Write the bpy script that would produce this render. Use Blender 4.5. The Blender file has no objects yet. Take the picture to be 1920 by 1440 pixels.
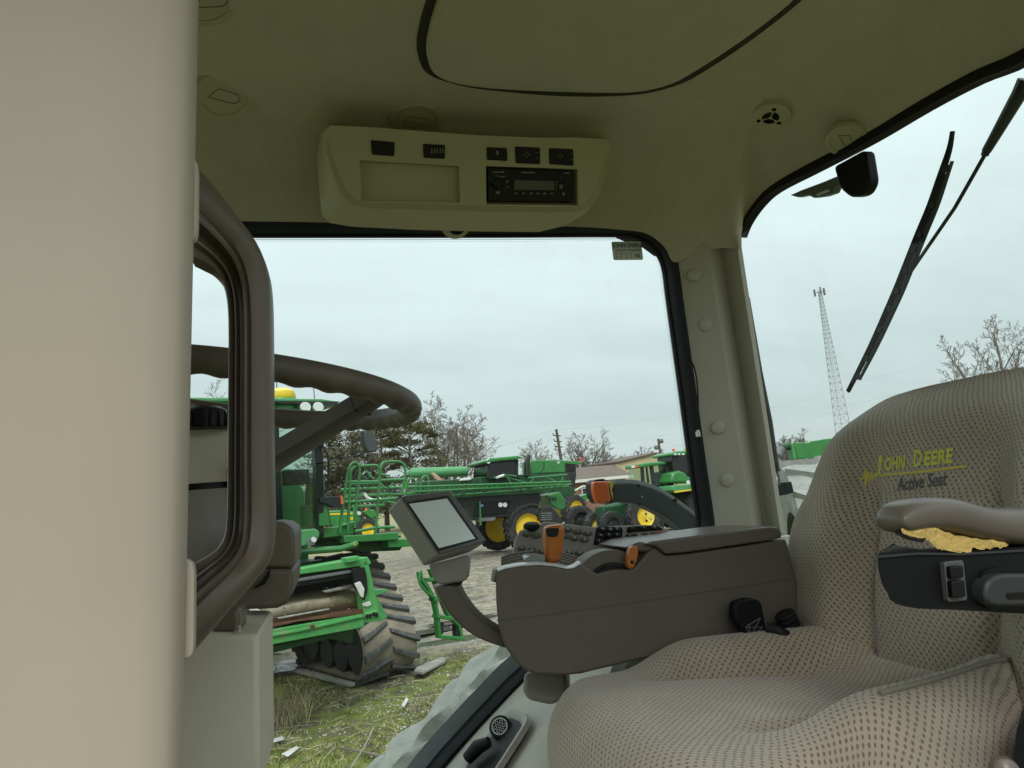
import bpy, bmesh, math, random
from math import sin, cos, pi, radians, sqrt, atan2
from mathutils import Vector as V, Matrix as Mx, noise as mnoise
from mathutils.bvhtree import BVHTree
from mathutils.geometry import tessellate_polygon
random.seed(7)
scene = bpy.context.scene
COL = scene.collection

# ------------------------------------------------------------------ camera, sky, sun, exposure
CAMPOS = V((0, 0, 2.2)); FPX = 1331.0
RC = (Mx.Rotation(radians(-15), 3, 'Z') @ Mx.Rotation(radians(98.8), 3, 'X') @ Mx.Rotation(radians(-5.5), 3, 'Z'))
cam = bpy.data.cameras.new('camera')
cam.sensor_width = 36; cam.lens = 36 * FPX / 1920; cam.clip_start = .02; cam.clip_end = 3000
camo = bpy.data.objects.new('camera', cam); COL.objects.link(camo)
camo.matrix_world = Mx.Translation(CAMPOS) @ RC.to_4x4()
scene.camera = camo

SUN_EL, SUN_AZ = 44, 200          # high thin cloud, the sun behind the photographer
world = bpy.data.worlds.new('World'); scene.world = world; world.use_nodes = True
wt = world.node_tree; wt.nodes.clear()
def wn(t, **k):
    n = wt.nodes.new(t)
    for a, b in k.items(): setattr(n, a, b)
    return n
wo = wn('ShaderNodeOutputWorld'); bg = wn('ShaderNodeBackground'); bg.inputs['Strength'].default_value = .1
sky = wn('ShaderNodeTexSky', sky_type='NISHITA', sun_disc=False, sun_elevation=radians(SUN_EL), sun_rotation=radians(SUN_AZ))
tc = wn('ShaderNodeTexCoord'); sp = wn('ShaderNodeSeparateXYZ'); wt.links.new(tc.outputs['Generated'], sp.inputs[0])
def wmath(op, a, b=None, c=None):
    n = wn('ShaderNodeMath', operation=op)
    for i, q in enumerate((a, b, c)):
        if q is None: continue
        if isinstance(q, (int, float)): n.inputs[i].default_value = q
        else: wt.links.new(q, n.inputs[i])
    return n.outputs[0]
# overcast dome: brightness grows with height (CIE overcast), broken by flat layered cloud
zc = wmath('MAXIMUM', sp.outputs['Z'], 0.0)
lum = wmath('ADD', wmath('MULTIPLY_ADD', zc, 5.0, 5.0), wmath('MULTIPLY', wmath('MULTIPLY', zc, zc), 9.0))
den = wmath('ADD', zc, .22)
cxy = wn('ShaderNodeCombineXYZ')
wt.links.new(wmath('DIVIDE', sp.outputs['X'], den), cxy.inputs[0]); wt.links.new(wmath('DIVIDE', sp.outputs['Y'], den), cxy.inputs[1])
mp = wn('ShaderNodeMapping'); mp.inputs['Rotation'].default_value = (0, 0, radians(12)); mp.inputs['Scale'].default_value = (.55, 1.5, 1)
wt.links.new(cxy.outputs[0], mp.inputs[0])
nz = wn('ShaderNodeTexNoise'); nz.inputs['Scale'].default_value = 1.3; nz.inputs['Detail'].default_value = 7; nz.inputs['Roughness'].default_value = .52
wt.links.new(mp.outputs[0], nz.inputs['Vector'])
mr = wn('ShaderNodeMapRange'); mr.inputs['From Min'].default_value = .32; mr.inputs['From Max'].default_value = .66
mr.inputs['To Min'].default_value = .92; mr.inputs['To Max'].default_value = 1.07
wt.links.new(nz.outputs[0], mr.inputs['Value'])
lum2 = wmath('MULTIPLY', lum, mr.outputs[0])
cc = wn('ShaderNodeVectorMath', operation='SCALE'); cc.inputs[0].default_value = (.90, 1.025, 1.04)
wt.links.new(lum2, cc.inputs['Scale'])
mixc = wn('ShaderNodeMixRGB'); mixc.inputs['Fac'].default_value = .93
wt.links.new(sky.outputs[0], mixc.inputs[1]); wt.links.new(cc.outputs[0], mixc.inputs[2])
wt.links.new(mixc.outputs[0], bg.inputs['Color']); wt.links.new(bg.outputs[0], wo.inputs[0])

sun = bpy.data.lights.new('sun', 'SUN'); sun.energy = 1.4; sun.angle = radians(24); sun.color = (1, .97, .92)
suno = bpy.data.objects.new('sun', sun); COL.objects.link(suno)
az = radians(SUN_AZ); el = radians(SUN_EL)
sdir = V((sin(az) * cos(el), cos(az) * cos(el), sin(el)))
suno.rotation_euler = sdir.to_track_quat('Z', 'Y').to_euler()
vs = scene.view_settings
vs.view_transform = 'Standard'; vs.look = 'None'; vs.gamma = 1; vs.use_curve_mapping = False; vs.exposure = 0.4
scene.display_settings.display_device = 'sRGB'
cy = scene.cycles
cy.use_denoising = True; cy.max_bounces = 10; cy.diffuse_bounces = 5; cy.glossy_bounces = 4; cy.transparent_max_bounces = 24
cy.sample_clamp_indirect = 4; cy.caustics_reflective = False; cy.caustics_refractive = False

# ------------------------------------------------------------------ a photo pixel (1920 x 1440) onto a real plane of the place
def ray(px, py): return RC @ V(((px - 960) / FPX, -(py - 720) / FPX, -1.0))
def PX(px, py, x): d = ray(px, py); return CAMPOS + d * ((x - CAMPOS.x) / d.x)
def PY(px, py, y): d = ray(px, py); return CAMPOS + d * ((y - CAMPOS.y) / d.y)
def PZ(px, py, z): d = ray(px, py); return CAMPOS + d * ((z - CAMPOS.z) / d.z)
def PP(px, py, o, n): d = ray(px, py); return CAMPOS + d * ((o - CAMPOS).dot(n) / d.dot(n))
def PD(px, py, dist):
    d = ray(px, py); return CAMPOS + d * (dist / sqrt(d.x * d.x + d.y * d.y))
class Local:                       # frame of a parked machine: x to the picture's right, y away
    def __init__(s, o, deg): s.o = V((o[0], o[1], 0)); s.a = radians(deg); s.M = Mx.Translation(s.o) @ Mx.Rotation(s.a, 4, 'Z'); s.I = s.M.inverted()
    def __call__(s, px, py, y):
        d = s.I.to_3x3() @ ray(px, py); c = s.I @ CAMPOS
        return c + d * ((y - c.y) / d.y)
    def X(s, px, py, x):
        d = s.I.to_3x3() @ ray(px, py); c = s.I @ CAMPOS
        return c + d * ((x - c.x) / d.x)

# ------------------------------------------------------------------ mesh helpers
class B:
    def __init__(s): s.v = []; s.f = []; s.uv = []; s.has_uv = False
    def add(s, vs_, fs, uvs=None):
        o = len(s.v); s.v += [tuple(p) for p in vs_]
        for k, f in enumerate(fs):
            s.f.append([o + i for i in f]); s.uv.append(uvs[k] if uvs else None)
        if uvs: s.has_uv = True
        return s
    def box(s, c, d, rz=0, M=None):
        hx, hy, hz = d[0] / 2, d[1] / 2, d[2] / 2
        R = M if M is not None else Mx.Rotation(rz, 3, 'Z')
        P = [V(c) + R @ V((x * hx, y * hy, z * hz)) for x, y, z in ((-1,-1,-1),(1,-1,-1),(1,1,-1),(-1,1,-1),(-1,-1,1),(1,-1,1),(1,1,1),(-1,1,1))]
        return s.add(P, [(3,2,1,0),(4,5,6,7),(0,1,5,4),(1,2,6,5),(2,3,7,6),(3,0,4,7)])
    def hexa(s, a, b):               # two quads of points joined into a solid
        return s.add(list(a) + list(b), [(3,2,1,0),(4,5,6,7),(0,1,5,4),(1,2,6,5),(2,3,7,6),(3,0,4,7)])
    def beam(s, a, b, w, h=None, up=(0,0,1)):
        a, b = V(a), V(b); t = (b - a); L = t.length; t.normalize(); u = V(up)
        if abs(t.dot(u)) > .95: u = V((0, 1, 0))
        x = t.cross(u).normalized(); z = x.cross(t); M = Mx((x, t, z)).transposed()
        return s.box((a + b) / 2, (w, L, h or w), M=M)
    def loft(s, rings, closed=True, cap=True, loop=False, uv=None):
        n = len(rings[0]); vs_ = [p for r in rings for p in r]; fs = []
        m = len(rings)
        for i in range(m if loop else m - 1):
            for j in range(n if closed else n - 1):
                fs.append((i * n + j, i * n + (j + 1) % n, ((i + 1) % m) * n + (j + 1) % n, ((i + 1) % m) * n + j))
        if cap and not loop and closed: fs += [tuple(range(n - 1, -1, -1)), tuple((m - 1) * n + j for j in range(n))]
        return s.add(vs_, fs)
    def tube(s, pts, r, n=8, cap=True, loop=False, flat=1.0):
        pts = [V(p) for p in pts]; m = len(pts)
        rs = list(r) if isinstance(r, (list, tuple)) else [r] * m
        rings = []; prev = None
        for i in range(m):
            if loop: t = pts[(i + 1) % m] - pts[i - 1]
            else: t = pts[min(i + 1, m - 1)] - pts[max(i - 1, 0)]
            t.normalize()
            if prev is None:
                u = V((0, 0, 1)) if abs(t.z) < .9 else V((1, 0, 0))
                u = (u - t * u.dot(t)).normalized()
            else:
                u = prev - t * prev.dot(t)
                u = u.normalized() if u.length > 1e-6 else t.orthogonal().normalized()
            prev = u; w = t.cross(u)
            rings.append([pts[i] + (u * cos(2 * pi * k / n) + w * sin(2 * pi * k / n) * flat) * rs[i] for k in range(n)])
        return s.loft(rings, True, cap, loop)
    def sweep(s, pts, prof, up, cap=True):   # prof: list of (side, up) offsets, or a list of such lists
        pts = [V(p) for p in pts]; m = len(pts); rings = []
        for i in range(m):
            t = (pts[min(i + 1, m - 1)] - pts[max(i - 1, 0)]).normalized(); u = V(up); x = t.cross(u).normalized(); z = x.cross(t)
            pr = prof[i] if isinstance(prof[0][0], (list, tuple)) else prof
            rings.append([pts[i] + x * a + z * b for a, b in pr])
        return s.loft(rings, True, cap)
    def prism(s, outline, d):        # outline of 3-D points, pushed along d
        d = V(d); a = [V(p) for p in outline]; n = len(a); b = [p + d for p in a]
        return s.add(a + b, [tuple(range(n - 1, -1, -1)), tuple(range(n, 2 * n))] + [(i, (i + 1) % n, n + (i + 1) % n, n + i) for i in range(n)])
    def lathe(s, prof, o=(0,0,0), ax=(0,0,1), n=24, cap=True):   # prof: (radius, along)
        ax = V(ax).normalized(); u = ax.orthogonal().normalized(); w = ax.cross(u); o = V(o)
        rings = [[o + ax * h + (u * cos(2 * pi * k / n) + w * sin(2 * pi * k / n)) * max(r, 1e-4) for k in range(n)] for r, h in prof]
        return s.loft(rings, True, cap)
    def grid(s, fn, nu, nv, uvfn=None):
        P = [[V(fn(i / nu, j / nv)) for j in range(nv + 1)] for i in range(nu + 1)]
        vs_ = [p for r in P for p in r]; fs = []; uvs = []
        if uvfn == 'arc':
            U = [[0.0] * (nv + 1) for _ in range(nu + 1)]; W = [[0.0] * (nv + 1) for _ in range(nu + 1)]
            jm, im = nv // 2, nu // 2
            for i in range(nu + 1):
                for j in range(nv + 1):
                    if i: U[i][j] = U[i-1][j] + .5 * ((P[i][j] - P[i-1][j]).length + (P[i][jm] - P[i-1][jm]).length)
                    if j: W[i][j] = W[i][j-1] + .5 * ((P[i][j] - P[i][j-1]).length + (P[im][j] - P[im][j-1]).length)
            Q = lambda i, j: (U[i][j], W[i][j])
        elif uvfn: Q = lambda i, j: uvfn(i / nu, j / nv)
        else: Q = None
        for i in range(nu):
            for j in range(nv):
                q = ((i, j), (i + 1, j), (i + 1, j + 1), (i, j + 1))
                fs.append([a * (nv + 1) + b for a, b in q])
                if Q: uvs.append([Q(a, b) for a, b in q])
        return s.add(vs_, fs, uvs if Q else None)
    def face_holes(s, outer, holes, flip=False):    # flat face with holes, 3-D points
        loops = [[V(p) for p in outer]] + [[V(p) for p in h] for h in holes]
        vs_ = [p for l in loops for p in l]
        fs = [tuple(t) if not flip else tuple(reversed(t)) for t in tessellate_polygon(loops)]
        return s.add(vs_, fs)

def mesh_from(name, b, mat, ang=35, fix=True):
    me = bpy.data.meshes.new(name)
    me.from_pydata(b.v, [], b.f)
    if b.has_uv:
        uvl = me.uv_layers.new(name='UVMap')
        k = 0
        for f, q in zip(b.f, b.uv):
            for i in range(len(f)):
                if q: uvl.data[k].uv = q[i]
                k += 1
    if fix:
        bm = bmesh.new(); bm.from_mesh(me); bmesh.ops.recalc_face_normals(bm, faces=bm.faces[:]); bm.to_mesh(me); bm.free()
    for m in (mat if isinstance(mat, (list, tuple)) else [mat]): me.materials.append(m)
    me.polygons.foreach_set('use_smooth', [True] * len(me.polygons))
    me.set_sharp_from_angle(angle=radians(ang)); me.update()
    return me
def obj(name, b, mat, parent=None, bevel=0, seg=2, ang=35, sub=0, fix=True, label=None, **props):
    o = bpy.data.objects.new(name, mesh_from(name, b, mat, ang, fix) if isinstance(b, B) else b); COL.objects.link(o)
    if parent is not None:
        o.parent = parent
        if parent.get('_w'): o.matrix_parent_inverse = Mx.Translation(-parent.location)
        elif parent.parent is not None and parent.parent.get('_w'): pass
    if bevel:
        m = o.modifiers.new('bevel', 'BEVEL'); m.width = bevel; m.segments = seg; m.limit_method = 'ANGLE'; m.angle_limit = radians(38); m.harden_normals = False
    if sub:
        m = o.modifiers.new('sub', 'SUBSURF'); m.levels = m.render_levels = sub
    if label: o['label'] = label
    for k, q in props.items(): o[k] = q
    return o
def thing(name, label, cat, loc=(0,0,0), rz=0, group=None, w=False):
    o = bpy.data.objects.new(name, None); COL.objects.link(o); o.empty_display_size = .1
    o.location = loc; o.rotation_euler = (0, 0, rz); o['label'] = label; o['category'] = cat
    if group: o['group'] = group
    if w: o['_w'] = 1                # children carry world coordinates
    return o
def tag(o, label, cat, group=None):
    o['label'] = label; o['category'] = cat
    if group: o['group'] = group
    return o
def lbl(o, t): o['label'] = t; return o
def struct(name, b, mat, **k): return obj(name, b, mat, kind='structure', **k)
def text_b(body, size, o, ux, uy, depth=.0, shear=0, align='CENTER', spacing=1.0, sx=1.0, bold=0.0):
    cu = bpy.data.curves.new('txt', 'FONT'); cu.body = body; cu.size = size; cu.align_x = align; cu.align_y = 'CENTER'; cu.shear = shear
    cu.space_character = spacing; cu.extrude = depth; cu.offset = bold; cu.resolution_u = 3
    t = bpy.data.objects.new('txt', cu); COL.objects.link(t); bpy.context.view_layer.update()
    me = bpy.data.meshes.new_from_object(t.evaluated_get(bpy.context.evaluated_depsgraph_get()))
    ux, uy = V(ux).normalized(), V(uy).normalized(); n = ux.cross(uy)
    b = B(); b.add([V(o) + ux * p.co.x * sx + uy * p.co.y + n * p.co.z for p in me.vertices], [tuple(p.vertices) for p in me.polygons])
    bpy.data.objects.remove(t); bpy.data.meshes.remove(me); bpy.data.curves.remove(cu)
    return b
def arc(c, r, a0, a1, n, u=(1,0,0), w=(0,0,1)):
    c, u, w = V(c), V(u), V(w)
    return [c + u * r * cos(a0 + (a1 - a0) * i / n) + w * r * sin(a0 + (a1 - a0) * i / n) for i in range(n + 1)]
def smooth_path(pts, n=6, loop=False):        # Catmull-Rom through points
    pts = [V(p) for p in pts]; m = len(pts); out = []
    for i in range(m if loop else m - 1):
        p1, p2 = pts[i], pts[(i + 1) % m]
        p0 = pts[i - 1] if (loop or i > 0) else p1 * 2 - p2
        p3 = pts[(i + 2) % m] if (loop or i + 2 < m) else p2 * 2 - p1
        for k in range(n):
            t = k / n
            out.append(.5 * ((2 * p1) + (p2 - p0) * t + (2 * p0 - 5 * p1 + 4 * p2 - p3) * t * t + (3 * p1 - p0 - 3 * p2 + p3) * t ** 3))
    if not loop: out.append(pts[-1])
    return out
def lerp(a, b, t): return a + (b - a) * t
def sstep(a, b, x): t = min(1, max(0, (x - a) / (b - a))); return t * t * (3 - 2 * t)
def interp(xs, ys, x):
    if x <= xs[0]: return ys[0]
    for i in range(len(xs) - 1):
        if x <= xs[i + 1]: return ys[i] + (ys[i+1] - ys[i]) * (x - xs[i]) / (xs[i+1] - xs[i])
    return ys[-1]
def rrect(w, h, r, n=5):             # rounded rectangle outline in 2-D
    out = []
    for cx, cy, a in ((w/2-r, h/2-r, 0), (-w/2+r, h/2-r, pi/2), (-w/2+r, -h/2+r, pi), (w/2-r, -h/2+r, 1.5*pi)):
        out += [(cx + r * cos(a + pi/2 * k / n), cy + r * sin(a + pi/2 * k / n)) for k in range(n + 1)]
    return out
def fillet(pts, r, n=5):             # round the corners of a 3-D polygon
    pts = [V(p) for p in pts]; m = len(pts); out = []
    for i in range(m):
        p, a, b = pts[i], pts[i-1], pts[(i+1) % m]
        rr = r[i] if isinstance(r, (list, tuple)) else r
        ra = min(rr, (a - p).length * .48); rb = min(rr, (b - p).length * .48)
        if rr <= 0: out.append(p); continue
        s, e = p + (a - p).normalized() * ra, p + (b - p).normalized() * rb
        out += [s * (1-t)**2 + p * 2*t*(1-t) + e * t*t for t in [k / n for k in range(n + 1)]]
    return out

# ------------------------------------------------------------------ materials
def mat(name, col, rough=.5, *, grain=None, metal=0.0, spec=.5, var=None, bump=None, dirt=None, coat=0.0, trans=None, sheen=0.0, extra=None):
    m = bpy.data.materials.new(name); m.use_nodes = True; nt = m.node_tree; p = nt.nodes['Principled BSDF']; L = nt.links
    p.inputs['Base Color'].default_value = (*col, 1); p.inputs['Roughness'].default_value = rough; p.inputs['Metallic'].default_value = metal
    p.inputs['Specular IOR Level'].default_value = spec; p.inputs['Coat Weight'].default_value = coat
    if sheen: p.inputs['Sheen Weight'].default_value = sheen; p.inputs['Sheen Roughness'].default_value = .6
    tcn = nt.nodes.new('ShaderNodeTexCoord'); vec = tcn.outputs['Object']; last = None
    def noise(scale, det=4, rgh=.55):
        n = nt.nodes.new('ShaderNodeTexNoise'); n.inputs['Scale'].default_value = scale; n.inputs['Detail'].default_value = det; n.inputs['Roughness'].default_value = rgh
        L.new(vec, n.inputs['Vector']); return n.outputs[0]
    def ramp(s, a, b, c0, c1):
        r = nt.nodes.new('ShaderNodeMapRange'); r.inputs[1].default_value = a; r.inputs[2].default_value = b; r.inputs[3].default_value = c0; r.inputs[4].default_value = c1
        L.new(s, r.inputs[0]); return r.outputs[0]
    def mixc(f, a, b):
        n = nt.nodes.new('ShaderNodeMixRGB')
        if isinstance(f, (int, float)): n.inputs[0].default_value = f
        else: L.new(f, n.inputs[0])
        for i, q in ((1, a), (2, b)):
            if isinstance(q, tuple): n.inputs[i].default_value = (*q[:3], 1)
            else: L.new(q, n.inputs[i])
        return n.outputs[0]
    if var:
        a = var[1]; last = mixc(ramp(noise(var[0]), .3, .7, 0, 1), tuple(c * (1 - a) for c in col), tuple(min(1, c * (1 + a)) for c in col))
    if grain:
        last = mixc(ramp(noise(grain[0], 2), .3, .7, 0, grain[1] * 2), last or tuple(col), tuple(c * .45 for c in col))
    if dirt:                          # (colour, scale, amount, threshold)
        f = ramp(noise(dirt[1], 6, .65), dirt[3], dirt[3] + .2, 0, dirt[2])
        last = mixc(f, last or tuple(col), dirt[0])
        L.new(ramp(f, 0, 1, rough, max(rough, .85)), p.inputs['Roughness'])
    if last is not None: L.new(last, p.inputs['Base Color'])
    if bump:
        bn = nt.nodes.new('ShaderNodeBump'); bn.inputs['Strength'].default_value = bump[1]; bn.inputs['Distance'].default_value = bump[2]
        L.new(noise(bump[0], 3), bn.inputs['Height']); L.new(bn.outputs[0], p.inputs['Normal'])
    if extra: extra(nt, p, L, vec, noise, ramp, mixc, last)
    return m
def glass(name, tint, refl=.04, haze=None):
    m = bpy.data.materials.new(name); m.use_nodes = True; nt = m.node_tree; nt.nodes.clear(); L = nt.links
    o = nt.nodes.new('ShaderNodeOutputMaterial'); t = nt.nodes.new('ShaderNodeBsdfTransparent'); t.inputs[0].default_value = (*tint, 1)
    g = nt.nodes.new('ShaderNodeBsdfGlossy'); g.inputs['Roughness'].default_value = .02
    f = nt.nodes.new('ShaderNodeFresnel'); f.inputs[0].default_value = 1.45
    mm = nt.nodes.new('ShaderNodeMixShader'); fm = nt.nodes.new('ShaderNodeMath'); fm.operation = 'MULTIPLY'; fm.inputs[1].default_value = refl / .04 * .8
    L.new(f.outputs[0], fm.inputs[0]); fc = nt.nodes.new('ShaderNodeMath'); fc.operation = 'MINIMUM'; fc.inputs[1].default_value = refl * 2.2; L.new(fm.outputs[0], fc.inputs[0]); L.new(fc.outputs[0], mm.inputs[0]); L.new(t.outputs[0], mm.inputs[1]); L.new(g.outputs[0], mm.inputs[2])
    if haze:                           # faint film of dust and wiped smears
        tcn = nt.nodes.new('ShaderNodeTexCoord'); mpn = nt.nodes.new('ShaderNodeMapping'); mpn.inputs['Rotation'].default_value = (0, .5, 0); mpn.inputs['Scale'].default_value = (1, 1, .7); L.new(tcn.outputs['Object'], mpn.inputs[0])
        nn = nt.nodes.new('ShaderNodeTexNoise'); nn.inputs['Scale'].default_value = 5; nn.inputs['Detail'].default_value = 8; nn.inputs['Roughness'].default_value = .7; L.new(mpn.outputs[0], nn.inputs['Vector'])
        rr = nt.nodes.new('ShaderNodeMapRange'); rr.inputs[1].default_value = .45; rr.inputs[2].default_value = .8; rr.inputs[4].default_value = haze; L.new(nn.outputs[0], rr.inputs[0])
        df = nt.nodes.new('ShaderNodeBsdfDiffuse'); df.inputs[0].default_value = (.6, .6, .57, 1); m2 = nt.nodes.new('ShaderNodeMixShader')
        L.new(rr.outputs[0], m2.inputs[0]); L.new(mm.outputs[0], m2.inputs[1]); L.new(df.outputs[0], m2.inputs[2]); L.new(m2.outputs[0], o.inputs[0]); return m
    L.new(mm.outputs[0], o.inputs[0]); return m

def dots_fabric(nt, p, L, vec, noise, ramp, mixc, last):     # knitted seat cloth: staggered dark pits
    uv = nt.nodes.new('ShaderNodeUVMap'); s = nt.nodes.new('ShaderNodeSeparateXYZ'); L.new(uv.outputs[0], s.inputs[0])
    def mt(op, a, b=None):
        n = nt.nodes.new('ShaderNodeMath'); n.operation = op
        for i, q in enumerate((a, b)):
            if q is None: continue
            if isinstance(q, (int, float)): n.inputs[i].default_value = q
            else: L.new(q, n.inputs[i])
        return n.outputs[0]
    wob = noise(60, 2)
    wo_ = mt('MULTIPLY', mt('SUBTRACT', wob, .5), .5)
    u = mt('ADD', mt('DIVIDE', s.outputs[1], .0108), wo_); v = mt('ADD', mt('DIVIDE', s.outputs[0], .0060), wo_)
    row = mt('FLOOR', v); odd = mt('MULTIPLY', mt('MODULO', mt('ABSOLUTE', row), 2.0), .5)
    fu = mt('SUBTRACT', mt('FRACT', mt('ADD', u, odd)), .5); fv = mt('SUBTRACT', mt('FRACT', v), .5)
    # slanted oval pits
    a = mt('ADD', mt('MULTIPLY', fu, 1.0), mt('MULTIPLY', fv, .22)); d = mt('SQRT', mt('ADD', mt('POWER', mt('DIVIDE', a, .205), 2), mt('POWER', mt('DIVIDE', fv, .40), 2)))
    pit = ramp(d, .62, 1.12, 1, 0)
    base = mixc(ramp(noise(9, 5), .3, .7, 0, 1), (.268, .220, .166), (.355, .294, .224))
    base = mixc(ramp(noise(2.2, 3), .55, .75, 0, .35), base, (.42, .34, .22))
    L.new(mixc(mt('MULTIPLY', pit, .74), base, (.072, .055, .040)), p.inputs['Base Color'])
    h = mt('ADD', mt('MULTIPLY', mt('SUBTRACT', 1.0, pit), 1.0), mt('MULTIPLY', noise(900, 2), .25))
    b = nt.nodes.new('ShaderNodeBump'); b.inputs['Strength'].default_value = .7; b.inputs['Distance'].default_value = .0015
    L.new(h, b.inputs['Height']); L.new(b.outputs[0], p.inputs['Normal'])
M = {}
M['headliner'] = mat('headliner_felt', (.485, .435, .362), .95, spec=.1, var=(14, .05), grain=(330, .13), bump=(420, .35, .002), sheen=.25)
M['beige'] = mat('beige_plastic', (.43, .40, .335), .52, spec=.35, var=(5, .035), bump=(700, .12, .0006))
M['beige_dusty'] = mat('beige_door_post', (.44, .372, .305), .6, spec=.3, var=(4, .05), bump=(800, .12, .0005))
M['console_beige'] = mat('roof_console_plastic', (.46, .42, .31), .40, spec=.5, var=(6, .03), bump=(700, .1, .0005))
M['brown'] = mat('brown_plastic', (.122, .094, .074), .42, spec=.45, var=(12, .06), bump=(650, .12, .0006))
M['grey_brown'] = mat('grey_brown_plastic', (.120, .100, .080), .5, spec=.42, var=(8, .05), bump=(480, .35, .0008), dirt=((.22, .19, .15), 6, .12, .55))
M['grey_plastic'] = mat('grey_plastic', (.27, .25, .222), .5, spec=.4, var=(8, .04), bump=(700, .15, .0006))
M['wheel_rubber'] = mat('steering_rim_rubber', (.112, .092, .074), .5, spec=.45, var=(30, .12), bump=(260, .25, .0012))
M['black'] = mat('black_plastic', (.006, .006, .0065), .42, spec=.25, var=(20, .1))
M['black_matt'] = mat('black_rubber', (.010, .010, .011), .75, spec=.25, var=(9, .15))
M['soft_black'] = mat('black_moulded_plastic', (.005, .0055, .0065), .5, spec=.22, bump=(600, .25, .0008))
M['pad'] = mat('armrest_vinyl', (.122, .098, .081), .34, spec=.45, var=(10, .06), bump=(520, .22, .0008))
M['foam'] = mat('yellow_foam', (.62, .43, .15), .95, spec=.05, var=(40, .15), bump=(130, .8, .006), dirt=((.35, .2, .06), 24, .5, .55))
M['fabric'] = mat('seat_cloth', (.3, .27, .22), .95, spec=.08, sheen=.32, extra=dots_fabric)
M['fabric_plain'] = mat('seat_piping_cloth', (.23, .205, .165), .9, spec=.1, bump=(500, .4, .001))
M['orange'] = mat('orange_plastic', (.47, .145, .022), .38, spec=.5, var=(30, .08), bump=(500, .08, .0005))
M['lens_orange'] = mat('amber_lens', (.78, .13, .012), .22, spec=.6, var=(18, .12), bump=(180, .25, .001))
M['yellow_refl'] = mat('yellow_reflector', (.72, .55, .06), .3, spec=.6)
M['screen'] = mat('display_screen', (.74, .79, .77), .2, spec=.8)  # pale colour stands in for sky reflected in the display
M['dark_trim'] = mat('dark_bezel', (.085, .085, .085), .4, spec=.45)
M['key'] = mat('key_rubber', (.075, .069, .062), .48, spec=.4)
M['keypad'] = mat('keypad_face', (.23, .21, .185), .42, spec=.5, var=(20, .05))
M['white'] = mat('white_print', (.50, .50, .48), .6)
M['green_print'] = mat('green_print', (.10, .33, .07), .6)
M['red_print'] = mat('red_print', (.4, .04, .03), .6)
M['grey_print'] = mat('grey_print', (.20, .20, .19), .6)
M['dim_print'] = mat('dim_print', (.11, .11, .10), .6)
M['thread_yellow'] = mat('yellow_green_thread', (.50, .52, .05), .7, bump=(700, .6, .001))
M['thread_gold'] = mat('gold_thread', (.50, .40, .06), .7)
M['thread_navy'] = mat('navy_thread', (.075, .075, .085), .8)
M['chrome'] = mat('bright_plastic_edge', (.62, .64, .64), .22, spec=.6)
M['clear'] = mat('smoky_cover', (.20, .22, .22), .12, spec=.6)
M['steel'] = mat('worn_steel', (.45, .43, .40), .35, metal=.85, var=(14, .25), dirt=((.18, .1, .05), 9, .5, .5))
M['blue_black'] = mat('blue_black_rubber', (.007, .008, .0105), .6, spec=.28)
M['sticker'] = mat('sticker_film', (.60, .61, .57), .6, var=(30, .1))
def translucent(nt, p, L, vec, noise, ramp, mixc, last):
    o = [n for n in nt.nodes if n.type == 'OUTPUT_MATERIAL'][0]; t = nt.nodes.new('ShaderNodeBsdfTranslucent'); t.inputs[0].default_value = (.62, .64, .58, 1); a = nt.nodes.new('ShaderNodeMixShader'); a.inputs[0].default_value = .45
    L.new(p.outputs[0], a.inputs[1]); L.new(t.outputs[0], a.inputs[2]); L.new(a.outputs[0], o.inputs[0])
M['sticker'] = mat('sticker_film', (.60, .61, .57), .6, var=(30, .1), extra=translucent)
M['dust_rubber'] = mat('dusty_rubber', (.27, .268, .25), .9, spec=.2, var=(6, .22), bump=(30, .5, .012), dirt=((.10, .10, .095), 5, .8, .56))
M['lug_dust'] = mat('dusty_lug_rubber', (.35, .342, .305), .9, spec=.2, var=(4, .3), bump=(45, .6, .008), dirt=((.12, .118, .11), 5, .75, .57), grain=(60, .12))
M['rubber'] = mat('tyre_rubber', (.035, .035, .036), .8, spec=.25, var=(4, .25), dirt=((.16, .14, .11), 3, .45, .5), bump=(60, .3, .006))
M['rubber_clay'] = mat('mud_caked_rubber', (.24, .20, .155), .9, spec=.15, var=(5, .2), bump=(40, .5, .012), dirt=((.09, .085, .08), 7, .7, .56))
M['lug'] = mat('track_lug_rubber', (.075, .076, .078), .75, spec=.3, var=(9, .25), dirt=((.23, .19, .15), 12, .8, .56), bump=(60, .4, .006))
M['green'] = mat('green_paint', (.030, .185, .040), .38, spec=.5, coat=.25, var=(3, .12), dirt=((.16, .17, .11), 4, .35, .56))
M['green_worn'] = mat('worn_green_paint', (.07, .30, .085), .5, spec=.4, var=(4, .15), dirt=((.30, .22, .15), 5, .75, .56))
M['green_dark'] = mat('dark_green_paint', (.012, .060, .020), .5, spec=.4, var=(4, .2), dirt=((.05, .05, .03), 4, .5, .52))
M['green_pale'] = mat('faded_green_paint', (.075, .27, .10), .45, spec=.4, var=(3, .12), dirt=((.2, .2, .14), 4, .3, .56))
M['yellow'] = mat('yellow_paint', (.72, .50, .02), .4, spec=.5, coat=.2, var=(3, .06), dirt=((.30, .22, .10), 5, .4, .55))
M['yellow_pale'] = mat('pale_yellow_paint', (.70, .57, .14), .5, spec=.4, dirt=((.4, .33, .18), 7, .5, .55))
M['machine_black'] = mat('machine_black', (.016, .018, .018), .55, spec=.4, var=(2, .3), dirt=((.06, .06, .05), 3, .5, .52))
M['machine_grey'] = mat('machine_grey', (.13, .135, .14), .5, spec=.4, var=(4, .2))
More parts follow.
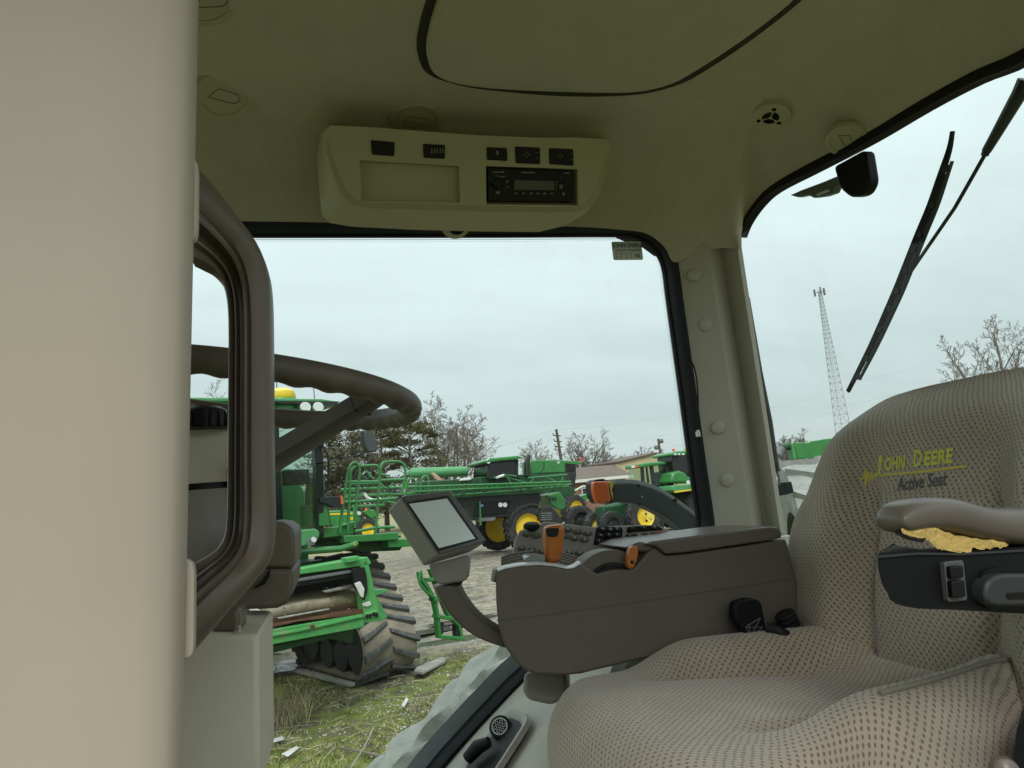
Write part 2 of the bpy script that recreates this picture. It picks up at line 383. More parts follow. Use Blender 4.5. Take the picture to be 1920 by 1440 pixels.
M['machine_white'] = mat('machine_white', (.62, .62, .60), .5, dirt=((.35, .3, .22), 5, .5, .5))
M['lamp_glass'] = mat('lamp_lens', (.70, .72, .72), .12, spec=.8)
M['red'] = mat('red_lens', (.62, .06, .05), .35)
M['rust'] = mat('rusty_steel', (.11, .055, .032), .85, spec=.2, var=(8, .35), bump=(60, .4, .005))
M['drum'] = mat('polished_drum_steel', (.36, .29, .21), .33, metal=.75, var=(7, .25), dirt=((.12, .07, .04), 6, .6, .54))
M['cab_glass'] = glass('cab_glass', (.90, .955, .93), .012, .06)
M['tint_glass'] = glass('machine_glass', (.72, .84, .77), .05)
M['dark_glass'] = glass('dark_machine_glass', (.10, .125, .12), .09)
M['wood'] = mat('grey_wood', (.30, .285, .255), .85, spec=.2, var=(6, .2), bump=(50, .5, .006))
M['pole_wood'] = mat('pole_wood', (.10, .075, .06), .9, spec=.1, var=(3, .2))
M['galv'] = mat('galvanised_steel', (.40, .42, .43), .5, metal=.3)
M['bark'] = mat('bark', (.155, .128, .108), .95, spec=.1, var=(2, .25))
M['bark_pale'] = mat('pale_bark', (.205, .175, .145), .95, spec=.1, var=(2, .25))
M['cedar'] = mat('cedar_foliage', (.088, .080, .034), .9, spec=.15, var=(.9, .45))
M['cedar_grey'] = mat('grey_cedar_foliage', (.130, .122, .080), .9, spec=.15, var=(.9, .4))
M['brick'] = mat('red_brick', (.24, .115, .085), .9, var=(3, .2))
M['shingle'] = mat('brown_shingle', (.135, .098, .082), .9, var=(2, .2))
M['tan_metal'] = mat('tan_cladding', (.50, .40, .25), .6, var=(1, .06))
M['white_trim'] = mat('white_trim', (.62, .62, .60), .6)
def frit(nt, p, L, vec, noise, ramp, mixc, last): pass
def frit_mat():
    m = bpy.data.materials.new('printed_dot_border'); m.use_nodes = True; nt = m.node_tree; L = nt.links; p = nt.nodes['Principled BSDF']
    p.inputs['Base Color'].default_value = (.008, .008, .009, 1); p.inputs['Roughness'].default_value = .4
    uv = nt.nodes.new('ShaderNodeUVMap'); s = nt.nodes.new('ShaderNodeSeparateXYZ'); L.new(uv.outputs[0], s.inputs[0])
    def mt(op, a, b=None):
        n = nt.nodes.new('ShaderNodeMath'); n.operation = op
        for i, q in enumerate((a, b)):
            if q is None: continue
            if isinstance(q, (int, float)): n.inputs[i].default_value = q
            else: L.new(q, n.inputs[i])
        return n.outputs[0]
    u = mt('DIVIDE', s.outputs[0], .0045); v = mt('MULTIPLY', s.outputs[1], 4.0); row = mt('FLOOR', v)
    fu = mt('SUBTRACT', mt('FRACT', mt('ADD', u, mt('MULTIPLY', mt('MODULO', row, 2.0), .5))), .5); fv = mt('SUBTRACT', mt('FRACT', v), .5)
    d = mt('SQRT', mt('ADD', mt('POWER', fu, 2), mt('POWER', fv, 2)))
    rad = mt('SUBTRACT', .62, mt('MULTIPLY', s.outputs[1], .52))
    L.new(mt('LESS_THAN', d, rad), p.inputs['Alpha']); return m
M['frit'] = frit_mat()
# ================================================================== THE CAB
cab = thing('tractor_cab', 'beige tractor cab interior with felt headliner and wide side and rear windows', 'tractor cab', (.2, .8, 1.2), w=True)

# ---- side window: rubber seal, pane, printed border
SY = 1.65
dpx = [(1160,437),(1195,441),(1225,456),(1242,478),(1251,505),(1258,560),(1283,740),(1302,880),(1314,960),(1315,985),(1303,1008),(1260,1036),(1180,1093),(1090,1163),(975,1252),(915,1312),(870,1360),(800,1440)]
side_loop = [V((-.86, SY, 2.85)), V((-.3, SY, 2.85)), V((.1, SY, 2.85)), V((.45, SY, 2.85))] + [PY(a, b, SY) for a, b in dpx]
side_loop += [V((.06, SY, 1.52)), V((-.03, SY, 1.40)), V((-.1, SY, 1.28)), V((-.2, SY, 1.22)), V((-.86, SY, 1.22))]
def outset(loop, d, ax='y'):
    out = []; m = len(loop)
    for i in range(m):
        t = (loop[(i + 1) % m] - loop[i - 1]); t.y = 0; t.normalize()
        out.append(loop[i] + V((-t.z, 0, t.x)) * d)
    return out
sl = smooth_path(side_loop, 3, False)
oo = outset(sl, .026)
b = B(); k = len(sl)
rings = [[sl[i] + V((0, .0, 0)), sl[i] + V((0, -.016, 0)) * 1.0 + (oo[i] - sl[i]) * .18, sl[i] + (oo[i] - sl[i]) * .55 + V((0, -.026, 0)), oo[i] + V((0, -.02, 0)), oo[i] + V((0, .03, 0)), sl[i] + V((0, .03, 0))] for i in range(1, k - 1)]
b.loft(rings)
side_window = obj('side_window_seal', b, M['blue_black'], cab, ang=60)
b = B(); b.add([p + V((0, .012, 0)) for p in sl[1:-1]], [tuple(range(k - 2))]); obj('window_pane', b, M['cab_glass'], side_window)
b = B(); ii = outset(sl, -.021); fs = []; uvs = []; acc = 0; vsn = []
for i in range(1, k - 1):
    if i > 1: acc += (sl[i] - sl[i-1]).length
    vsn += [(sl[i] + V((0, .008, 0)), acc), (ii[i] + V((0, .008, 0)), acc)]
for i in range(k - 3):
    q = (2*i, 2*i+1, 2*i+3, 2*i+2); fs.append(q); uvs.append([(vsn[j][1], j % 2) for j in q])
b.add([p for p, _ in vsn], fs, uvs); obj('printed_dot_border', b, M['frit'], side_window, fix=False)
# lower diagonal: wide printed band of the pane, reflection on it put into the grey
dg = [PY(a, b_, SY + .006) for a, b_ in [(1090,1163),(975,1252),(915,1312),(870,1360),(800,1440)]] + [V((.06, SY + .006, 1.52)), V((-.03, SY + .006, 1.4))]
dg = smooth_path(dg, 4); b = B(); o2 = outset(dg, -.036)
b.add(dg + o2, [(i, i + 1, len(dg) + i + 1, len(dg) + i) for i in range(len(dg) - 2)]); obj('grey_glass_band', b, mat('grey_band', (.20, .225, .245), .35, spec=.5, var=(30, .1)), side_window)
# sticker in the upper corner of the pane
so = PY(1176.5, 470, SY - .004); b = B(); w_, h_ = .084, .05
b.prism([so + V((x, 0, z)) for x, z in rrect(w_, h_, .004, 3)], (0, .002, 0)); st = obj('window_sticker', b, M['sticker'], side_window)
ts = text_b('JOHN DEERE', .0165, so + V((.001, -.0015, .0135)), (1,0,0), (0,0,1), .0002, bold=.0003, sx=.9)
t2 = text_b('SECURITY PROGRAM', .0082, so + V((.001, -.0015, .0005)), (1,0,0), (0,0,1), .0002, sx=.95); ts.add(t2.v, t2.f)
t2 = text_b('10', .014, so + V((.025, -.0015, -.0145)), (1,0,0), (0,0,1), .0002, bold=.0004); ts.add(t2.v, t2.f)
for x in (-.034, -.02, -.006, .008): ts.box(so + V((x, -.0012, -.0145)), (.0008, .0006, .014))
ts.box(so + V((-.012, -.0012, -.0075)), (.052, .0006, .0006))
obj('lettering', ts, M['dark_trim'], st)

# ---- headliner
zt = 2.865
edge = [(V((-.86, 1.617, zt)), V((-.86, 1.42, 3.045))), (V((-.5, 1.617, zt)), V((-.5, 1.42, 3.045))), (V((-.15, 1.617, zt)), V((-.15, 1.42, 3.045))), (V((.12, 1.617, zt - .003)), V((.12, 1.465, 3.045))), (V((.42, 1.617, zt - .008)), V((.42, 1.47, 3.045))), (V((.64, 1.617, zt - .010)), V((.60, 1.43, 3.045)))]
for (a, c), q in zip([(1165,431),(1212,438),(1245,462),(1264,492)], [(.72,1.405),(.78,1.38),(.83,1.355),(.87,1.33)]): edge.append((PY(a, c, 1.617), V((q[0], q[1], 3.045))))
for (a, c, yy), q in zip([(1300,476,1.615),(1335,467,1.60),(1365,465,1.58),(1389,466,1.555)], [(.90,1.305),(.925,1.28),(.945,1.25),(.96,1.22)]): edge.append((PY(a, c, yy), V((q[0], q[1], 3.045))))
rear_px = [(1390,440,1.125),(1396,421,1.128),(1418,389,1.135),(1450,360,1.145),(1523,322,1.165),(1628,267,1.195),(1733,205,1.215),(1826,156,1.228),(1917,118,1.236)]
rear_top = [PX(a, c, x) for a, c, x in rear_px]
for p, q in zip(rear_top, [(.97,1.19),(.98,1.16),(.99,1.12),(1.0,1.07),(1.015,.98),(1.03,.86),(1.04,.74),(1.045,.65),(1.05,.58)]): edge.append((p, V((q[0], q[1], 3.045))))
zr = rear_top[-1].z
edge += [(V((1.240, .74, zr)), V((1.05, .5, 3.045))), (V((1.243, .5, zr)), V((1.05, .4, 3.045))), (V((1.24, .2, zr)), V((1.05, .2, 3.045))), (V((1.235, 0, zr)), V((1.05, 0, 3.045)))]
P0 = smooth_path([e[0] for e in edge], 4); Q0 = smooth_path([e[1] for e in edge], 4)
def cove(i, t):
    p, q = P0[i], Q0[i]; a = t ** 1.25; bz = 1 - (1 - t) ** 1.9
    r = V((lerp(p.x, q.x, a), lerp(p.y, q.y, a), lerp(p.z, q.z, bz)))
    return r
hb = B(); NT = 14
HG = [[cove(i, j / NT) for j in range(NT + 1)] for i in range(len(P0))]
for it in range(10):
    HG = [[(HG[i][j] * .4 + HG[i-1][j] * .3 + HG[i+1][j] * .3) if 0 < i < len(P0) - 1 and 0 < j < NT else HG[i][j] for j in range(NT + 1)] for i in range(len(P0))]
hb.loft(HG, closed=False, cap=False)
hb.add([Q0[i] for i in range(len(Q0))] + [V((-.86, 0, 3.045))], [tuple(range(len(Q0) + 1))])
headliner = obj('headliner', hb, M['headliner'], cab, ang=88)
hbvh = BVHTree.FromPolygons([V(p) for p in hb.v], hb.f)
b = B(); b.box((.15, .75, 3.14), (2.3, 2.0, .12)); obj('roof_shell', b, M['green'], cab)
b = B(); b.box((.2, .03, 3.0), (2.1, .09, .16)); obj('door_header', b, M['beige'], cab, .01)

# hatch panel hanging just under the ceiling
hp = [PZ(a, c, 3.028) for a, c in [(800,104),(808,132),(826,149),(865,160),(930,168),(1040,174),(1150,176),(1210,172),(1265,157),(1310,132),(1360,100),(1420,58),(1483,8),(1530,-40)]]
hp = smooth_path(hp, 3) + [V((.87, .45, 3.028)), V((.8, .3, 3.028)), V((.36, .3, 3.028)), V((.28, .6, 3.028)), PZ(850, -60, 3.028), PZ(826, -2, 3.028), PZ(809, 50, 3.028), PZ(801, 84, 3.028)]
cx = sum((p for p in hp), V()) / len(hp)
def inset2(l, d): return [p + (cx - p).normalized() * d for p in l]
b = B(); b.loft([[p + V((0, 0, .03)) for p in hp], [p + V((0, 0, .004)) for p in hp], [p + V((0, 0, -.001)) for p in inset2(hp, .006)], [p + V((0, 0, -.005)) for p in inset2(hp, .02)], [p + V((0, 0, -.006)) for p in inset2(hp, .05)]], cap=True)
obj('roof_hatch_panel', b, M['headliner'], cab, ang=40)
b = B(); go = [p + V((0, 0, .0158)) + (p - cx).normalized() * (.018 + .020 * sstep(-.97, -.72, (p - cx).normalized().x)) for p in hp]; gi = [p + V((0, 0, .0162)) for p in inset2(hp, .01)]
n_ = len(hp); b.add(go + gi, [(i, (i + 1) % n_, n_ + (i + 1) % n_, n_ + i) for i in range(n_)]); obj('hatch_shade_strip', b, mat('hatch_shade_tone', (.06, .055, .042), .95, spec=.05), cab)  # flat dark strip on the ceiling, shade round the hatch edge put into colour

M['headliner_plastic'] = mat('ceiling_plastic', (.42, .395, .29), .6, spec=.3, var=(9, .04)); M['louvre_line'] = mat('louvre_gap', (.16, .15, .11), .8)
# round ceiling fittings
def ceil_hit(px, py):
    d = ray(px, py).normalized(); h = hbvh.ray_cast(CAMPOS, d); n = h[1]
    if n.dot(d) > 0: n = -n
    return h[0], n
def frame_at(n, hint):
    n = n.normalized(); u = (V(hint) - n * V(hint).dot(n)).normalized(); return u, n.cross(u)
def air_vent(px, py, r, turn, tilt=None, off=.004):
    c, n = ceil_hit(px, py); n = (V(tilt).normalized() if off < .0199 else (n * .45 + V(tilt) * .55).normalized()) if tilt else n; c = c + n * (off if off < .0199 else off - .02); u, w = frame_at(n, (cos(turn), sin(turn), 0))
    b = B(); b.lathe([(r, -.012), (r, .0008), (r * .985, .0022), (r * .80, .0025), (r * .745, .0012), (r * .74, -.006)], c, n, 40, cap=False)
    v = obj('air_vent', b, M['headliner_plastic'], cab, ang=50)
    b = B(); b.lathe([(r * .735, .0004), (r * .5, .0016), (0, .002)], c, n, 32, cap=False); obj('vent_ball', b, M['headliner_plastic'], v)
    b = B()
    L_ = r * .52
    outl = [(-L_, -r * .16), (L_ * .75, -r * .16), (L_, 0), (L_ * .75, r * .2), (-L_ * .6, r * .26)]
    for i in range(len(outl)):
        p, q = outl[i], outl[(i + 1) % len(outl)]
        b.beam(c + u * p[0] + w * p[1] + n * .0022, c + u * q[0] + w * q[1] + n * .0022, .0014, .0008, up=n)
    obj('vent_louvre', b, M['louvre_line'], v)
    return v
air_vent(781, 222, .058, .1, (0, -.05, -1)); air_vent(418, 174, .060, .5, (.30, -.30, -.9), .011); air_vent(1588, 258, .046, .5, (0, -.1, -1), .0295); air_vent(388, -8, .055, .3, (.4, 0, -.9), .012)
c, n = ceil_hit(1445, 213); c = c + n * .008; u, w = frame_at(n, (1, 0, 0))
b = B(); r = .044
ring = [c + (u * cos(2*pi*k/48) + w * sin(2*pi*k/48)) * r + n * .005 for k in range(48)]
holes = []
for a0 in (-.25, 2*pi/3 - .25, 4*pi/3 - .25):
    holes.append([c + n * .005 + (u * cos(a0 + t) + w * sin(a0 + t)) * rr for t, rr in [(.14, .006)] + [(.12 + (2*pi/3 - .24) * k / 7, .0195) for k in range(8)] + [(2*pi/3 - .14, .006)]])
    cc_ = c + n * .005 + (u * cos(a0) + w * sin(a0)) * .0275
    holes.append([cc_ + (u * cos(2*pi*k/12) + w * sin(2*pi*k/12)) * .0055 for k in range(12)])
b.face_holes(ring, holes)
b.lathe([(r, .005), (r + .0015, .0), (r + .0015, -.01)], c, n, 48, cap=False)
gr = obj('speaker_grille', b, M['headliner_plastic'], cab, ang=30, fix=False)
b = B(); b.lathe([(.034, -.002), (0, -.004)], c, n, 24, cap=False); obj('speaker_cone', b, M['black_matt'], gr)

# ---- rear window: seal, pane, latch
rs = [PX(a, c, x) for a, c, x in rear_px[1:]] + [V((1.240, .74, zr)), V((1.243, .5, zr)), V((1.245, .2, zr))]
rsm = smooth_path([PX(1386, 446, 1.14)] + rs, 4)
b = B(); 
def rset(p, d, i):
    t = (rsm[min(i + 1, len(rsm) - 1)] - rsm[max(i - 1, 0)]).normalized(); s_ = t.cross(V((-1, .25, 0))).normalized()
    return p - s_ * d
wd = lambda i: .003 + .029 * sstep(0, len(rsm) * .38, i)
b.loft([[p + V((-.006, -.002, 0)), rset(p, wd(i) * .5, i) + V((-.010, 0, 0)), rset(p, wd(i), i) + V((.0, 0, 0)), rset(p, wd(i), i) + V((.025, 0, 0)), p + V((.025, 0, 0))] for i, p in enumerate(rsm)])
rear_window = obj('rear_window_seal', b, M['black_matt'], cab, ang=50)
b = B(); ins = [rset(p, wd(i), i) + V((.012, 0, 0)) for i, p in enumerate(rsm)]
in2 = [rset(p, wd(i) + .003 + .016 * sstep(len(rsm) * .3, len(rsm) * .5, i), i) + V((.012, 0, 0)) for i, p in enumerate(rsm)]
vv = []; fs = []; uvs = []; acc = 0
for i in range(len(rsm)):
    if i: acc += (rsm[i] - rsm[i-1]).length
    vv.append((ins[i], acc)); vv.append((in2[i], acc))
for i in range(len(rsm) - 1):
    q = (2*i, 2*i+1, 2*i+3, 2*i+2); fs.append(q); uvs.append([(vv[j][1], j % 2) for j in q])
b.add([p for p, _ in vv], fs, uvs); obj('printed_dot_border', b, M['frit'], rear_window, fix=False)
b = B(); pn = [V((1.11, 1.78, 2.88)), V((1.13, 1.66, 2.88))] + [p + V((.018, 0, 0)) for p in smooth_path(rs, 4) if p.y < 1.57]
b.loft([pn, [V((lerp(p.x, 1.27, .6), p.y, 1.93)) for p in pn]], closed=False, cap=False); obj('window_pane', b, M['cab_glass'], rear_window)
b = B(); xo = 1.19
o1 = [PX(a, c, xo) for a, c in [(1480,366),(1500,357),(1540,342),(1574,328),(1572,344),(1566,352),(1562,362),(1545,368),(1524,371),(1515,366),(1495,370)]]
b.prism(o1, (.02, 0, 0)); lt = obj('window_latch', b, M['machine_grey'], rear_window, .003)
b = B(); b.prism([PX(a, c, xo - .006) for a, c in [(1530,364),(1552,355),(1554,359),(1532,367)]], (.004, 0, 0)); obj('latch_slot', b, M['chrome'], lt)
b = B(); b.prism(fillet([PX(a, c, xo - .012) for a, c in [(1562,312),(1620,280),(1630,342),(1618,366),(1594,371),(1574,354)]], .014), (.03, 0, 0)); obj('latch_block', b, M['soft_black'], rear_window, .006)
# latch of the side window peeping below the seal
b = B(); b.prism([PY(a, c, 1.69) for a, c in [(1160,438),(1230,442),(1256,472),(1235,474),(1205,452),(1180,447)]], (0, .03, 0)); obj('outer_trim', b, M['soft_black'], side_window, .003)

# ---- rear pillar with four cover buttons
def pil(py_l, py_c, py_r, lx, cxp, rx):
    A = PY(lx, py_l, 1.655); Bq = PY(lx + 4, py_l, 1.632); C1 = PY(cxp - 10, py_c, 1.596); C2 = PY(cxp + 16, py_c, 1.630); D = PY(rx - 8, py_r, 1.572); E = PY(rx, py_r, 1.578); F_ = E + V((.012, .02, 0)); G = A + V((.05, .06, 0))
    return [A, Bq, C1, C2, D, E, F_, G]
prow = []
for t in [-.05] + [k / 16 for k in range(17)]:
    yl, yc, yr = lerp(492, 1010, t), lerp(467, 1010, t), lerp(466, 1000, t)
    prow.append(pil(yl, yc, yr, lerp(1263, 1334, t), lerp(1336, 1424, t), lerp(1391, 1472, t)))
b = B(); b.loft(prow); pillar = obj('rear_pillar', b, M['beige'], cab, ang=25)
b = B()
for px, py in [(1300,517),(1322,610),(1345,802),(1363,900)]:
    c = PY(px, py, 1.615); b = B(); b.lathe([(.018, -.012), (.018, .004), (.016, .0085), (.012, .0105), (0, .0115)], c, (-.30, -.95, 0), 24); obj('cover_button', b, M['beige'], pillar)
b = B(); pts = smooth_path([PY(1289,668,1.615), PY(1302,690,1.61), PY(1308,730,1.605), PY(1309,780,1.6), PY(1309,805,1.6)], 5); b.tube(pts, .0022, 6)
cb = obj('loose_cable', b, M['black_matt'], cab); b = B(); b.box(PY(1309,814,1.6), (.010, .008, .013)); b.box(PY(1309,808,1.6), (.006, .006, .005)); obj('cable_plug', b, M['chrome'], cb, .001)
# wall under and behind, floor, front pane
b = B(); ar = [(-.3,.9),(.0,1.38),(.06,1.49),(.10,1.555),(.196,1.628),(.29,1.705),(.43,1.808),(.62,1.93),(.87,2.02),(1.13,2.03)]
ar = [(p.x, p.z) for p in smooth_path([V((x, 0, z)) for x, z in ar], 4)]
yin = lambda x: 1.22 + .20 * sstep(.40, .62, x)
b.loft([[V((x, 1.64, z)), V((x, (1.64 + yin(x)) / 2, z + .004)), V((x, yin(x) + .03, z)), V((x, yin(x), z - .03)), V((x, yin(x), 1.0)), V((x, 1.64, 1.0))] for x, z in ar])
fender_panel = obj('fender_panel', b, mat('fender_liner', (.36, .345, .30), .7, spec=.3, var=(9, .05), bump=(900, .4, .0012)), cab, ang=40)
b = B(); b.box((.15, .8, 1.17), (2.1, 1.7, .06)); obj('cab_floor', b, M['black_matt'], cab)
b = B(); b.box((1.2, .75, 1.58), (.06, 1.6, .7)); obj('rear_panel', b, M['beige'], cab, .01)
b = B(); b.prism([(-.95, -.02, 1.3), (-.95, 1.62, 1.3), (-.9, 1.62, 3.0), (-.9, -.02, 3.0)], (-.006, 0, 0)); obj('windscreen', b, M['cab_glass'], cab)

# ---- left door post beside the lens
b = B(); rows = []
for t in [k / 10 for k in range(11)]:
    z = lerp(1.5, 3.05, t); xe = -.0633 + (z - 2.51) * .0425
    rows.append([V((xe - .55, .40, z)), V((xe - .05, .405, z)), V((xe - .018, .407, z)), V((xe - .006, .412, z)), V((xe - .002, .417, z)), V((xe, .425, z)), V((xe - .0012, .436, z)), V((xe - .004, .452, z)), V((xe - .014, .50, z)), V((xe - .55, .52, z))])
b.loft(rows); door_post = obj('door_post', b, M['beige_dusty'], cab, ang=40)
for (y0, y1, dx) in ((288, 452, 8), (1046, 1236, 8)):
    xa = lerp(368, 357, y0 / 1300)
    b = B(); b.prism(fillet([PY(a, c, .428) for a, c in [(xa - 30, y0), (xa - 2, y0 + 4), (xa + dx - 3, y0 + 22), (xa + dx - 4, y1 - 18), (xa - 2, y1), (xa - 30, y1)]], .004, 3), (0, .008, 0)); obj('handle_mount', b, M['beige_dusty'], door_post, .003)

# ================================================================== GRAB HANDLE
gh = thing('grab_handle', 'brown moulded grab handle bolted to the beige door post', 'grab handle', PY(470, 760, .55), w=True)
IN = [(356,482,.50),(372,490,.51),(396,504,.525),(416,530,.54),(425,570,.548),(427,640,.55),(426,760,.55),(425,880,.55),(424,960,.548),(419,1005,.54),(404,1030,.525),(380,1046,.51),(350,1062,.50)]
OUT = [(352,292,.50),(392,335,.51),(440,396,.525),(480,450,.54),(501,500,.548),(510,560,.55),(512,700,.55),(513,860,.55),(515,985,.548),(505,1050,.54),(470,1098,.525),(425,1150,.51),(350,1236,.50)]
I3 = smooth_path([PY(*p) for p in IN], 5); O3 = smooth_path([PY(*p) for p in OUT], 5)
prof = [(0, .020), (0, .004), (.035, -.001), (.14, .004), (.18, -.004), (.205, -.004), (.25, .007), (.33, .007), (.40, -.009), (.46, -.0105), (.505, -.0085), (.56, -.012), (.75, -.0125), (.92, -.008), (.985, .001), (1, .014), (.5, .024)]
b = B(); b.loft([[I3[i] + (O3[i] - I3[i]) * a + V((0, d, 0)) for a, d in prof] for i in range(len(I3))])
obj('handle_bar', b, M['brown'], gh, ang=50)
# ================================================================== STEERING
sc = thing('steering_column', 'beige steering column with black ribbed knob and brown side pod', 'steering column', PY(450, 1300, .8), w=True)
M['column_beige'] = mat('column_plastic', (.60, .555, .455), .55, spec=.35, var=(6, .06), bump=(700, .15, .0006))
b = B(); yy = .86
cp = lambda px, py: PY(px, py, yy)
prf = [(430, 812), (431, 850), (432, 912)]
axx = cp(372, 850).x; 
def ringz(py, rpx):
    c = PY(372, py, yy + .05); r = rpx / FPX * .84
    return [c + V((r * cos(2*pi*k/28), r * .85 * sin(2*pi*k/28), 0)) for k in range(28)]
b.loft([ringz(800, 40), ringz(810, 66), ringz(830, 72), ringz(909, 74)]); body = obj('column_top', b, M['column_beige'], sc, ang=40)
b = B(); b.loft([ringz(909, 69), ringz(921, 69)]); obj('column_groove', b, M['black'], body)
b = B(); b.loft([ringz(921, 74), ringz(975, 76), ringz(1075, 84), ringz(1200, 90), ringz(1400, 95)]); obj('column_base', b, M['grey_plastic'], sc, ang=40)
b = B(); c = PY(384, 806, yy + .02)
b.lathe([(.026, 0), (.027, .012), (.0245, .022), (.018, .026), (0, .027)], c, (0, 0, 1), 32); kn = obj('ribbed_knob', b, M['black'], sc)
for k in range(16):
    a = 2*pi*k/16; b = B(); b.tube([c + V((cos(a)*.0268, sin(a)*.0268, .002)), c + V((cos(a)*.0262, sin(a)*.0262, .014)), c + V((cos(a)*.023, sin(a)*.023, .021))], [.0028, .003, .0015], 6); obj('knob_rib', b, M['black'], kn)
pod_u = [(440,985),(513,977),(534,980),(548,990),(553,1004),(552,1066),(440,1066)]
pod_l = [(440,1067),(552,1067),(549,1100),(545,1120),(536,1133),(520,1141),(470,1143),(440,1143)]
b = B(); b.prism([PY(a, c, .70) for a, c in pod_u], (0, .16, 0)); pod = obj('side_pod', b, M['grey_brown'], sc, .004)
b = B(); b.prism([PY(a, c, .697) for a, c in pod_l], (0, .16, 0)); obj('side_pod_lower', b, M['grey_brown'], sc, .004)
b = B(); b.prism([PY(a, c, .692) for a, c in [(507,1064),(505,1082),(497,1095),(480,1103),(474,1103),(492,1088)]], (0, .004, 0)); obj('pod_slot', b, M['black'], sc)
b = B(); b.prism([PY(a, c, .60) for a, c in [(300,1188),(470,1189),(480,1191),(485,1197),(488,1500),(300,1500)]], (0, .14, 0)); ped = obj('pedestal', b, M['column_beige'], sc, .004)
b = B(); b.prism([PY(a, c, .61) for a, c in [(395,1188),(402,1168),(420,1140),(448,1140),(450,1188)]], (0, .05, 0)); obj('bracket', b, M['brown'], sc, .003)
b = B(); c = PY(447, 1180, .602); b.lathe([(.0022, 0), (.0022, .003), (.0016, .0035)], c, (0, 0, 1), 6); b.lathe([(.0032, -.0015), (.0032, 0)], c, (0, 0, 1), 16); obj('bolt', b, M['steel'], ped)

SWC = V((-.092, .9095, 2.3504)); SWN = V((.1589, .0024, 1)).normalized()
su = SWN.cross(V((0, 1, 0))).normalized() * -1; su = (V((1,0,0)) - SWN * SWN.x).normalized(); sv = SWN.cross(su)
sw = thing('steering_wheel', 'dark brown steering wheel with finger grips under its rim', 'steering wheel', SWC, w=True)
b = B(); N = 216; rings = []
for i in range(N):
    a = 2*pi*i/N; rad = su * cos(a) + sv * sin(a); c = SWC + rad * .2; ring = []
    gripw = .5 + .5 * cos(a * 36)
    for k in range(14):
        t = 2*pi*k/14; dn = max(0, -sin(t)); rr = .0136 + .0030 * gripw * dn ** 1.3
        ring.append(c + rad * cos(t) * rr + SWN * sin(t) * rr)
    rings.append(ring)
b.loft(rings, True, False, True); obj('rim', b, M['wheel_rubber'], sw, ang=70)
hub = PY(452, 884, .90)
best = min(range(360), key=lambda k: (lambda q: (q[0]-705)**2 + (q[1]-748)**2)((lambda p: (960 + FPX * p.x / -p.z, 720 - FPX * p.y / -p.z))(RC.transposed() @ (SWC + (su*cos(radians(k)) + sv*sin(radians(k))) * .19 - CAMPOS))))
for k, off in enumerate((0, 158, 206)):
    a = radians(best + off); rp = SWC + (su * cos(a) + sv * sin(a)) * .193
    hp_ = hub + (su * cos(a) + sv * sin(a)) * .03 * (1 if k else 0)
    b = B(); pts = [lerp(hp_, rp, t) - SWN * .006 * (1 - t) for t in (0, .3, .6, .85, 1)]
    b.sweep(pts, [[(-w, -h), (-w * .4, -h * 1.3), (w * .4, -h * 1.3), (w, -h), (w, h * .7), (w * .6, h), (-w * .6, h), (-w, h * .7)] for w, h in ((.021,.011),(.0195,.0105),(.0175,.010),(.016,.0095),(.0145,.008))], SWN)
    sp_ = obj('spoke', b, M['wheel_rubber'], sw, ang=50)
    t = .86; pc = lerp(hp_, rp, t); b = B(); dr = (rp - hp_).normalized(); b.sweep([pc - dr * .0004, pc + dr * .0004], [(-.0159,-.0126),(.0159,-.0126),(.0162,.0066),(.0098,.0096),(-.0098,.0096),(-.0162,.0066)], SWN); obj('spoke_seam', b, M['black_matt'], sp_)
b = B(); b.lathe([(.012, -.06), (.016, -.02), (.017, .0), (.012, .006), (0, .007)], hub, SWN, 28); obj('hub', b, M['wheel_rubber'], sw)

# ================================================================== ROOF CONSOLE
rc = thing('roof_console', 'beige roof console above the side window with switches, tray and radio', 'console', PY(870, 330, 1.45), w=True)
FO = PY(870, 310, 1.44); FN = V((.02, -.95, -.30)).normalized()
fp = lambda px, py, d=0.0: PP(px, py, FO, FN) - FN * d
face = [(628,246),(700,249),(800,257),(900,264),(1000,267),(1080,266),(1128,269),(1136,276),(1136,292),(1128,322),(1115,356),(1100,378),(1082,386),(1040,388),(900,385),(780,382),(690,379),(668,374),(650,358),(632,318),(619,280),(616,258)]
rimo = [(620,236),(700,240),(800,248),(900,255),(1000,259),(1080,259),(1134,262),(1143,272),(1143,294),(1135,326),(1121,362),(1106,387),(1086,396),(1040,399),(900,397),(780,394),(686,391),(660,385),(641,366),(624,324),(610,282),(606,252)]
bulge = [(612,236),(700,241),(800,249),(900,256),(1000,260),(1080,260),(1136,263),(1144,274),(1144,296),(1136,330),(1122,368),(1098,400),(1056,424),(1010,435),(900,434),(780,431),(660,425),(618,418),(603,402),(598,350),(594,300),(600,250)]
tray = fillet([fp(a, c) for a, c in [(674,300),(861,311),(863,380),(678,376)]], .002, 2); radio_h = [fp(a, c) for a, c in [(911,311),(1083,317),(1084,385),(912,383)]]
b = B(); b.face_holes([fp(a, c) for a, c in face], [tray, radio_h])
o_face = len(face)
b.loft([[fp(a, c) for a, c in face], [fp(a, c, -.003) for a, c in [((p[0]+q[0])/2, (p[1]+q[1])/2) for p, q in zip(face, rimo)]], [fp(a, c, -.006) for a, c in rimo]], cap=False)
mid = [((p[0]*.45+q[0]*.55), (p[1]*.45+q[1]*.55)) for p, q in zip(rimo, bulge)]
back = [PY(a, c - 2, 1.54) for a, c in bulge]; back2 = [PY(a, c - 5, 1.645) for a, c in bulge]
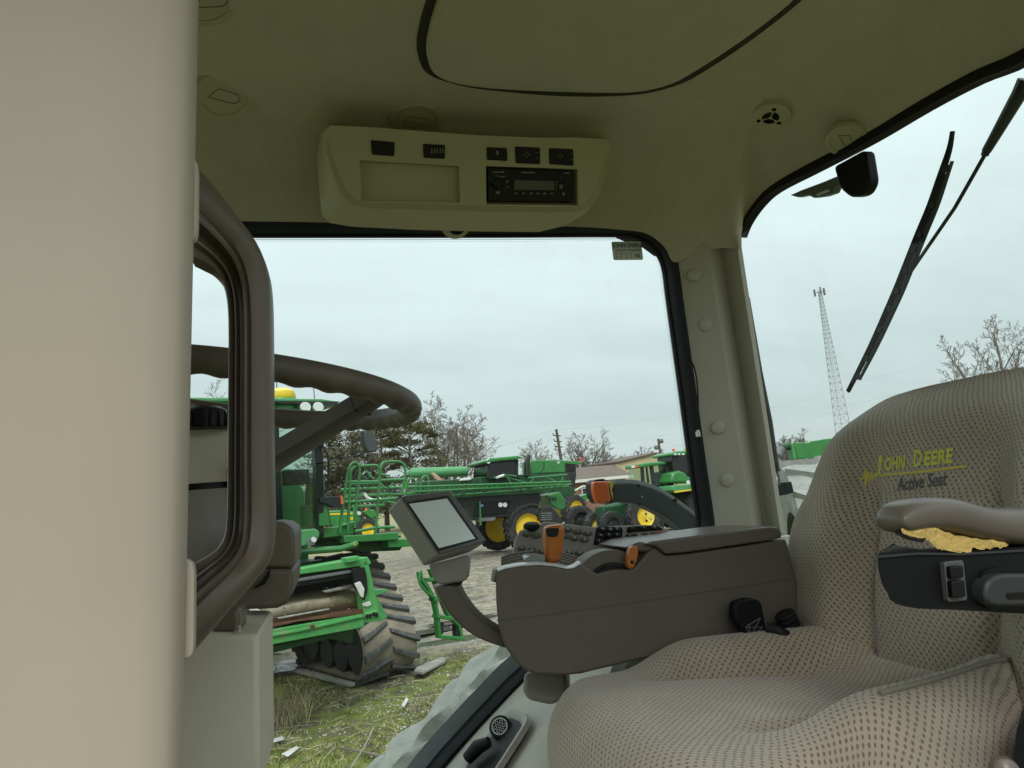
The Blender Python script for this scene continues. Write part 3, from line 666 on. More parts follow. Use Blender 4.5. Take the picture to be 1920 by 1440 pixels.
b.loft([[fp(a, c, -.006) for a, c in rimo], [fp((a*5+p[0])/6, (c*5+p[1])/6, -.004) for (a, c), p in zip(rimo, bulge)], [lerp(fp(*p, .004), PY(p[0], p[1], 1.47), .55) for p in mid], [PY(a, c, 1.485) for a, c in bulge], back, back2], cap=False)
b.loft([tray, [p - FN * .02 for p in tray]], cap=False); b.add([p - FN * .02 for p in tray], [tuple(range(len(tray)))])
b.loft([radio_h, [p - FN * .03 for p in radio_h]], cap=False); b.add([p - FN * .03 for p in radio_h], [tuple(range(4))])
shell = obj('console_shell', b, M['console_beige'], rc, ang=40)
def fbox(name, q, d0, d1, m, parent, bev=.001, r=.003):
    o_ = fillet([fp(a, c, -d1) for a, c in q], r, 3); bb = B(); bb.prism(o_, FN * -(d1 + d0)); return obj(name, bb, m, parent, bev)
for q in [[(695,263),(740,267),(739,293),(697,290)], [(793,270),(834,272),(834,298),(794,296)], [(912,276),(950,278),(951,302),(913,300)], [(965,275),(1012,277),(1012,308),(967,306)], [(1029,278),(1074,280),(1075,311),(1030,308)]]:
    s_ = fbox('switch', q, .002, .003, M['black'], rc)
    bb = B(); x0, x1 = q[0][0], q[1][0]; y0, y1 = q[0][1], q[3][1]
    if x0 == 793:
        for xx in (808, 813, 818, 824, 829): bb.prism([fp(a, c, -.0034) for a, c in [(xx,279),(xx+2,279),(xx+2,288),(xx,288)]], FN * .0003)
    elif x0 == 912: bb.prism([fp(a, c, -.0034) for a, c in [(930,283),(934,283),(934,291),(930,291)]], FN * .0003)
    elif x0 > 950:
        for xx, yy_ in ((0,-4),(4,0),(0,4),(-4,0),(20,-4),(20,7)):
            xc, yc = (x0 + x1) / 2 + xx - 2, (y0 + y1) / 2 + yy_; bb.prism([fp(a, c, -.0034) for a, c in [(xc-1,yc-1.2),(xc+1,yc-1.2),(xc+1,yc+1.2),(xc-1,yc+1.2)]], FN * .0003)
    if bb.v: obj('switch_symbol', bb, M['grey_print'], s_)
rad = fbox('radio', [(915,313),(1076,319),(1077,379),(916,377)], .02, -.006, M['black'], rc, .002)
fbox('radio_display', [(964,337),(1040,339),(1040,357),(964,356)], .0, -.005, M['dark_trim'], rad)
bb = B()
for k, xx in enumerate((966, 980, 994, 1007, 1020, 1033)): bb.prism([fp(a, c, .0035) for a, c in [(xx,361),(xx+5,361),(xx+5,364),(xx,364)]], FN * .0003)
for xx, yy_, w_, h_ in ((924,321,22,2.5),(978,322,26,2.5),(1058,323,11,2.5),(930,328,3,3),(936,330,12,2),(922,337,2,2),(922,350,2,2),(950,338,4,4),(950,349,4,2),(930,358,8,5),(1043,345,2,3),(1042,352,2,2),(1050,346,6,7),(1044,340,2,2),(1052,331,2,2),(1055,361,5,5)): bb.prism([fp(a, c, .0035) for a, c in [(xx,yy_),(xx+w_,yy_),(xx+w_,yy_+h_),(xx,yy_+h_)]], FN * .0003)
obj('radio_print', bb, M['grey_print'], rad, kind='stuff')
bb = B(); c = fp(932, 344); bb.lathe([(.011, 0.003), (.011, -.004), (.009, -.006), (0, -.006)], c, -FN, 24); obj('radio_knob', bb, M['black'], rad)
lk = PY(856, 423, 1.50); 
b = B(); b.lathe([(.034, -.01), (.034, .0), (.031, .0015), (.0, .002)], lk + V((0, .006, .004)), (0, -.72, -.70), 32); obj('lock_boss', b, M['console_beige'], rc, ang=50)
b = B(); b.lathe([(.020, .0), (.020, .006), (.016, .0065), (.015, .004), (.010, .004), (.009, .0075), (0, .008)], lk, (0, -.75, -.66), 28); obj('lock_ring', b, M['black'], rc, ang=35)
b = B(); b.lathe([(.0085, .007), (.0085, .0095), (0, .010)], lk, (0, -.75, -.66), 20); obj('lock_button', b, M['grey_plastic'], rc)
# ================================================================== DRIVER SEAT
seat = thing('driver_seat', 'cushioned driver seat in beige dotted cloth with worn armrest', 'seat', (.6, .93, 1.3), w=True)
BO = V((.838, .93, 1.88)); BN = V((-.975, 0, .22)).normalized(); BU = V((.22, 0, .975)).normalized(); BC = .92
outl = [PP(a, c, BO, BN) for a, c in [(1496,1215),(1480,1160),(1472,1100),(1470,1050),(1476,1000),(1488,962),(1505,925),(1514,880),(1527,825),(1543,782),(1566,750),(1602,730),(1672,710)]]
us = [(p - BO).dot(BU) for p in outl]; hs = [p.y - BC for p in outl]
UT = (PP(1790, 690, BO, BN) - BO).dot(BU)
us = [-.12, -.03] + us; hs = [hs[0] * .93, hs[0] * .97] + hs
us.append(UT); hs.append(.06)
ps = smooth_path([V((a, h, 0)) for a, h in zip(us, hs)], 6); us = [p.x for p in ps]; hs = [p.y for p in ps]
def hwid(u): return interp(us, hs, u)
NF, NBK = 56, 14
def back_pt(i, j, NR=64):
    t = i / NR; u = -.10 + (UT + .10) * (1 - (1 - t) ** 1.35); hw = hwid(u)
    top = sstep(.72, 1.0, t); thick = .125 * sqrt(max(0, 1 - top ** 2.6)) + .003
    xm = .055 * top
    if j <= NF:
        a = 1 - 2 * j / NF; aa = abs(a); hw0 = .29
        ya = a * hw; q = abs(ya) / hw0
        bol = .052 * sstep(.39, .66, q) * (1 - .8 * sstep(.45, .95, t)); seam = .021 * math.exp(-((q - .40) / .022) ** 2) * (1 - sstep(.42, .72, t))
        rnd = (1 - aa ** 3.2) ** .5 if aa < 1 else 0
        lumbar = .016 * math.exp(-((u - .10) / .10) ** 2) * (1 - sstep(.3, .6, q))
        d = (bol - seam + lumbar) + (rnd - 1) * .075 - xm * 1.0
        pos = BO + BU * u; pos.y = BC + ya
        return pos + BN * d
    a = -1 + 2 * (j - NF) / NBK
    pos = BO + BU * u; pos.y = BC + a * hw * .98
    return pos - BN * (.075 + thick * (1 - a * a) ** .35 + xm * .2)
b = B(); b.grid(lambda a, c: back_pt(round(a * 64), round(c * (NF + NBK)) % (NF + NBK)), 64, NF + NBK, 'arc')
back = obj('backrest', b, M['fabric'], seat, ang=60, sub=1)
bbvh = BVHTree.FromPolygons([V(p) for p in b.v], b.f)
# embroidery laid on the cloth
def on_cloth(bb, lift=.0012):
    for k, p in enumerate(bb.v):
        d = (V(p) - CAMPOS).normalized(); h = bbvh.ray_cast(V(p) - d * .3, d)
        if h[0] is not None: bb.v[k] = tuple(h[0] - d * (lift if k % 2 else lift))
    return bb
def sub_text(body, size, px0, py0, px1, py1, shear=.2, bold=0.0, sx=1.0):
    a, c = PP(px0, py0, BO, BN), PP(px1, py1, BO, BN); ux = (c - a).normalized(); uy = BN.cross(ux)
    if uy.z < 0: uy = -uy
    bb = text_b(body, size, (a + c) / 2 + BN * .0, ux, uy, 0, shear, bold=bold, sx=sx)
    x = [V(p).dot(ux) for p in bb.v]; s_ = (c - a).length / (max(x) - min(x)); m_ = (a + c) / 2
    bb.v = [tuple(V(p) + ux * ((V(p) - m_).dot(ux)) * (s_ - 1)) for p in bb.v]
    return bb
tb = sub_text('John Deere', .036, 1640, 874, 1786, 854, .15, .0012)
bb1 = B()
for body, sz, a, c in (('J', .037, (1640,872), (1656,870)), ('OHN', .030, (1658,872), (1697,867)), ('D', .037, (1711,862), (1728,860)), ('EERE', .030, (1731,862), (1786,855))):
    t_ = sub_text(body, sz, *a, *c, .15, .0010); bb1.add(t_.v, t_.f)
obj('embroidered_name', on_cloth(bb1), M['thread_yellow'], back, fix=False)
t_ = sub_text('Active Seat', .030, 1680, 910, 1775, 898, .25, .0005); obj('embroidered_script', on_cloth(t_), M['thread_navy'], back, fix=False)
bb1 = B(); wave = [(1613,899),(1620,895),(1624,879),(1622,911),(1628,884),(1630,904),(1634,886),(1636,899),(1639,889),(1642,893),(1648,889),(1653,892),(1657,890),(1700,887),(1740,883),(1780,878),(1812,874)]
wp = []
for p, q in zip(wave[:-1], wave[1:]):
    for k in range(4): wp.append(PP(lerp(p[0], q[0], k/4), lerp(p[1], q[1], k/4), BO, BN))
wp.append(PP(*wave[-1], BO, BN))
for p, q in zip(wp[:-1], wp[1:]):
    s_ = (q - p).cross(BN).normalized() * .0018; bb1.add([p + s_, p - s_, q - s_, q + s_], [(0,1,2,3)])
obj('embroidered_wave', on_cloth(bb1), M['thread_gold'], back, fix=False)

# cushion
CC, CH = .948, .262
def cush(a, c):
    # a: 0 front underside .. 1 back; c: 0..1 across, far side first
    v = 1 - 2 * c; q = abs(v)
    if a < .30:                      # front roll
        t = a / .30; ang = -1.25 + (1.25 + 1.45) * t
        x = .375 - .085 * cos(ang) ** .8 if abs(ang) < pi/2 else .375; z = 1.805 + .085 * sin(ang)
        x = .365 - .078 * cos(ang); zt_ = z
    else:
        t = (a - .30) / .70; x = .365 - .078 * cos(1.45) + t * .515; zt_ = 1.805 + .085 * sin(1.45) + 0
    back_t = sstep(.42, .80, x)
    y = CC + v * CH * (1 - .16 * sstep(.60, .86, x)) * (1 + .03 * sin(min(1, max(0, (x - .28) / .5)) * pi))
    edge = sstep(.80, 1.0, q)
    crown = .012 * (1 - q * q) * (1 - back_t)
    bowl = -.026 * back_t * (1 - sstep(.34, .58, q)) + .030 * sstep(.74, .84, x) * (1 - sstep(.5, .8, q))
    bol = .036 * sstep(.52, .74, q) * (1 - .5 * sstep(.82, 1, q)) * sstep(.455, .60, x + .02 * q)
    seam = -.020 * math.exp(-((q - .50) / .055) ** 2) * sstep(.43, .56, x) * (1 - sstep(.74, .84, x)) - .004 * math.exp(-((q - .50) / .014) ** 2) * sstep(.43, .5, x)
    cor = -(edge ** 2) * .07 - .02 * sstep(.9, 1, q)
    near = .010 * sstep(0, -.6, v) * sstep(.5, .62, x)
    xx = x + .07 * q ** 4 * (1 - sstep(.30, .55, x))
    up = sstep(1.75, 1.86, zt_)
    wr = .0022 * sin(x * 46 + v * 6) * math.exp(-((x - .56) / .10) ** 2) * math.exp(-((v + .25) / .3) ** 2)
    return V((xx, y - .0 * q, zt_ + (crown + bowl + bol + near + seam + wr) * up + cor * (.5 + .5 * up) - .012 * sstep(.78, .9, x)))
b = B(); b.grid(cush, 60, 56, 'arc'); 
# underside closes the cushion
rim_ = [V(cush(1, k / 14)) for k in range(15)]
cushion = obj('seat_cushion', b, M['fabric'], seat, ang=60, sub=1)
b = B(); b.box((.6, .93, 1.72), (.5, .5, .14)); obj('seat_pan', b, M['black'], seat, .02)
b = B(); b.box((.6, .93, 1.43), (.42, .42, .44)); obj('suspension_boot', b, M['black_matt'], seat, .03)
pp_ = [V(cush(a, .905)) + V((0, -.001, .002)) for a in [.62 + .36 * k / 14 for k in range(15)]]
b = B(); b.tube(pp_, .0035, 8); obj('piping', b, M['fabric_plain'], seat)

M['charcoal'] = mat('charcoal_plastic', (.032, .034, .037), .5, spec=.4, bump=(500, .2, .0008))
# worn armrest on the near side
arm_o = [PY(a, c, .60) for a, c in [(1641,1038),(1712,1032),(1802,1034),(1860,1030),(1925,1025),(2040,1014),(2040,1166),(1920,1151),(1800,1144),(1720,1141),(1696,1137),(1680,1132),(1668,1124),(1658,1114),(1650,1102),(1645,1088),(1641,1072),(1639,1052)]]
ax0 = min(p.x for p in arm_o); bb = B(); bb.loft([[p + V((.004 * (p.x < ax0 + .01), .0, 0)) for p in arm_o], [V((max(p.x, ax0 + .075 - .3 * 0), p.y + .055, p.z)) for p in arm_o]])
arm = obj('armrest_base', bb, M['soft_black'], seat, .005)
b = B(); b.prism([PY(a, c, .597) for a, c in [(1650,1046),(1720,1040),(1800,1041),(1925,1034),(2040,1024),(2040,1020),(1925,1030),(1800,1037),(1720,1036),(1651,1041)]], (0, .003, 0)); obj('base_lip', b, M['charcoal'], arm)
b = B(); b.prism(fillet([PY(a, c, .594) for a, c in [(1771,1054),(1807,1050),(1815,1126),(1779,1130)]], .003), (0, .01, 0)); pl = obj('switch_plate', b, M['dark_trim'], arm, .001)
for q in ([(1783,1063),(1806,1060),(1808,1083),(1785,1086)], [(1785,1090),(1809,1087),(1812,1119),(1788,1122)]):
    b = B(); b.prism(fillet([PY(a, c, .588) for a, c in q], .002), (0, .008, 0)); obj('rocker_switch', b, M['black'], pl, .0015)
b = B(); b.prism([PY(a, c, .5895) for a, c in [(1793,1068),(1800,1067),(1800,1072),(1794,1073)]], (0, .001, 0)); obj('switch_symbol', b, M['grey_print'], pl)
b = B(); b.prism(fillet([PY(a, c, .5965) for a, c in [(1836,1074),(1870,1062),(2000,1062),(2000,1140),(1850,1143),(1834,1120)]], .012), (0, .006, 0)); obj('handle_recess', b, M['black'], arm)
b = B(); b.prism(fillet([PY(a, c, .584) for a, c in [(1850,1090),(1875,1076),(1990,1076),(1990,1136),(1860,1138),(1847,1122)]], .010), (0, .02, 0)); hl = obj('lift_handle', b, M['charcoal'], arm, .007)
b = B(); b.prism(fillet([PY(a, c, .583) for a, c in [(1888,1112),(1990,1108),(1990,1122),(1890,1124)]], .003), (0, .004, 0)); obj('handle_slot', b, M['black'], hl)
TOP = [(1659,972),(1664,958),(1676,946),(1700,937),(1740,931),(1775,931),(1800,935),(1825,943),(1850,949),(1885,951),(1925,950),(2040,946)]
BOT = [(1662,984),(1668,996),(1682,1002),(1700,997),(1745,996),(1780,1004),(1800,1011),(1825,1017),(1850,1021),(1885,1025),(1925,1028),(2040,1033)]
rg = []
for (a, c), (d, e) in zip(TOP, BOT):
    t, bo = PY((a+d)/2, c, .615), PY((a+d)/2, e, .615); h = t.z - bo.z; x = (t.x + bo.x) / 2; zc_ = (t.z + bo.z) / 2; wd_ = .037
    ww = wd_ * (.42 + .58 * sqrt(min(1, max(0, (a - 1657) / 120))))
    yc_ = .591 + ww
    rg.append([V((x, yc_ + ww * math.copysign(abs(cos(2*pi*k/20)) ** .6, cos(2*pi*k/20)), zc_ + h/2 * math.copysign(abs(sin(2*pi*k/20)) ** .75, sin(2*pi*k/20)))) for k in range(20)])
b = B(); b.loft(rg); obj('armrest_pad', b, M['pad'], seat, ang=60, sub=1)
fo = [(1690,992),(1720,988),(1750,990),(1790,1004),(1822,1012),(1860,1012),(1875,1018),(1890,1022),(1875,1027),(1850,1029),(1826,1029),(1818,1035),(1800,1037),(1775,1033),(1758,1028),(1745,1018),(1735,1010),(1718,1008),(1700,1004)]
fo = smooth_path([PY(a, c, .597) for a, c in fo], 4, True); rnd_ = random.Random(3)
fo = [p + V((rnd_.uniform(-.0012, .0012), 0, rnd_.uniform(-.0012, .0012))) for p in fo]
b = B(); b.loft([fo, [p + V((.012, .012, 0)) for p in fo], [p + V((.026, .022, 0)) for p in fo]]); obj('exposed_foam', b, M['foam'], seat, .003)
b = B(); b.prism([PY(a, c, .597) for a, c in [(1676,1000),(1700,1000),(1735,1012),(1730,1018),(1700,1012)]], (.008, .008, 0)); obj('torn_backing', b, M['black_matt'], seat, .001)
for px, py in ((1654,1033), (1710,1033)):
    b = B(); b.lathe([(.0022, -.004), (.0022, .001), (.001, .002)], PY(px, py + 2, .604), (0, 0, 1), 8); obj('screw', b, M['rust'], arm)
b = B(); c = PY(1884, 1446, .60); b.lathe([(.012, -.01), (.0135, .0), (.011, .009), (.005, .012), (0, .0125)], c, (-.5, -.8, .3), 24); obj('adjuster_knob', b, M['pad'], seat)
b = B(); b.prism(fillet([PY(a, c, .64) for a, c in [(1906,1360),(1960,1310),(2040,1320),(2040,1520),(1895,1520),(1900,1440)]], .01), (.04, .03, 0)); obj('side_cover', b, M['soft_black'], seat, .005)
# seat belt buckle beside the console
b = B(); yb = 1.145
b.prism(fillet([PY(a, c, yb) for a, c in [(1378,1130),(1408,1121),(1428,1127),(1434,1160),(1441,1196),(1404,1200),(1388,1174),(1377,1160)]], .008), (0, .022, 0)); bk = obj('belt_buckle', b, M['soft_black'], seat, .004)
b = B(); zz = [(1398,1176),(1426,1158),(1431,1176),(1408,1192),(1398,1176),(1431,1176),(1426,1158),(1408,1192),(1403,1170)]
for p, q in zip(zz[:-1], zz[1:]): b.beam(PY(*p, yb - .002), PY(*q, yb - .002), .0009, .0006)
obj('cross_stitching', b, M['grey_print'], bk)
b = B(); b.tube(smooth_path([PY(1436,1180,1.14), PY(1466,1190,1.125), PY(1488,1206,1.12), PY(1505,1225,1.11)], 5), .012, 10); obj('belt_webbing', b, M['soft_black'], seat)
b = B(); pts = smooth_path([PY(1470,1150,1.15), PY(1484,1176,1.15), PY(1500,1196,1.14), PY(1514,1212,1.13)], 10); b.tube(pts, [.017 + .0025 * sin(i * 1.9) for i in range(len(pts))], 12); obj('bellows_hose', b, M['black_matt'], seat)

# ================================================================== CONTROL CONSOLE (right armrest)
con = thing('control_console', 'grey brown armrest console with keypad, orange levers and padded lid', 'control console', PY(1020, 1300, 1.28), w=True)
CYA, CW = 1.19, .15
side = [(929,1078),(933,1071),(948,1066),(976,1061),(1010,1060),(1042,1063),(1064,1068),(1076,1066),(1089,1057),(1094,1058),(1121,1077),(1132,1072),(1145,1069),(1165,1067),(1179,1068),(1190,1064),(1217,1034),(1222,1028),(1232,1027),(1248,1041),(1280,1039),(1330,1032),(1400,1022),(1466,1011),(1475,1011),(1500,1110),(1515,1195),(1400,1208),(1200,1237),(1090,1264),(1060,1267),(1012,1266),(988,1260),(966,1242),(946,1212),(934,1175),(930,1130)]
side3 = [PY(a, c, CYA) for a, c in side]; sx0 = min(p.x for p in side3)
b = B(); b.loft([side3, [p + V((.048 * (1 - sstep(0, .16, p.x - sx0)), CW, 0)) for p in side3]]); bod = obj('console_body', b, M['grey_brown'], con, .006, 3)
b = B(); pts = [PY(a, c, CYA - .0003) for a, c in [(931,1163),(1000,1156),(1200,1128),(1400,1098),(1478,1086)]]
for p, q in zip(pts[:-1], pts[1:]): b.beam(p, q, .0012, .0012)
obj('body_seam', b, M['dark_trim'], bod)
lid_o = [(1211,1020),(1222,1015),(1300,1005),(1400,992),(1445,987),(1460,990),(1466,997),(1466,1008),(1440,1014),(1330,1030),(1278,1037),(1249,1039),(1232,1025)]
b = B(); b.prism([PY(a, c, CYA - .008) for a, c in lid_o], (0, CW + .02, 0)); obj('padded_lid', b, M['pad'], con, .014, 4)
b = B(); b.prism([PY(a, c, CYA + .004) for a, c in [(1172,1027),(1200,1016),(1216,1018),(1236,1028),(1225,1032),(1206,1036)]], (0, CW - .01, 0)); obj('lid_hinge', b, M['pad'], con, .004)
# dial hump
oc = PY(1150, 1118, CYA + .012)
def hump(R0, R1, y0, y1, m, name, par, a0, a1, n=22):
    bb = B(); bb.loft([[oc + V((cos(a) * r_, yy_, sin(a) * r_)) for r_, yy_ in ((R0, y0), (R1, y0), (R1, y1), (R0, y1))] for a in [a0 + (a1 - a0) * k / n for k in range(n + 1)]]); return obj(name, bb, m, par, .0015)
hr = .079
hp1 = hump(.052, hr, .0, .05, M['grey_brown'], 'dial_hump', con, radians(22), radians(150))
hump(.030, .0535, -.006, .045, M['blue_black'], 'thumb_wheel', con, radians(25), radians(155))
bb = B()
for k in range(18):
    a = radians(50 + 95 * k / 17); p = oc + V((cos(a) * .0565, -.002, sin(a) * .0565)); bb.box(p, (.0032, .004, .0022), M=Mx.Rotation(-a + pi/2, 3, 'Y'))
obj('wheel_ridges', bb, M['black'], hp1, kind='stuff')
bb = B(); bb.prism(fillet([PY(a, c, CYA - .010) for a, c in [(1184,1026),(1190,1023),(1197,1026),(1198,1040),(1193,1056),(1188,1066),(1181,1067),(1177,1060),(1178,1046)]], .003), (0, .018, 0)); ht = obj('hand_throttle', bb, M['orange'], con, .003)
bb = B(); bb.lathe([(.0032, 0), (.0032, .0006), (0, .0007)], PY(1185, 1054, CYA - .0098), (0, -1, 0), 14); obj('throttle_screw', bb, M['black'], ht)
# bright top strip, ribs and smoky cover
bb = B(); tp = [(934,1071),(948,1065),(976,1060),(1010,1058),(1042,1061),(1064,1066),(1076,1064),(1089,1056)]
a3 = [PY(a, c, CYA + .003) + V((0, 0, .001)) for a, c in tp]; bb.loft([[p, p + V((0, .012, .003)), p + V((0, .012, .0005)), p + V((0, 0, -.002))] for p in a3]); obj('top_edge_strip', bb, M['chrome'], con)
for k in range(4):
    bb = B(); pts = [PY(a, c - k * 5.5, CYA + .022 + k * .02) for a, c in [(940,1064),(955,1058),(975,1054),(1000,1051)]]; bb.tube(pts, .0032, 6); obj('rib', bb, M['brown'], con)
    bb = B(); pts = [PY(a, c - k * 5, CYA + .022 + k * .02) for a, c in [(1050,1052),(1065,1056),(1078,1061)]]; bb.tube(pts, .0028, 6); obj('rib', bb, M['brown'], con)
bb = B(); bb.prism([PY(a, c, CYA + .018) for a, c in [(982,1057),(988,1045),(1000,1040),(1022,1040),(1024,1056)]], (0, .05, 0)); obj('smoky_cover', bb, M['clear'], con, .003)
bb = B(); bb.prism([PY(a, c, CYA + .10) for a, c in [(928,1078),(926,1090),(930,1094),(944,1080),(944,1064),(930,1068)]], (0, .03, 0)); obj('front_knob', bb, M['brown'], con, .003)
# shift lever
def ring_at(py, w0, w1, yc, d):
    c0 = PY((w0 + w1) / 2, py, yc); hw_ = (PY(w1, py, yc).x - PY(w0, py, yc).x) / 2
    return [c0 + V((hw_ * math.copysign(abs(cos(2*pi*k/20)) ** .7, cos(2*pi*k/20)), d * math.copysign(abs(sin(2*pi*k/20)) ** .7, sin(2*pi*k/20)), 0)) for k in range(20)]
LY = CYA + .05
bb = B(); bb.loft([ring_at(1055, 1026, 1047, LY, .010), ring_at(1052, 1022, 1051, LY, .013), ring_at(1042, 1020, 1053, LY, .0135), ring_at(1041, 1020.6, 1052.4, LY, .013), ring_at(1040, 1020, 1053, LY, .0135), ring_at(1020, 1019, 1055, LY, .015), ring_at(1000, 1018, 1057, LY, .017), ring_at(990, 1018.5, 1057, LY, .017), ring_at(985, 1022, 1054, LY, .014), ring_at(983, 1030, 1048, LY, .008)])
lev = obj('shift_lever', bb, M['orange'], con, ang=40, sub=1)
bb = B(); bb.prism(fillet([PY(a, c, LY - .0178) for a, c in [(1024,990),(1049,990),(1048,1001),(1044,1007),(1030,1007),(1026,1002)]], .003), (0, .008, 0)); obj('lever_switch', bb, M['black'], lev, .002)
bb = B(); bb.tube([PY(1036, 1050, LY), PY(1036, 1066, LY)], .0035, 8); obj('lever_stem', bb, M['steel'], lev)
# keypad
KO = PY(1100, 1010, 1.36); KN = V((-.08, -.80, .60)).normalized()
kp = lambda px, py, d=0.0: PP(px, py, KO, KN) + KN * d
kpo = [(962,1052),(961,1036),(965,1012),(974,994),(988,989),(1010,988),(1013,981),(1020,977),(1036,978),(1065,982),(1107,987),(1160,985),(1205,983),(1235,984),(1247,990),(1262,1003),(1250,1030),(1180,1075),(1090,1090),(965,1080)]
bb = B(); bb.prism([kp(a, c) for a, c in kpo], -KN * .022); kpd = obj('keypad_panel', bb, M['keypad'], con, .003, 3)
def patch(q, d, m, par, name, r=.004, h=.0012):
    bb = B(); bb.prism(fillet([kp(a, c, d) for a, c in q], r, 4), -KN * h); return obj(name, bb, m, par, .0006)
patch([(1118,990),(1126,987),(1166,989),(1168,996),(1164,1020),(1112,1023)], .0014, M['black'], kpd, 'key_field'); patch([(1176,988),(1232,985),(1244,994),(1174,1000)], .0014, M['black'], kpd, 'key_field'); patch([(1172,1003),(1245,998),(1258,1004),(1240,1016),(1170,1020)], .0014, M['black'], kpd, 'key_field')
def key(px, py, rx, ry, glyph=None, gm='white', km='key'):
    bb = B(); c0 = kp(px, py); ux = (kp(px + 1, py) - c0); uy = (kp(px, py - 1) - c0)
    rings = []
    for rr, hh in ((1.0, 0), (1.0, .0022), (.86, .0036), (.5, .0042)):
        rings.append([c0 + ux * rx * rr * cos(2*pi*k/18) + uy * ry * rr * sin(2*pi*k/18) + KN * (hh + .0008) for k in range(18)])
    bb.loft(rings); k_ = obj('key', bb, M[km], kpd, ang=50)
    if glyph:
        try: g = text_b(glyph, .0068, c0 + KN * .0056, ux, uy, .0002, sx=1.2, bold=.0001)
        except Exception: return
        k_['print'] = glyph; g.v = [tuple(p) for p in g.v]; kg.add(g.v, g.f) if gm == 'white' else kgg.add(g.v, g.f)
kg, kgg = B(), B()
for px, py, g in ((1045,989,'R'),(1064,994,'N'),(1083,998,'1'),(1102,1001,'7'),(1058,1006,'C'),(1077,1010,'D'),(1096,1013,'E')): key(px, py, 9, 5, g)
for px, py, g in ((987,1002,'A'),(1005,1005,'B')): key(px, py, 9, 5.5, g, 'green')
for px, py, g in ((978,1029,'V'),(998,1032,'L'),(1016,1036,'P'),(1067,1037,'O'),(1086,1038,'G'),(982,1043,'-'),(1074,1050,'o')): key(px, py, 8, 5, g)
for px, py, g in ((1130,994,'H'),(1144,995,'U'),(1157,994,'F'),(1126,1006,'+'),(1141,1005,'I'),(1156,1004,'i'),(1123,1016,'1'),(1153,1014,'1'),(1184,992,'I'),(1206,991,'T'),(1226,990,'O'),(1180,1006,'<'),(1198,1006,'W'),(1216,1005,'Y')): key(px, py, 6.5, 4.5, g, km='black')
key(1238, 1002, 8, 4.5, None, km='red_print')
obj('key_print', kg, M['white'], kpd, fix=False, kind='stuff'); obj('key_print', kgg, M['green_print'], kpd, fix=False, kind='stuff')
bb = B(); bb.lathe([(.016, 0), (.017, .012), (.013, .016), (0, .017)], kp(998, 989, -.012), (0, -.2, 1), 28); obj('encoder_knob', bb, M['black_matt'], con)
# post under the console
bb = B(); yp = 1.27
bb.loft([[PY(a, c, yp) for a, c in [(982,1262),(1062,1262)]] + [PY(a, c, yp + .10) for a, c in [(1068,1250),(995,1250)]], [PY(a, c, yp) for a, c in [(980,1296),(1066,1300)]] + [PY(a, c, yp + .10) for a, c in [(1070,1290),(990,1285)]], [PY(a, c, yp) for a, c in [(988,1312),(1034,1323)]] + [PY(a, c, yp + .10) for a, c in [(1060,1312),(1000,1305)]]]); obj('support_post', bb, M['grey_plastic'], con, .008, 3, ang=30)
# display on its curved arm
TL, TR, BR, BL = [PP(a, c, PY(835, 975, 1.20), V((.5, -.66, .56)).normalized()) for a, c in ((750,932),(841,921),(911,1017),(823,1043))]
MN = (TR - TL).cross(TL - BL).normalized()
if MN.y > 0: MN = -MN
bTL = PP(720, 957, TL - MN * .045, MN); dB = bTL - TL
dsp = obj('display_housing', B().hexa(fillet([TL, TR, BR, BL], 0, 1)[:4] if False else [TL, TR, BR, BL], [p + dB * .93 + (sum((TL, TR, BR, BL), V()) / 4 - p) * .03 for p in (TL, TR, BR, BL)]), M['grey_plastic'], con, .005, 3)
bb = B(); ctr = (TL + TR + BR + BL) / 4; q4 = [TL, TR, BR, BL]
ins_ = [lerp(p, ctr, .02) + MN * .0012 for p in q4]; bb.prism(fillet(ins_, .004, 3), MN * .003); obj('display_bezel', bb, M['dark_trim'], dsp, .0012)
mp_ = lambda a, c, d: PP(a, c, TL + MN * d, MN)
bb = B(); bb.prism([mp_(a, c, .0046) for a, c in [(762,942),(840,929),(897,1011),(821,1034)]], MN * .0006); obj('screen_surround', bb, M['black'], dsp)
bb = B(); bb.prism([mp_(a, c, .0056) for a, c in [(767,945),(838,935),(891,1010),(823,1028)]], MN * .0004); obj('screen', bb, M['screen'], dsp)
ux = (TR - TL).normalized(); uy = MN.cross(ux); bb = text_b('John Deere', .0075, mp_(800, 931, .0046), ux, uy, .0002); obj('lettering', bb, M['grey_print'], dsp, fix=False)
bb = B(); ny = 1.215
bb.loft([[PY(a, c, y_) for a, c, y_ in ((803,1058,ny),(880,1040,ny),(884,1040,ny+.05),(812,1052,ny+.05))], [PY(a, c, y_) for a, c, y_ in ((806,1070,ny),(879,1062,ny),(882,1062,ny+.045),(815,1066,ny+.045))], [PY(a, c, y_) for a, c, y_ in ((815,1090,ny),(878,1082,ny),(880,1080,ny+.04),(822,1086,ny+.04))], [PY(a, c, y_) for a, c, y_ in ((826,1097,ny),(872,1090,ny),(874,1088,ny+.035),(832,1094,ny+.035))]]); obj('display_neck', bb, M['grey_plastic'], con, .004, 3)
armL = [(817,1100),(826,1122),(838,1142),(856,1164),(880,1186),(910,1202),(950,1216)]; armR = [(868,1094),(876,1112),(888,1130),(902,1147),(920,1162),(938,1174),(960,1186)]
yA = 1.225; bb = B(); L3 = smooth_path([PY(a, c, yA) for a, c in armL], 4); R3 = smooth_path([PY(a, c, yA) for a, c in armR], 4)
bb.loft([[l, lerp(l, r_, .72), r_ + V((0, .02, 0)), r_ + V((0, .045, 0)), l + V((0, .045, 0))] for l, r_ in zip(L3, R3)]); obj('display_arm', bb, M['grey_brown'], con, .003, 2, ang=35)
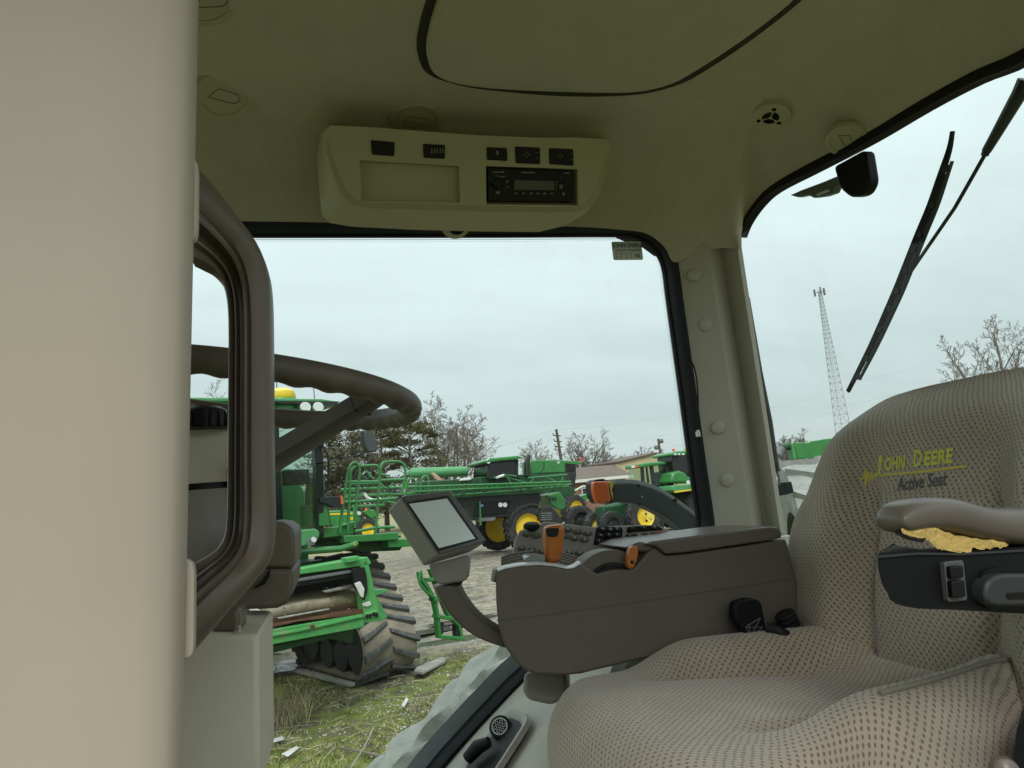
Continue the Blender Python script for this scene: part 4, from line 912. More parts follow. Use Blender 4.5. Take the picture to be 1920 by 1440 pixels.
bb = B(); bb.lathe([(.02, -.004), (.02, .004)], PY(846, 1096, yA + .02), (-.3, 0, 1), 20); obj('arm_joint', bb, M['black'], con)

# socket bin let into the fender panel
FD = V((.397, 1.5, 1.814)); FNn = V((-.61, -.02, .79)).normalized()
fq = lambda px, py, d=0.0: PP(px, py, FD, FNn) + FNn * d
bo_ = fillet([fq(a, c) for a, c in [(962,1328),(990,1338),(996,1352),(930,1455),(900,1500),(848,1490),(862,1440)]], .02, 5)
cb_ = sum(bo_, V()) / len(bo_); inn = [lerp(p, cb_, .22) for p in bo_]
bb = B(); bb.loft([[p - FNn * .004 for p in bo_], [p + FNn * .006 for p in [lerp(q, cb_, .03) for q in bo_]], [p + FNn * .006 for p in [lerp(q, cb_, .15) for q in bo_]], [p + FNn * .001 for p in inn]], cap=False); fr = obj('socket_bin', bb, M['grey_plastic'], fender_panel, ang=40)
bb = B(); bb.add([p + FNn * .0012 for p in inn], [tuple(range(len(inn)))]); obj('bin_floor', bb, M['soft_black'], fr)
sc_ = fq(945, 1371, .012); sx_, sy_ = frame_at(V((-.35, -.75, .55)), (1, 0, 0)); sn = V((-.35, -.75, .55)).normalized()
bb = B(); bb.lathe([(.022, -.03), (.022, .0), (.019, .002), (.0, .0022)], sc_, sn, 28); so_ = obj('power_socket', bb, M['soft_black'], fr)
bb = B()
bb.tube([sc_ + (sx_ * cos(2*pi*k/20) + sy_ * sin(2*pi*k/20)) * .015 + sn * .003 for k in range(20)], .0012, 5, loop=True)
for k in range(7):
    pc = sc_ + sn * .003 + ((sx_ * cos(2*pi*k/6) + sy_ * sin(2*pi*k/6)) * .009 if k < 6 else V()); bb.tube([pc + (sx_ * cos(2*pi*j/8) + sy_ * sin(2*pi*j/8)) * .0032 for j in range(8)], .0007, 4, loop=True)
obj('socket_symbol', bb, M['white'], so_)
bb = B(); bb.tube([fq(890, 1436, .02), fq(912, 1418, .025), fq(930, 1405, .02)], [.012, .014, .01], 12); obj('socket_lid', bb, M['soft_black'], fr)
# ================================================================== OUTSIDE THE CAB, ON OUR OWN TRACTOR
wp_ = thing('rear_wiper', 'black rear window wiper hanging diagonally behind the glass', 'wiper', PX(1900, 170, 1.33), w=True)
WX = 1.34; wx = lambda a, c: PX(a, c, WX)
b = B(); b.tube([wx(1925,150), wx(1912,175), wx(1862,262), wx(1849,284)], [.016, .014, .010, .009], 8); b.tube([wx(1849,284), wx(1846,292)], .0075, 8); b.tube([wx(1848,288), wx(1790,390), wx(1728,480), wx(1706,512)], .0042, 6); obj('wiper_arm', b, M['machine_black'], wp_)
bl = [(1786,246),(1780,280),(1764,330),(1745,385),(1722,440),(1700,495),(1680,545),(1660,590),(1635,645),(1610,695),(1590,734)]
bp = smooth_path([wx(a, c) for a, c in bl], 4); n_ = len(bp); b = B()
b.sweep(bp, [[(-w, -.003), (w, -.003), (w, .003), (-w, .003)] for w in [lerp(.004, .0085, sstep(0, .25, i / n_)) if i < n_ * .6 else lerp(.0085, .0045, (i / n_ - .6) / .4) for i in range(n_)]], (1, 0, 0)); blade = obj('wiper_blade', b, M['black_matt'], wp_)
off = V((0, -.0165, -.006)); b = B()
top = bp[int(n_*.16):int(n_*.93)]; b.sweep([p + off for p in top], [[(-w, -.004), (w, -.004), (w, .004), (-w, .004)] for w in [.0012 + .0045 * sin(pi * min(1, max(0, i / len(top)))) for i in range(len(top))]], (1, 0, 0))
for f in (.18, .30, .40, .46, .53, .59, .66, .74, .84, .92):
    i = int(n_ * f); b.beam(bp[i], bp[i] + off, .014, .008, up=(1, 0, 0))
obj('blade_bridge', b, M['machine_black'], wp_)
gs = thing('gas_strut', 'black gas strut behind the rear pillar outside the window', 'gas strut', PX(1450, 850, 1.27), w=True)
gx = lambda a, c: PX(a, c, 1.27)
b = B(); b.tube([gx(1400,560), gx(1424,700), gx(1442,790), gx(1454,872), gx(1457,884)], .0098, 10); obj('strut_tube', b, M['machine_black'], gs)
b = B(); b.tube([gx(1457,884), gx(1463,910)], .0038, 8); obj('strut_rod', b, M['machine_grey'], gs)
b = B(); b.prism(fillet([gx(a, c) for a, c in [(1456,907),(1470,904),(1475,925),(1460,930)]], .003), (.025, 0, 0)); obj('strut_end', b, M['black'], gs, .002)

# indicator arm over the track
ia = thing('indicator_arm', 'grey curved indicator arm carrying an orange lamp outside the side window', 'indicator lamp', PY(1230, 930, 1.9), w=True)
YI = 1.88
top_e = [(1150,901),(1160,899),(1180,898),(1205,901),(1232,910),(1258,924),(1284,942),(1312,964),(1345,995)]
bot_e = [(1150,940),(1158,942),(1178,942),(1200,946),(1222,955),(1244,966),(1264,980),(1284,998),(1300,1015)]
T3 = smooth_path([PY(a, c, YI) for a, c in top_e], 4); B3 = smooth_path([PY(a, c, YI) for a, c in bot_e], 4)
b = B(); b.loft([[bo, lerp(bo, t, .80), t + V((0, .014, .0)), t + V((0, .06, .0)), bo + V((0, .06, 0))] for t, bo in zip(T3, B3)]); am = obj('arm_shell', b, mat('weathered_grey_plastic', (.050, .056, .060), .6, spec=.4, var=(7, .2), bump=(300, .3, .001)), ia, .004, 2, ang=30)
for a, c, r_ in ((1197,911,.005),(1266,938,.006),(1199,945,.004)):
    b = B(); b.lathe([(r_, 0), (r_, .001)], PY(a, c, YI - .001), (0, -1, 0), 12); obj('arm_hole', b, M['black'], am)
b = B(); b.lathe([(.0022, 0), (.0022, .001)], PY(1204, 931, YI - .001), (0, -1, 0), 10); obj('arm_pin', b, M['chrome'], am)
b = B(); b.prism(fillet([PY(a, c, YI + .002) for a, c in [(1143,903),(1154,902),(1150,912),(1147,920),(1156,936),(1150,939),(1145,925)]], .002), (0, .04, 0)); obj('yellow_reflector', b, M['yellow_refl'], ia)
b = B(); b.prism(fillet([PY(a, c, YI - .004) for a, c in [(1111,906),(1116,899),(1133,897),(1142,904),(1148,936),(1150,944),(1122,944),(1113,930)]], .006), (0, .06, 0)); obj('lamp_back', b, M['black'], ia, .003)
b = B(); b.prism(fillet([PY(a, c, YI - .016) for a, c in [(1113,903),(1141,902),(1143,920),(1147,941),(1120,944),(1115,930),(1112,915)]], .008), (0, .025, 0)); obj('amber_lens', b, M['lens_orange'], ia, .006, 3)

# our own rubber track below the window
tk = thing('tractor_track', 'dusty grey rubber track of this tractor just below the side window', 'rubber track', (1.0, 2.1, 0))
TKY0, TKY1 = 1.92, 2.42; dc, dr_ = V((.99, 0, 1.02)), .80; ic, ir = V((-.44, 0, .42)), .40
dx, dz = ic.x - dc.x, ic.z - dc.z; dd = sqrt(dx*dx + dz*dz); base_a = atan2(dz, dx); be = math.acos((dr_ - ir) / dd)
aT, aB = base_a - be, base_a + be
path = [(dc.x + dr_ * cos(a), dc.z + dr_ * sin(a)) for a in [aB - 2*pi + (aT - aB + 2*pi) * k / 60 for k in range(61)]][::1]
path = [(dc.x + dr_ * cos(aT - (2*pi - 2*be) * (1 - k / 60)), dc.z + dr_ * sin(aT - (2*pi - 2*be) * (1 - k / 60))) for k in range(61)]
# from the bottom tangent round the rear to the top tangent, then forward to the idler
pI = [(ic.x + ir * cos(aT + (2*be) * k / 24), ic.z + ir * sin(aT + (2*be) * k / 24)) for k in range(25)]
pT = [(lerp(path[-1][0], pI[0][0], k / 30), lerp(path[-1][1], pI[0][1], k / 30)) for k in range(1, 30)]
pB = [(lerp(pI[-1][0], path[0][0], k / 30), lerp(pI[-1][1], path[0][1], k / 30)) for k in range(1, 30)]
loop_ = [V((x, 0, z)) for x, z in path + pT + pI + pB]
def belt(loop, y0, y1, th, m, name, par):
    n = len(loop); b = B(); rings = []
    for i in range(n):
        t = (loop[(i+1) % n] - loop[i-1]).normalized(); nn = V((t.z, 0, -t.x))
        rings.append((loop[i], nn, t))
    cxn = sum((r[0] for r in rings), V()) / n
    sgn = 1 if sum((r[0] - cxn).dot(r[1]) for r in rings) > 0 else -1
    R = [(p, nn * sgn, t) for p, nn, t in rings]
    b.loft([[p + V((0, y0, 0)), p + nn * th + V((0, y0 + .02, 0)), p + nn * th + V((0, y1 - .02, 0)), p + V((0, y1, 0))] for p, nn, t in R], True, False, True)
    return obj(name, b, m, par, ang=60), R
tk.location = (0, 0, 0)
def tread_belt(loop, y0, y1, pitch, par):      # one moulded belt: broad worn bars with hollows between them
    L_ = [0.0]; n = len(loop)
    for k in range(n): L_.append(L_[-1] + (loop[(k + 1) % n] - loop[k]).length)
    tot = L_[-1]; npitch = round(tot / pitch); pitch = tot / npitch; ns, nyb = 900, 30; yc, hw = (y0 + y1) / 2, (y1 - y0) / 2
    ctr = sum(loop, V()) / n; P = []; j_ = 0
    for k in range(ns):
        s_ = tot * k / ns
        while L_[j_ + 1] < s_: j_ += 1
        f = (s_ - L_[j_]) / max(1e-9, L_[j_ + 1] - L_[j_]); a_, b_ = loop[j_ % n], loop[(j_ + 1) % n]; t = (loop[(j_ + 2) % n] - loop[j_ - 1]).normalized(); nn = V((t.z, 0, -t.x))
        P.append((lerp(a_, b_, f), nn, s_))
    if sum((p - ctr).dot(nn) for p, nn, _ in P) < 0: P = [(p, -nn, s_) for p, nn, s_ in P]
    b = B(); dark = []; rows = []
    for p, nn, s_ in P:
        row = []
        for q in range(nyb + 1):
            w = -1 + 2 * q / nyb; side = 0 if w < 0 else .5
            ph = ((s_ + .17 * abs(w)) / pitch + side) % 1.0; d = min(ph, 1 - ph) * pitch
            reach = sstep(.03, .16, abs(w)) ; wob = mnoise.noise(V((s_ * 5, w * 3, 1)))
            dep = math.exp(-(d / (.034 + .016 * wob)) ** 2) * reach * (.75 + .5 * mnoise.noise(V((s_ * 2.2, w * 2, 7))))
            cen = .25 * math.exp(-(w / .05) ** 2); edge = abs(w) ** 8
            h = .055 * (1 - max(0, dep)) - .03 * edge + .020 * cos(2 * pi * ph) + .004 * mnoise.noise(V((s_ * 14, w * 6, 2)))
            row.append(p + nn * (.03 + h) + V((0, yc + w * hw, 0))); 
        rows.append((row, nn))
    vs_ = [q for r, _ in rows for q in r]; m_ = nyb + 1; fs = [(k * m_ + q, k * m_ + q + 1, ((k + 1) % ns) * m_ + q + 1, ((k + 1) % ns) * m_ + q) for k in range(ns) for q in range(nyb)]
    b.add(vs_, fs)
    inner = [(P[k][0] + V((0, y0, 0)), P[k][0] + V((0, y1, 0))) for k in range(ns)]; o_ = len(b.v); b.v += [tuple(x) for pr in inner for x in pr]
    for k in range(ns):
        k2 = (k + 1) % ns; b.f += [[k * m_, k2 * m_, o_ + 2 * k2, o_ + 2 * k], [k * m_ + nyb, o_ + 2 * k + 1, o_ + 2 * k2 + 1, k2 * m_ + nyb], [o_ + 2 * k, o_ + 2 * k2, o_ + 2 * k2 + 1, o_ + 2 * k + 1]]; b.uv += [None] * 3
    return obj('track_belt', b, M['lug_dust'], par, ang=60)
tread_belt(loop_, TKY0, TKY1, .30, tk)
b = B(); b.lathe([(.74, 0), (.74, .3), (.3, .34), (.3, .1)], (dc.x, TKY0 + .1, dc.z), (0, 1, 0), 40); obj('drive_wheel', b, M['yellow'], tk)
b = B(); b.lathe([(.38, 0), (.38, .3)], (ic.x, TKY0 + .1, ic.z), (0, 1, 0), 28); obj('idler_wheel', b, M['yellow'], tk)
b = B(); b.box((.35, 2.15, .6), (1.2, .2, .3)); obj('track_frame', b, M['green_dark'], tk, .02)

# ================================================================== TRACKED COMBINE IN FRONT
KO_, KA = (-.654, 9.59), 25
kc = Local(KO_, KA)
cm = thing('combine_harvester', 'green tracked combine harvester with open feeder house right in front of the window', 'combine harvester', (KO_[0], KO_[1], 0), radians(KA))
def tracks(par, xc, w, path2, lug_step, name='rubber_track', lugs=True, ml='lug', mb='rubber_clay'):
    n = len(path2); b = B(); Rr = []
    ctr2 = sum(path2, V()) / n
    for i in range(n):
        t = (path2[(i+1) % n] - path2[i-1]).normalized(); nn = V((0, t.z, -t.y))
        Rr.append([path2[i], nn, t])
    if sum((r[0] - ctr2).dot(r[1]) for r in Rr) < 0:
        for r in Rr: r[1] = -r[1]
    b.loft([[p + V((xc - w/2, 0, 0)), p + nn * .035 + V((xc - w/2 + .02, 0, 0)), p + nn * .045 + V((xc, 0, 0)), p + nn * .035 + V((xc + w/2 - .02, 0, 0)), p + V((xc + w/2, 0, 0)), p - nn * .02 + V((xc, 0, 0))] for p, nn, t in Rr], True, False, True)
    tr = obj(name, b, M[mb], par, ang=50)
    if lugs:
        for sd in (-1, 1):
            b = B(); hw = w / 2; x0, x1 = sd * hw * 1.0, sd * hw * .02; m_ = 8; lo, hi = [], []
            for k in range(m_ + 1):
                f = k / m_; x = lerp(x0, x1, f); yo = .055 + .17 * f ** 1.15
                wd_ = lerp(.050, .034, f); lo.append((x, yo - .15 + .0, wd_)); 
            for q in lo: pass
            rings = [[V((x, y - wd_, -.01)), V((x, y - wd_ * .72, .05)), V((x, y + wd_ * .72, .05)), V((x, y + wd_, -.01))] for x, y, wd_ in lo]
            b.loft(rings); me = mesh_from('lug', b, M[ml])
            acc = 0; nxt = .0 if sd < 0 else lug_step / 2
            for i in range(n):
                p, nn, t = Rr[i]; q = Rr[(i+1) % n][0]; sl_ = (q - p).length
                while acc + sl_ > nxt:
                    c = lerp(p, q, (nxt - acc) / sl_); nn2 = (nn + (Rr[(i+1) % n][1] - nn) * ((nxt - acc) / sl_)).normalized(); nxt += lug_step
                    o = bpy.data.objects.new('lug', me); COL.objects.link(o); o.parent = tr
                    x = V((1, 0, 0)); y = nn2.cross(x)
                    o.matrix_local = Mx.Translation(c + V((xc, 0, 0)) + nn2 * .038) @ Mx((x, y, nn2)).transposed().to_4x4()
                acc += sl_
    return tr
def hull_path(circs, n=84):         # belt round circles given as (y, z, r)
    pts = []
    for k in range(360):
        a = 2*pi*k/360; d = V((0, cos(a), sin(a))); best_ = max(circs, key=lambda c: c[0]*d.y + c[1]*d.z + c[2]); pts.append(V((0, best_[0], best_[1])) + d * best_[2])
    L_ = [0]
    for i in range(360): L_.append(L_[-1] + (pts[(i+1) % 360] - pts[i]).length)
    out = []
    for k in range(n):
        s_ = L_[-1] * k / n; j = max(i for i in range(361) if L_[i] <= s_ + 1e-9); j = min(j, 359); f = (s_ - L_[j]) / max(1e-9, L_[j+1] - L_[j]); out.append(lerp(pts[j], pts[(j+1) % 360], f))
    return out
tpath = hull_path([(.0, .40, .36), (1.55, .40, .36), (.85, 1.02, .48)])
trL = tracks(cm, 1.28, .80, tpath, .205)
tracks(cm, -1.5, .80, tpath, .205)
b = B()
for y, z, r in ((.0, .40, .33), (1.55, .40, .33), (.5, .25, .2), (.95, .25, .2), (.85, 1.02, .44)): b.lathe([(r, 0), (r, .2), (r * .5, .22), (r * .5, .52), (r, .54), (r, .6)], (1.28 - .30, y, z), (1, 0, 0), 28)
obj('track_rollers', b, M['machine_black'], cm); 
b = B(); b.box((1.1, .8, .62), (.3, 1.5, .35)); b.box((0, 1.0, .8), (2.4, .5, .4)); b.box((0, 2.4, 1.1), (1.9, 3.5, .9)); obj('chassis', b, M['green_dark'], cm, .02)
# rest of the body behind the cab
b = B(); b.prism([(-1.5, 1.35, 1.5), (.98, 1.35, 1.5), (.98, 1.35, 2.5), (.8, 1.35, 2.9), (-1.2, 1.35, 2.9), (-1.5, 1.35, 2.5)], (0, 5.2, 0)); obj('grain_tank_body', b, M['green'], cm, .05)
# cab
cz0, cz1 = kc(560, 1000, -.4).z, kc(600, 770, -.3).z
xr = kc(606, 900, -.35).x
b = B(); yf, yb_ = -.45, 1.25
cxm = xr - .97
fl = [(cxm - .97, -.10), (cxm - .8, -.40), (cxm - .4, -.58), (cxm, -.64), (cxm + .4, -.58), (cxm + .8, -.40), (cxm + .97, -.10)]
b.loft([[V((x, y, cz0)) for x, y in fl], [V((x * 1.0, y - .10, lerp(cz0, cz1, .55))) for x, y in fl], [V((x, y - .06, cz1)) for x, y in fl]], closed=False, cap=False)
b.add([(cxm + .97, -.10, cz0), (cxm + .97, 1.2, cz0), (cxm + .97, 1.2, cz1), (cxm + .97, -.16, cz1)], [(0, 1, 2, 3)]); b.add([(cxm - .97, -.10, cz0), (cxm - .97, 1.2, cz0), (cxm - .97, 1.2, cz1), (cxm - .97, -.16, cz1)], [(0, 1, 2, 3)])
cabp = obj('cab_glazing', b, M['tint_glass'], cm, ang=60)
b = B(); 
for sx_ in (-1, 1):
    b.beam((cxm + sx_ * .97, -.12, cz0 - .05), (cxm + sx_ * .97, -.22, lerp(cz0, cz1, .55)), .12, .10, up=(0, 1, 0)); b.beam((cxm + sx_ * .97, -.22, lerp(cz0, cz1, .55)), (cxm + sx_ * .97, -.16, cz1 + .02), .12, .10, up=(0, 1, 0))
    b.beam((cxm + sx_ * .97, 1.2, cz0), (cxm + sx_ * .97, 1.2, cz1), .1)
b.beam((cxm - .97, -.1, cz0 - .02), (cxm + .97, -.1, cz0 - .02), .1, .08)
obj('cab_frame', b, M['machine_black'], cm, .015)
b = B(); b.box((cxm, 1.22, lerp(cz0, cz1, .5)), (1.84, .06, cz1 - cz0)); b.prism([(cxm - .9, 1.17, cz0 + .3), (cxm + .9, 1.17, cz0 + .3), (cxm + .9, 1.17, lerp(cz0, cz1, .40)), (cxm - .9, 1.17, lerp(cz0, cz1, .46))], (0, .02, 0)); obj('cab_rear_wall', b, M['green_pale'], cm)
b = B(); b.box((cxm - .1, .5, cz0 + .30), (.6, .6, .25)); b.box((cxm - .1, .78, cz0 + .72), (.56, .16, .85)); b.box((cxm + .32, .4, cz0 + .55), (.14, .6, .14)); obj('operator_seat', b, M['machine_grey'], cm, .05)
b = B(); b.box((cxm - .2, -.1, cz0 + .12), (.5, .3, .2)); b.tube([(cxm - .2, -.1, cz0 + .1), (cxm - .2, .05, cz0 + .7)], .05); b.lathe([(.2, 0), (.22, .02), (.2, .04)], (cxm - .2, .08, cz0 + .72), (0, .5, 1), 20); obj('steering_pedestal', b, M['machine_black'], cm)
b = B(); p_ = kc(555, 895, .2); b.box(p_, (.34, .12, .2)); b.beam(p_, (cxm + .97, .2, p_.z + .05), .03); obj('cab_monitor', b, M['machine_black'], cm, .02)
rf = [(-1.05, -.75), (-.75, -.92), (.75, -.92), (1.05, -.75), (1.05, 1.3), (-1.05, 1.3)]
rz = kc(600, 752, -.9).z
b = B(); b.loft([[V((cxm + x, y, cz1)) for x, y in rf], [V((cxm + x, y - .0, cz1 + .06)) for x, y in rf], [V((cxm + x * .93, y * .95, rz - .04)) for x, y in rf], [V((cxm + x * .8, y * .8, rz)) for x, y in rf]]); rfo = obj('cab_roof', b, M['green_pale'], cm, .02)
b = B(); b.prism([(cxm + x, -.935, z) for x, z in [(.10, cz1 + .02), (.98, cz1 + .02), (.92, rz - .05), (.22, rz - .04)]], (0, .05, 0)); obj('lamp_recess', b, M['machine_black'], rfo)
for px in (574, 598):
    p_ = kc(px, 763, -.96); b = B(); b.lathe([(.06, 0), (.066, -.03), (.05, -.045)], p_, (0, -1, 0), 18); obj('work_lamp', b, M['lamp_glass'], rfo)
p_ = kc(529, 752, -.7); s_ = .0075
b = B(); b.lathe([(.19, -.12), (.19, -.02), (.17, .02)], p_, (0, 0, 1), 24); obj('receiver_base', b, M['green'], rfo)
b = B(); b.lathe([(.155, .02), (.165, .05), (.15, .11), (.09, .15), (0, .16)], p_, (0, 0, 1), 24); obj('receiver_dome', b, M['yellow'], rfo)
b = B(); b.tube([kc(519, 742, -.6), kc(519, 712, -.6)], .006, 4); b.tube([kc(590, 752, -.4), kc(588, 725, -.4)], .006, 4); obj('aerial', b, M['machine_black'], rfo)
# mirror and its bracket to the right of the cab
b = B(); b.tube(smooth_path([kc(602, 830, -.25), kc(610, 845, -.3), kc(616, 858, -.32), kc(616, 880, -.32), kc(614, 915, -.3), kc(604, 926, -.25)], 3), .018, 6); obj('hand_rail', b, M['machine_black'], cm)
b = B(); b.prism(fillet([kc(a, c, -.35) for a, c in [(600,822),(607,820),(608,834),(601,836)]], .01), (0, .1, 0)); obj('lamp_pod', b, M['machine_black'], cm)
b = B(); b.prism(fillet([kc(a, c, -.9) for a, c in [(682,806),(698,804),(704,818),(709,840),(706,847),(692,849),(687,838)]], .03), (0, .12, 0)); mi = obj('wing_mirror', b, mat('mirror_shell', (.05, .055, .06), .5), cm, .02)
b = B(); b.tube([kc(690, 806, -.85), kc(686, 780, -.8), kc(650, 766, -.5)], .022, 6); obj('mirror_arm', b, M['machine_black'], mi)
# green bonnet below the cab with headlamp
b = B(); b.prism(fillet([kc(a, c, -.75) for a, c in [(430,1005),(551,996),(592,991),(599,996),(600,1004),(592,1016),(570,1024),(552,1028),(430,1036)]], .02), (0, .55, 0)); hd = obj('cab_skirt', b, M['green_pale'], cm, .03, 3)
b = B(); b.prism(fillet([kc(a, c, -.765) for a, c in [(575,1012),(594,1003),(596,1012),(590,1022),(577,1025)]], .012), (0, .06, 0)); hl_ = obj('headlamp', b, M['machine_grey'], hd, .01)
b = B(); b.lathe([(.03, 0), (.035, -.03), (0, -.04)], kc(589, 1012, -.78), (0, -1, 0), 14); obj('lamp_lens', b, M['lamp_glass'], hl_)
b = B(); b.prism([kc(a, c, -.2) for a, c in [(597,945),(612,944),(620,985),(598,987)]], (0, .6, 0)); b.prism([kc(a, c, .2) for a, c in [(601,890),(606,892),(622,985),(598,985)]], (0, .5, 0)); obj('side_panel', b, M['green'], cm, .01)
b = B(); b.prism([kc(a, c, -.25) for a, c in [(600,932),(613,931),(632,930),(641,931),(643,945),(626,952),(612,945),(600,942)]], (0, .1, 0)); sm = obj('lamp_cluster', b, M['machine_black'], cm, .01)
b = B(); b.prism([kc(a, c, -.26) for a, c in [(638,929),(642,929),(644,944),(640,946)]], (0, .1, 0)); obj('tail_lens', b, M['lens_orange'], sm)
# platform beams
def pbox(name, q, y, d, m, par=cm, bev=.01): bb = B(); bb.prism([kc(a, c, y) for a, c in q], (0, d, 0)); return obj(name, bb, M[m], par, bev)
pbox('platform_beam', [(605,990),(662,985),(663,1002),(606,1009)], -.1, .25, 'green'); pbox('platform_beam', [(645,1005),(747,998),(748,1012),(646,1018)], -.15, .25, 'green'); pbox('platform_beam', [(728,1013),(760,1010),(780,1018),(782,1024),(729,1027)], -.1, .4, 'green')
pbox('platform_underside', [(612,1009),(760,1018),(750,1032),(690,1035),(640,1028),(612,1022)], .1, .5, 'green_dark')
b = B(); b.prism([(xr - .05, -.05, kc(650, 1003, -.1).z), (xr + 1.25, -.05, kc(740, 1010, -.1).z), (xr + 1.25, 1.1, kc(740, 1010, -.1).z), (xr - .05, 1.1, kc(650, 1003, -.1).z)], (0, 0, .03)); obj('platform_deck', b, M['green_dark'], cm)
b = B(); b.tube([kc(560, 1035, -.5), kc(638, 1029, -.4), kc(668, 1020, -.3)], .04, 8); hy = obj('lift_rod', b, M['green'], cm)
b = B(); b.prism([kc(a, c, -.36) for a, c in [(653,1021),(664,1018),(668,1022),(660,1026),(654,1025)]], (0, .05, 0)); obj('yellow_tag', b, M['yellow'], hy)
rails = [[(637,1000),(643,950),(652,890),(656,875),(664,867),(671,872),(674,884),(669,935),(665,990)], [(652,1000),(655,940),(657,890),(662,878),(668,874)], [(675,874),(705,873),(710,880),(710,890)],
         [(703,1010),(708,950),(713,885),(717,870),(726,866),(748,866),(757,872),(760,884),(757,905),(753,925)], [(652,904),(712,903)], [(657,908),(710,906)], [(713,901),(757,899)], [(646,942),(706,938)], [(711,938),(745,934)], [(640,986),(665,979)], [(665,997),(704,990),(740,988)]]
for q in rails:
    b = B(); b.tube(smooth_path([kc(a, c, -.12) for a, c in q], 4), .021, 7); obj('platform_rail', b, M['green'], cm, ang=70)
# access ladder
for q in ([(786,1072),(788,1085),(800,1100),(813,1125),(818,1150),(822,1195)], [(806,1066),(822,1110),(838,1150),(858,1172),(864,1196)]):
    b = B(); pts = [kc(a, c, -.3) for a, c in q]; b.sweep(pts, [(-.02,-.05),(.02,-.05),(.02,.05),(-.02,.05)], (0, 1, 0)); obj('ladder_side', b, M['green'], cm)
for q in ([(800,1087),(826,1086)], [(810,1124),(834,1123)], [(816,1155),(846,1160)], [(822,1193),(864,1197)]):
    b = B(); b.beam(kc(*q[0], -.3), kc(*q[1], -.3), .18, .05); obj('ladder_step', b, M['green'], cm, .008)
b = B(); b.prism([kc(a, c, -.33) for a, c in [(855,1172),(866,1171),(868,1199),(856,1201)]], (0, .1, 0)); b.prism([kc(a, c, -.33) for a, c in [(821,1168),(832,1167),(831,1188),(824,1192)]], (0, .1, 0)); obj('step_guard', b, M['machine_black'], cm)
b = B(); b.tube(smooth_path([kc(790,1070,-.35), kc(786,1090,-.35), kc(800,1110,-.35), kc(818,1122,-.35)], 3), .022, 6); obj('ladder_grip', b, M['green'], cm)
# feeder house
FY = -1.9
def fb(name, q, d, m, y=FY, bev=.008, par=None, **k): bb = B(); bb.prism([kc(a, c, y) for a, c in q], (0, d, 0)); return obj(name, bb, M[m], par or fh, bev, **k)
bb = B(); e0, e1 = kc(500, 1090, FY), kc(690, 1060, FY); 
q_top = [kc(a, c, FY + .3) for a, c in [(440,1078),(690,1044)]]; 
bb.add([kc(430,1085,FY+.2), kc(694,1046,FY+.2), kc(694,1160,FY+.2), kc(430,1225,FY+.2), V((xr-1.7, -.5, 1.42)), V((xr-.35, -.5, 1.42)), V((xr-.35, -.5, .8)), V((xr-1.7, -.5, .8))], [(0,1,5,4),(1,2,6,5),(3,7,6,2),(0,4,7,3)])
fh = obj('feeder_house', bb, M['green_dark'], cm, .01, fix=False)
fb('top_rail', [(430,1090),(690,1044),(697,1056),(690,1060),(520,1083),(430,1100)], .25, 'green_worn'); fb('top_lug', [(648,1046),(673,1042),(675,1051),(650,1056)], .12, 'green_worn', FY - .06)
fb('dark_plate', [(430,1098),(662,1062),(664,1082),(430,1122)], .05, 'blue_black', FY + .04); fb('dark_plate_lip', [(430,1106),(660,1068),(662,1074),(430,1113)], .03, 'machine_grey', FY + .01)
fb('inner_back', [(430,1110),(672,1070),(680,1165),(430,1200)], .03, 'machine_black', FY + .55)
fb('side_post', [(686,1048),(692,1060),(706,1120),(712,1148),(727,1158),(714,1164),(684,1168),(680,1120),(672,1070)], .14, 'green_worn')
fb('post_web', [(697,1106),(726,1104),(728,1110),(706,1117),(728,1157),(712,1160)], .05, 'green_pale', FY + .02)
fb('black_bracket', [(660,1066),(684,1063),(688,1080),(690,1106),(684,1126),(676,1112),(666,1102),(664,1082)], .06, 'blue_black', FY - .03); fb('bare_patch', [(665,1094),(676,1090),(684,1104),(682,1122),(676,1118)], .02, 'machine_white', FY - .045)
fb('torn_sticker', [(679,1132),(694,1127),(697,1134),(688,1138),(682,1137)], .01, 'machine_white', FY - .02)
fb('hole_plate', [(684,1150),(708,1143),(712,1156),(684,1162)], .03, 'green_worn', FY - .02)
for a, c in ((688,1156),(694,1155),(701,1152),(706,1153)): bb = B(); p_ = kc(a, c, FY - .022); bb.lathe([(.024, 0), (.024, -.004), (.016, -.004), (.016, 0)], p_, (0, -1, 0), 12); obj('plate_eyelet', bb, M['machine_black'], fh)
d0, d1 = kc(455, 1160, FY + .32), kc(668, 1118, FY + .32); ax_ = (d1 - d0).normalized(); Ld = (d1 - d0).length
bb = B(); bb.lathe([(.145, 0), (.145, Ld)], d0, ax_, 36); dm = obj('feed_drum', bb, M['drum'], fh)
for px, py in ((489,1150),(533,1141),(621,1123),(653,1117)):
    pc = kc(px, py, FY + .2); s0 = (pc - d0).dot(ax_); u_, w_ = frame_at(ax_, (0, 0, 1)); bb = B()
    for k in range(12):
        a = 2*pi*k/12 + .2; c = d0 + ax_ * s0 + (u_ * cos(a) + w_ * sin(a)) * .147; bb.lathe([(.013, 0), (.008, .012)], c, (c - d0 - ax_ * s0), 6)
    obj('drum_rivets', bb, M['steel'], dm)
fb('drum_scraper', [(604,1108),(660,1095),(664,1102),(612,1112)], .04, 'steel', FY + .1); fb('drum_scraper', [(520,1158),(618,1140),(620,1144),(524,1162)], .04, 'steel', FY + .1)
fb('rusty_sill', [(430,1186),(680,1142),(682,1152),(560,1166),(430,1196)], .4, 'rust', FY + .02); fb('bottom_rail', [(430,1194),(682,1151),(684,1176),(664,1180),(484,1214),(430,1224)], .12, 'green_worn')
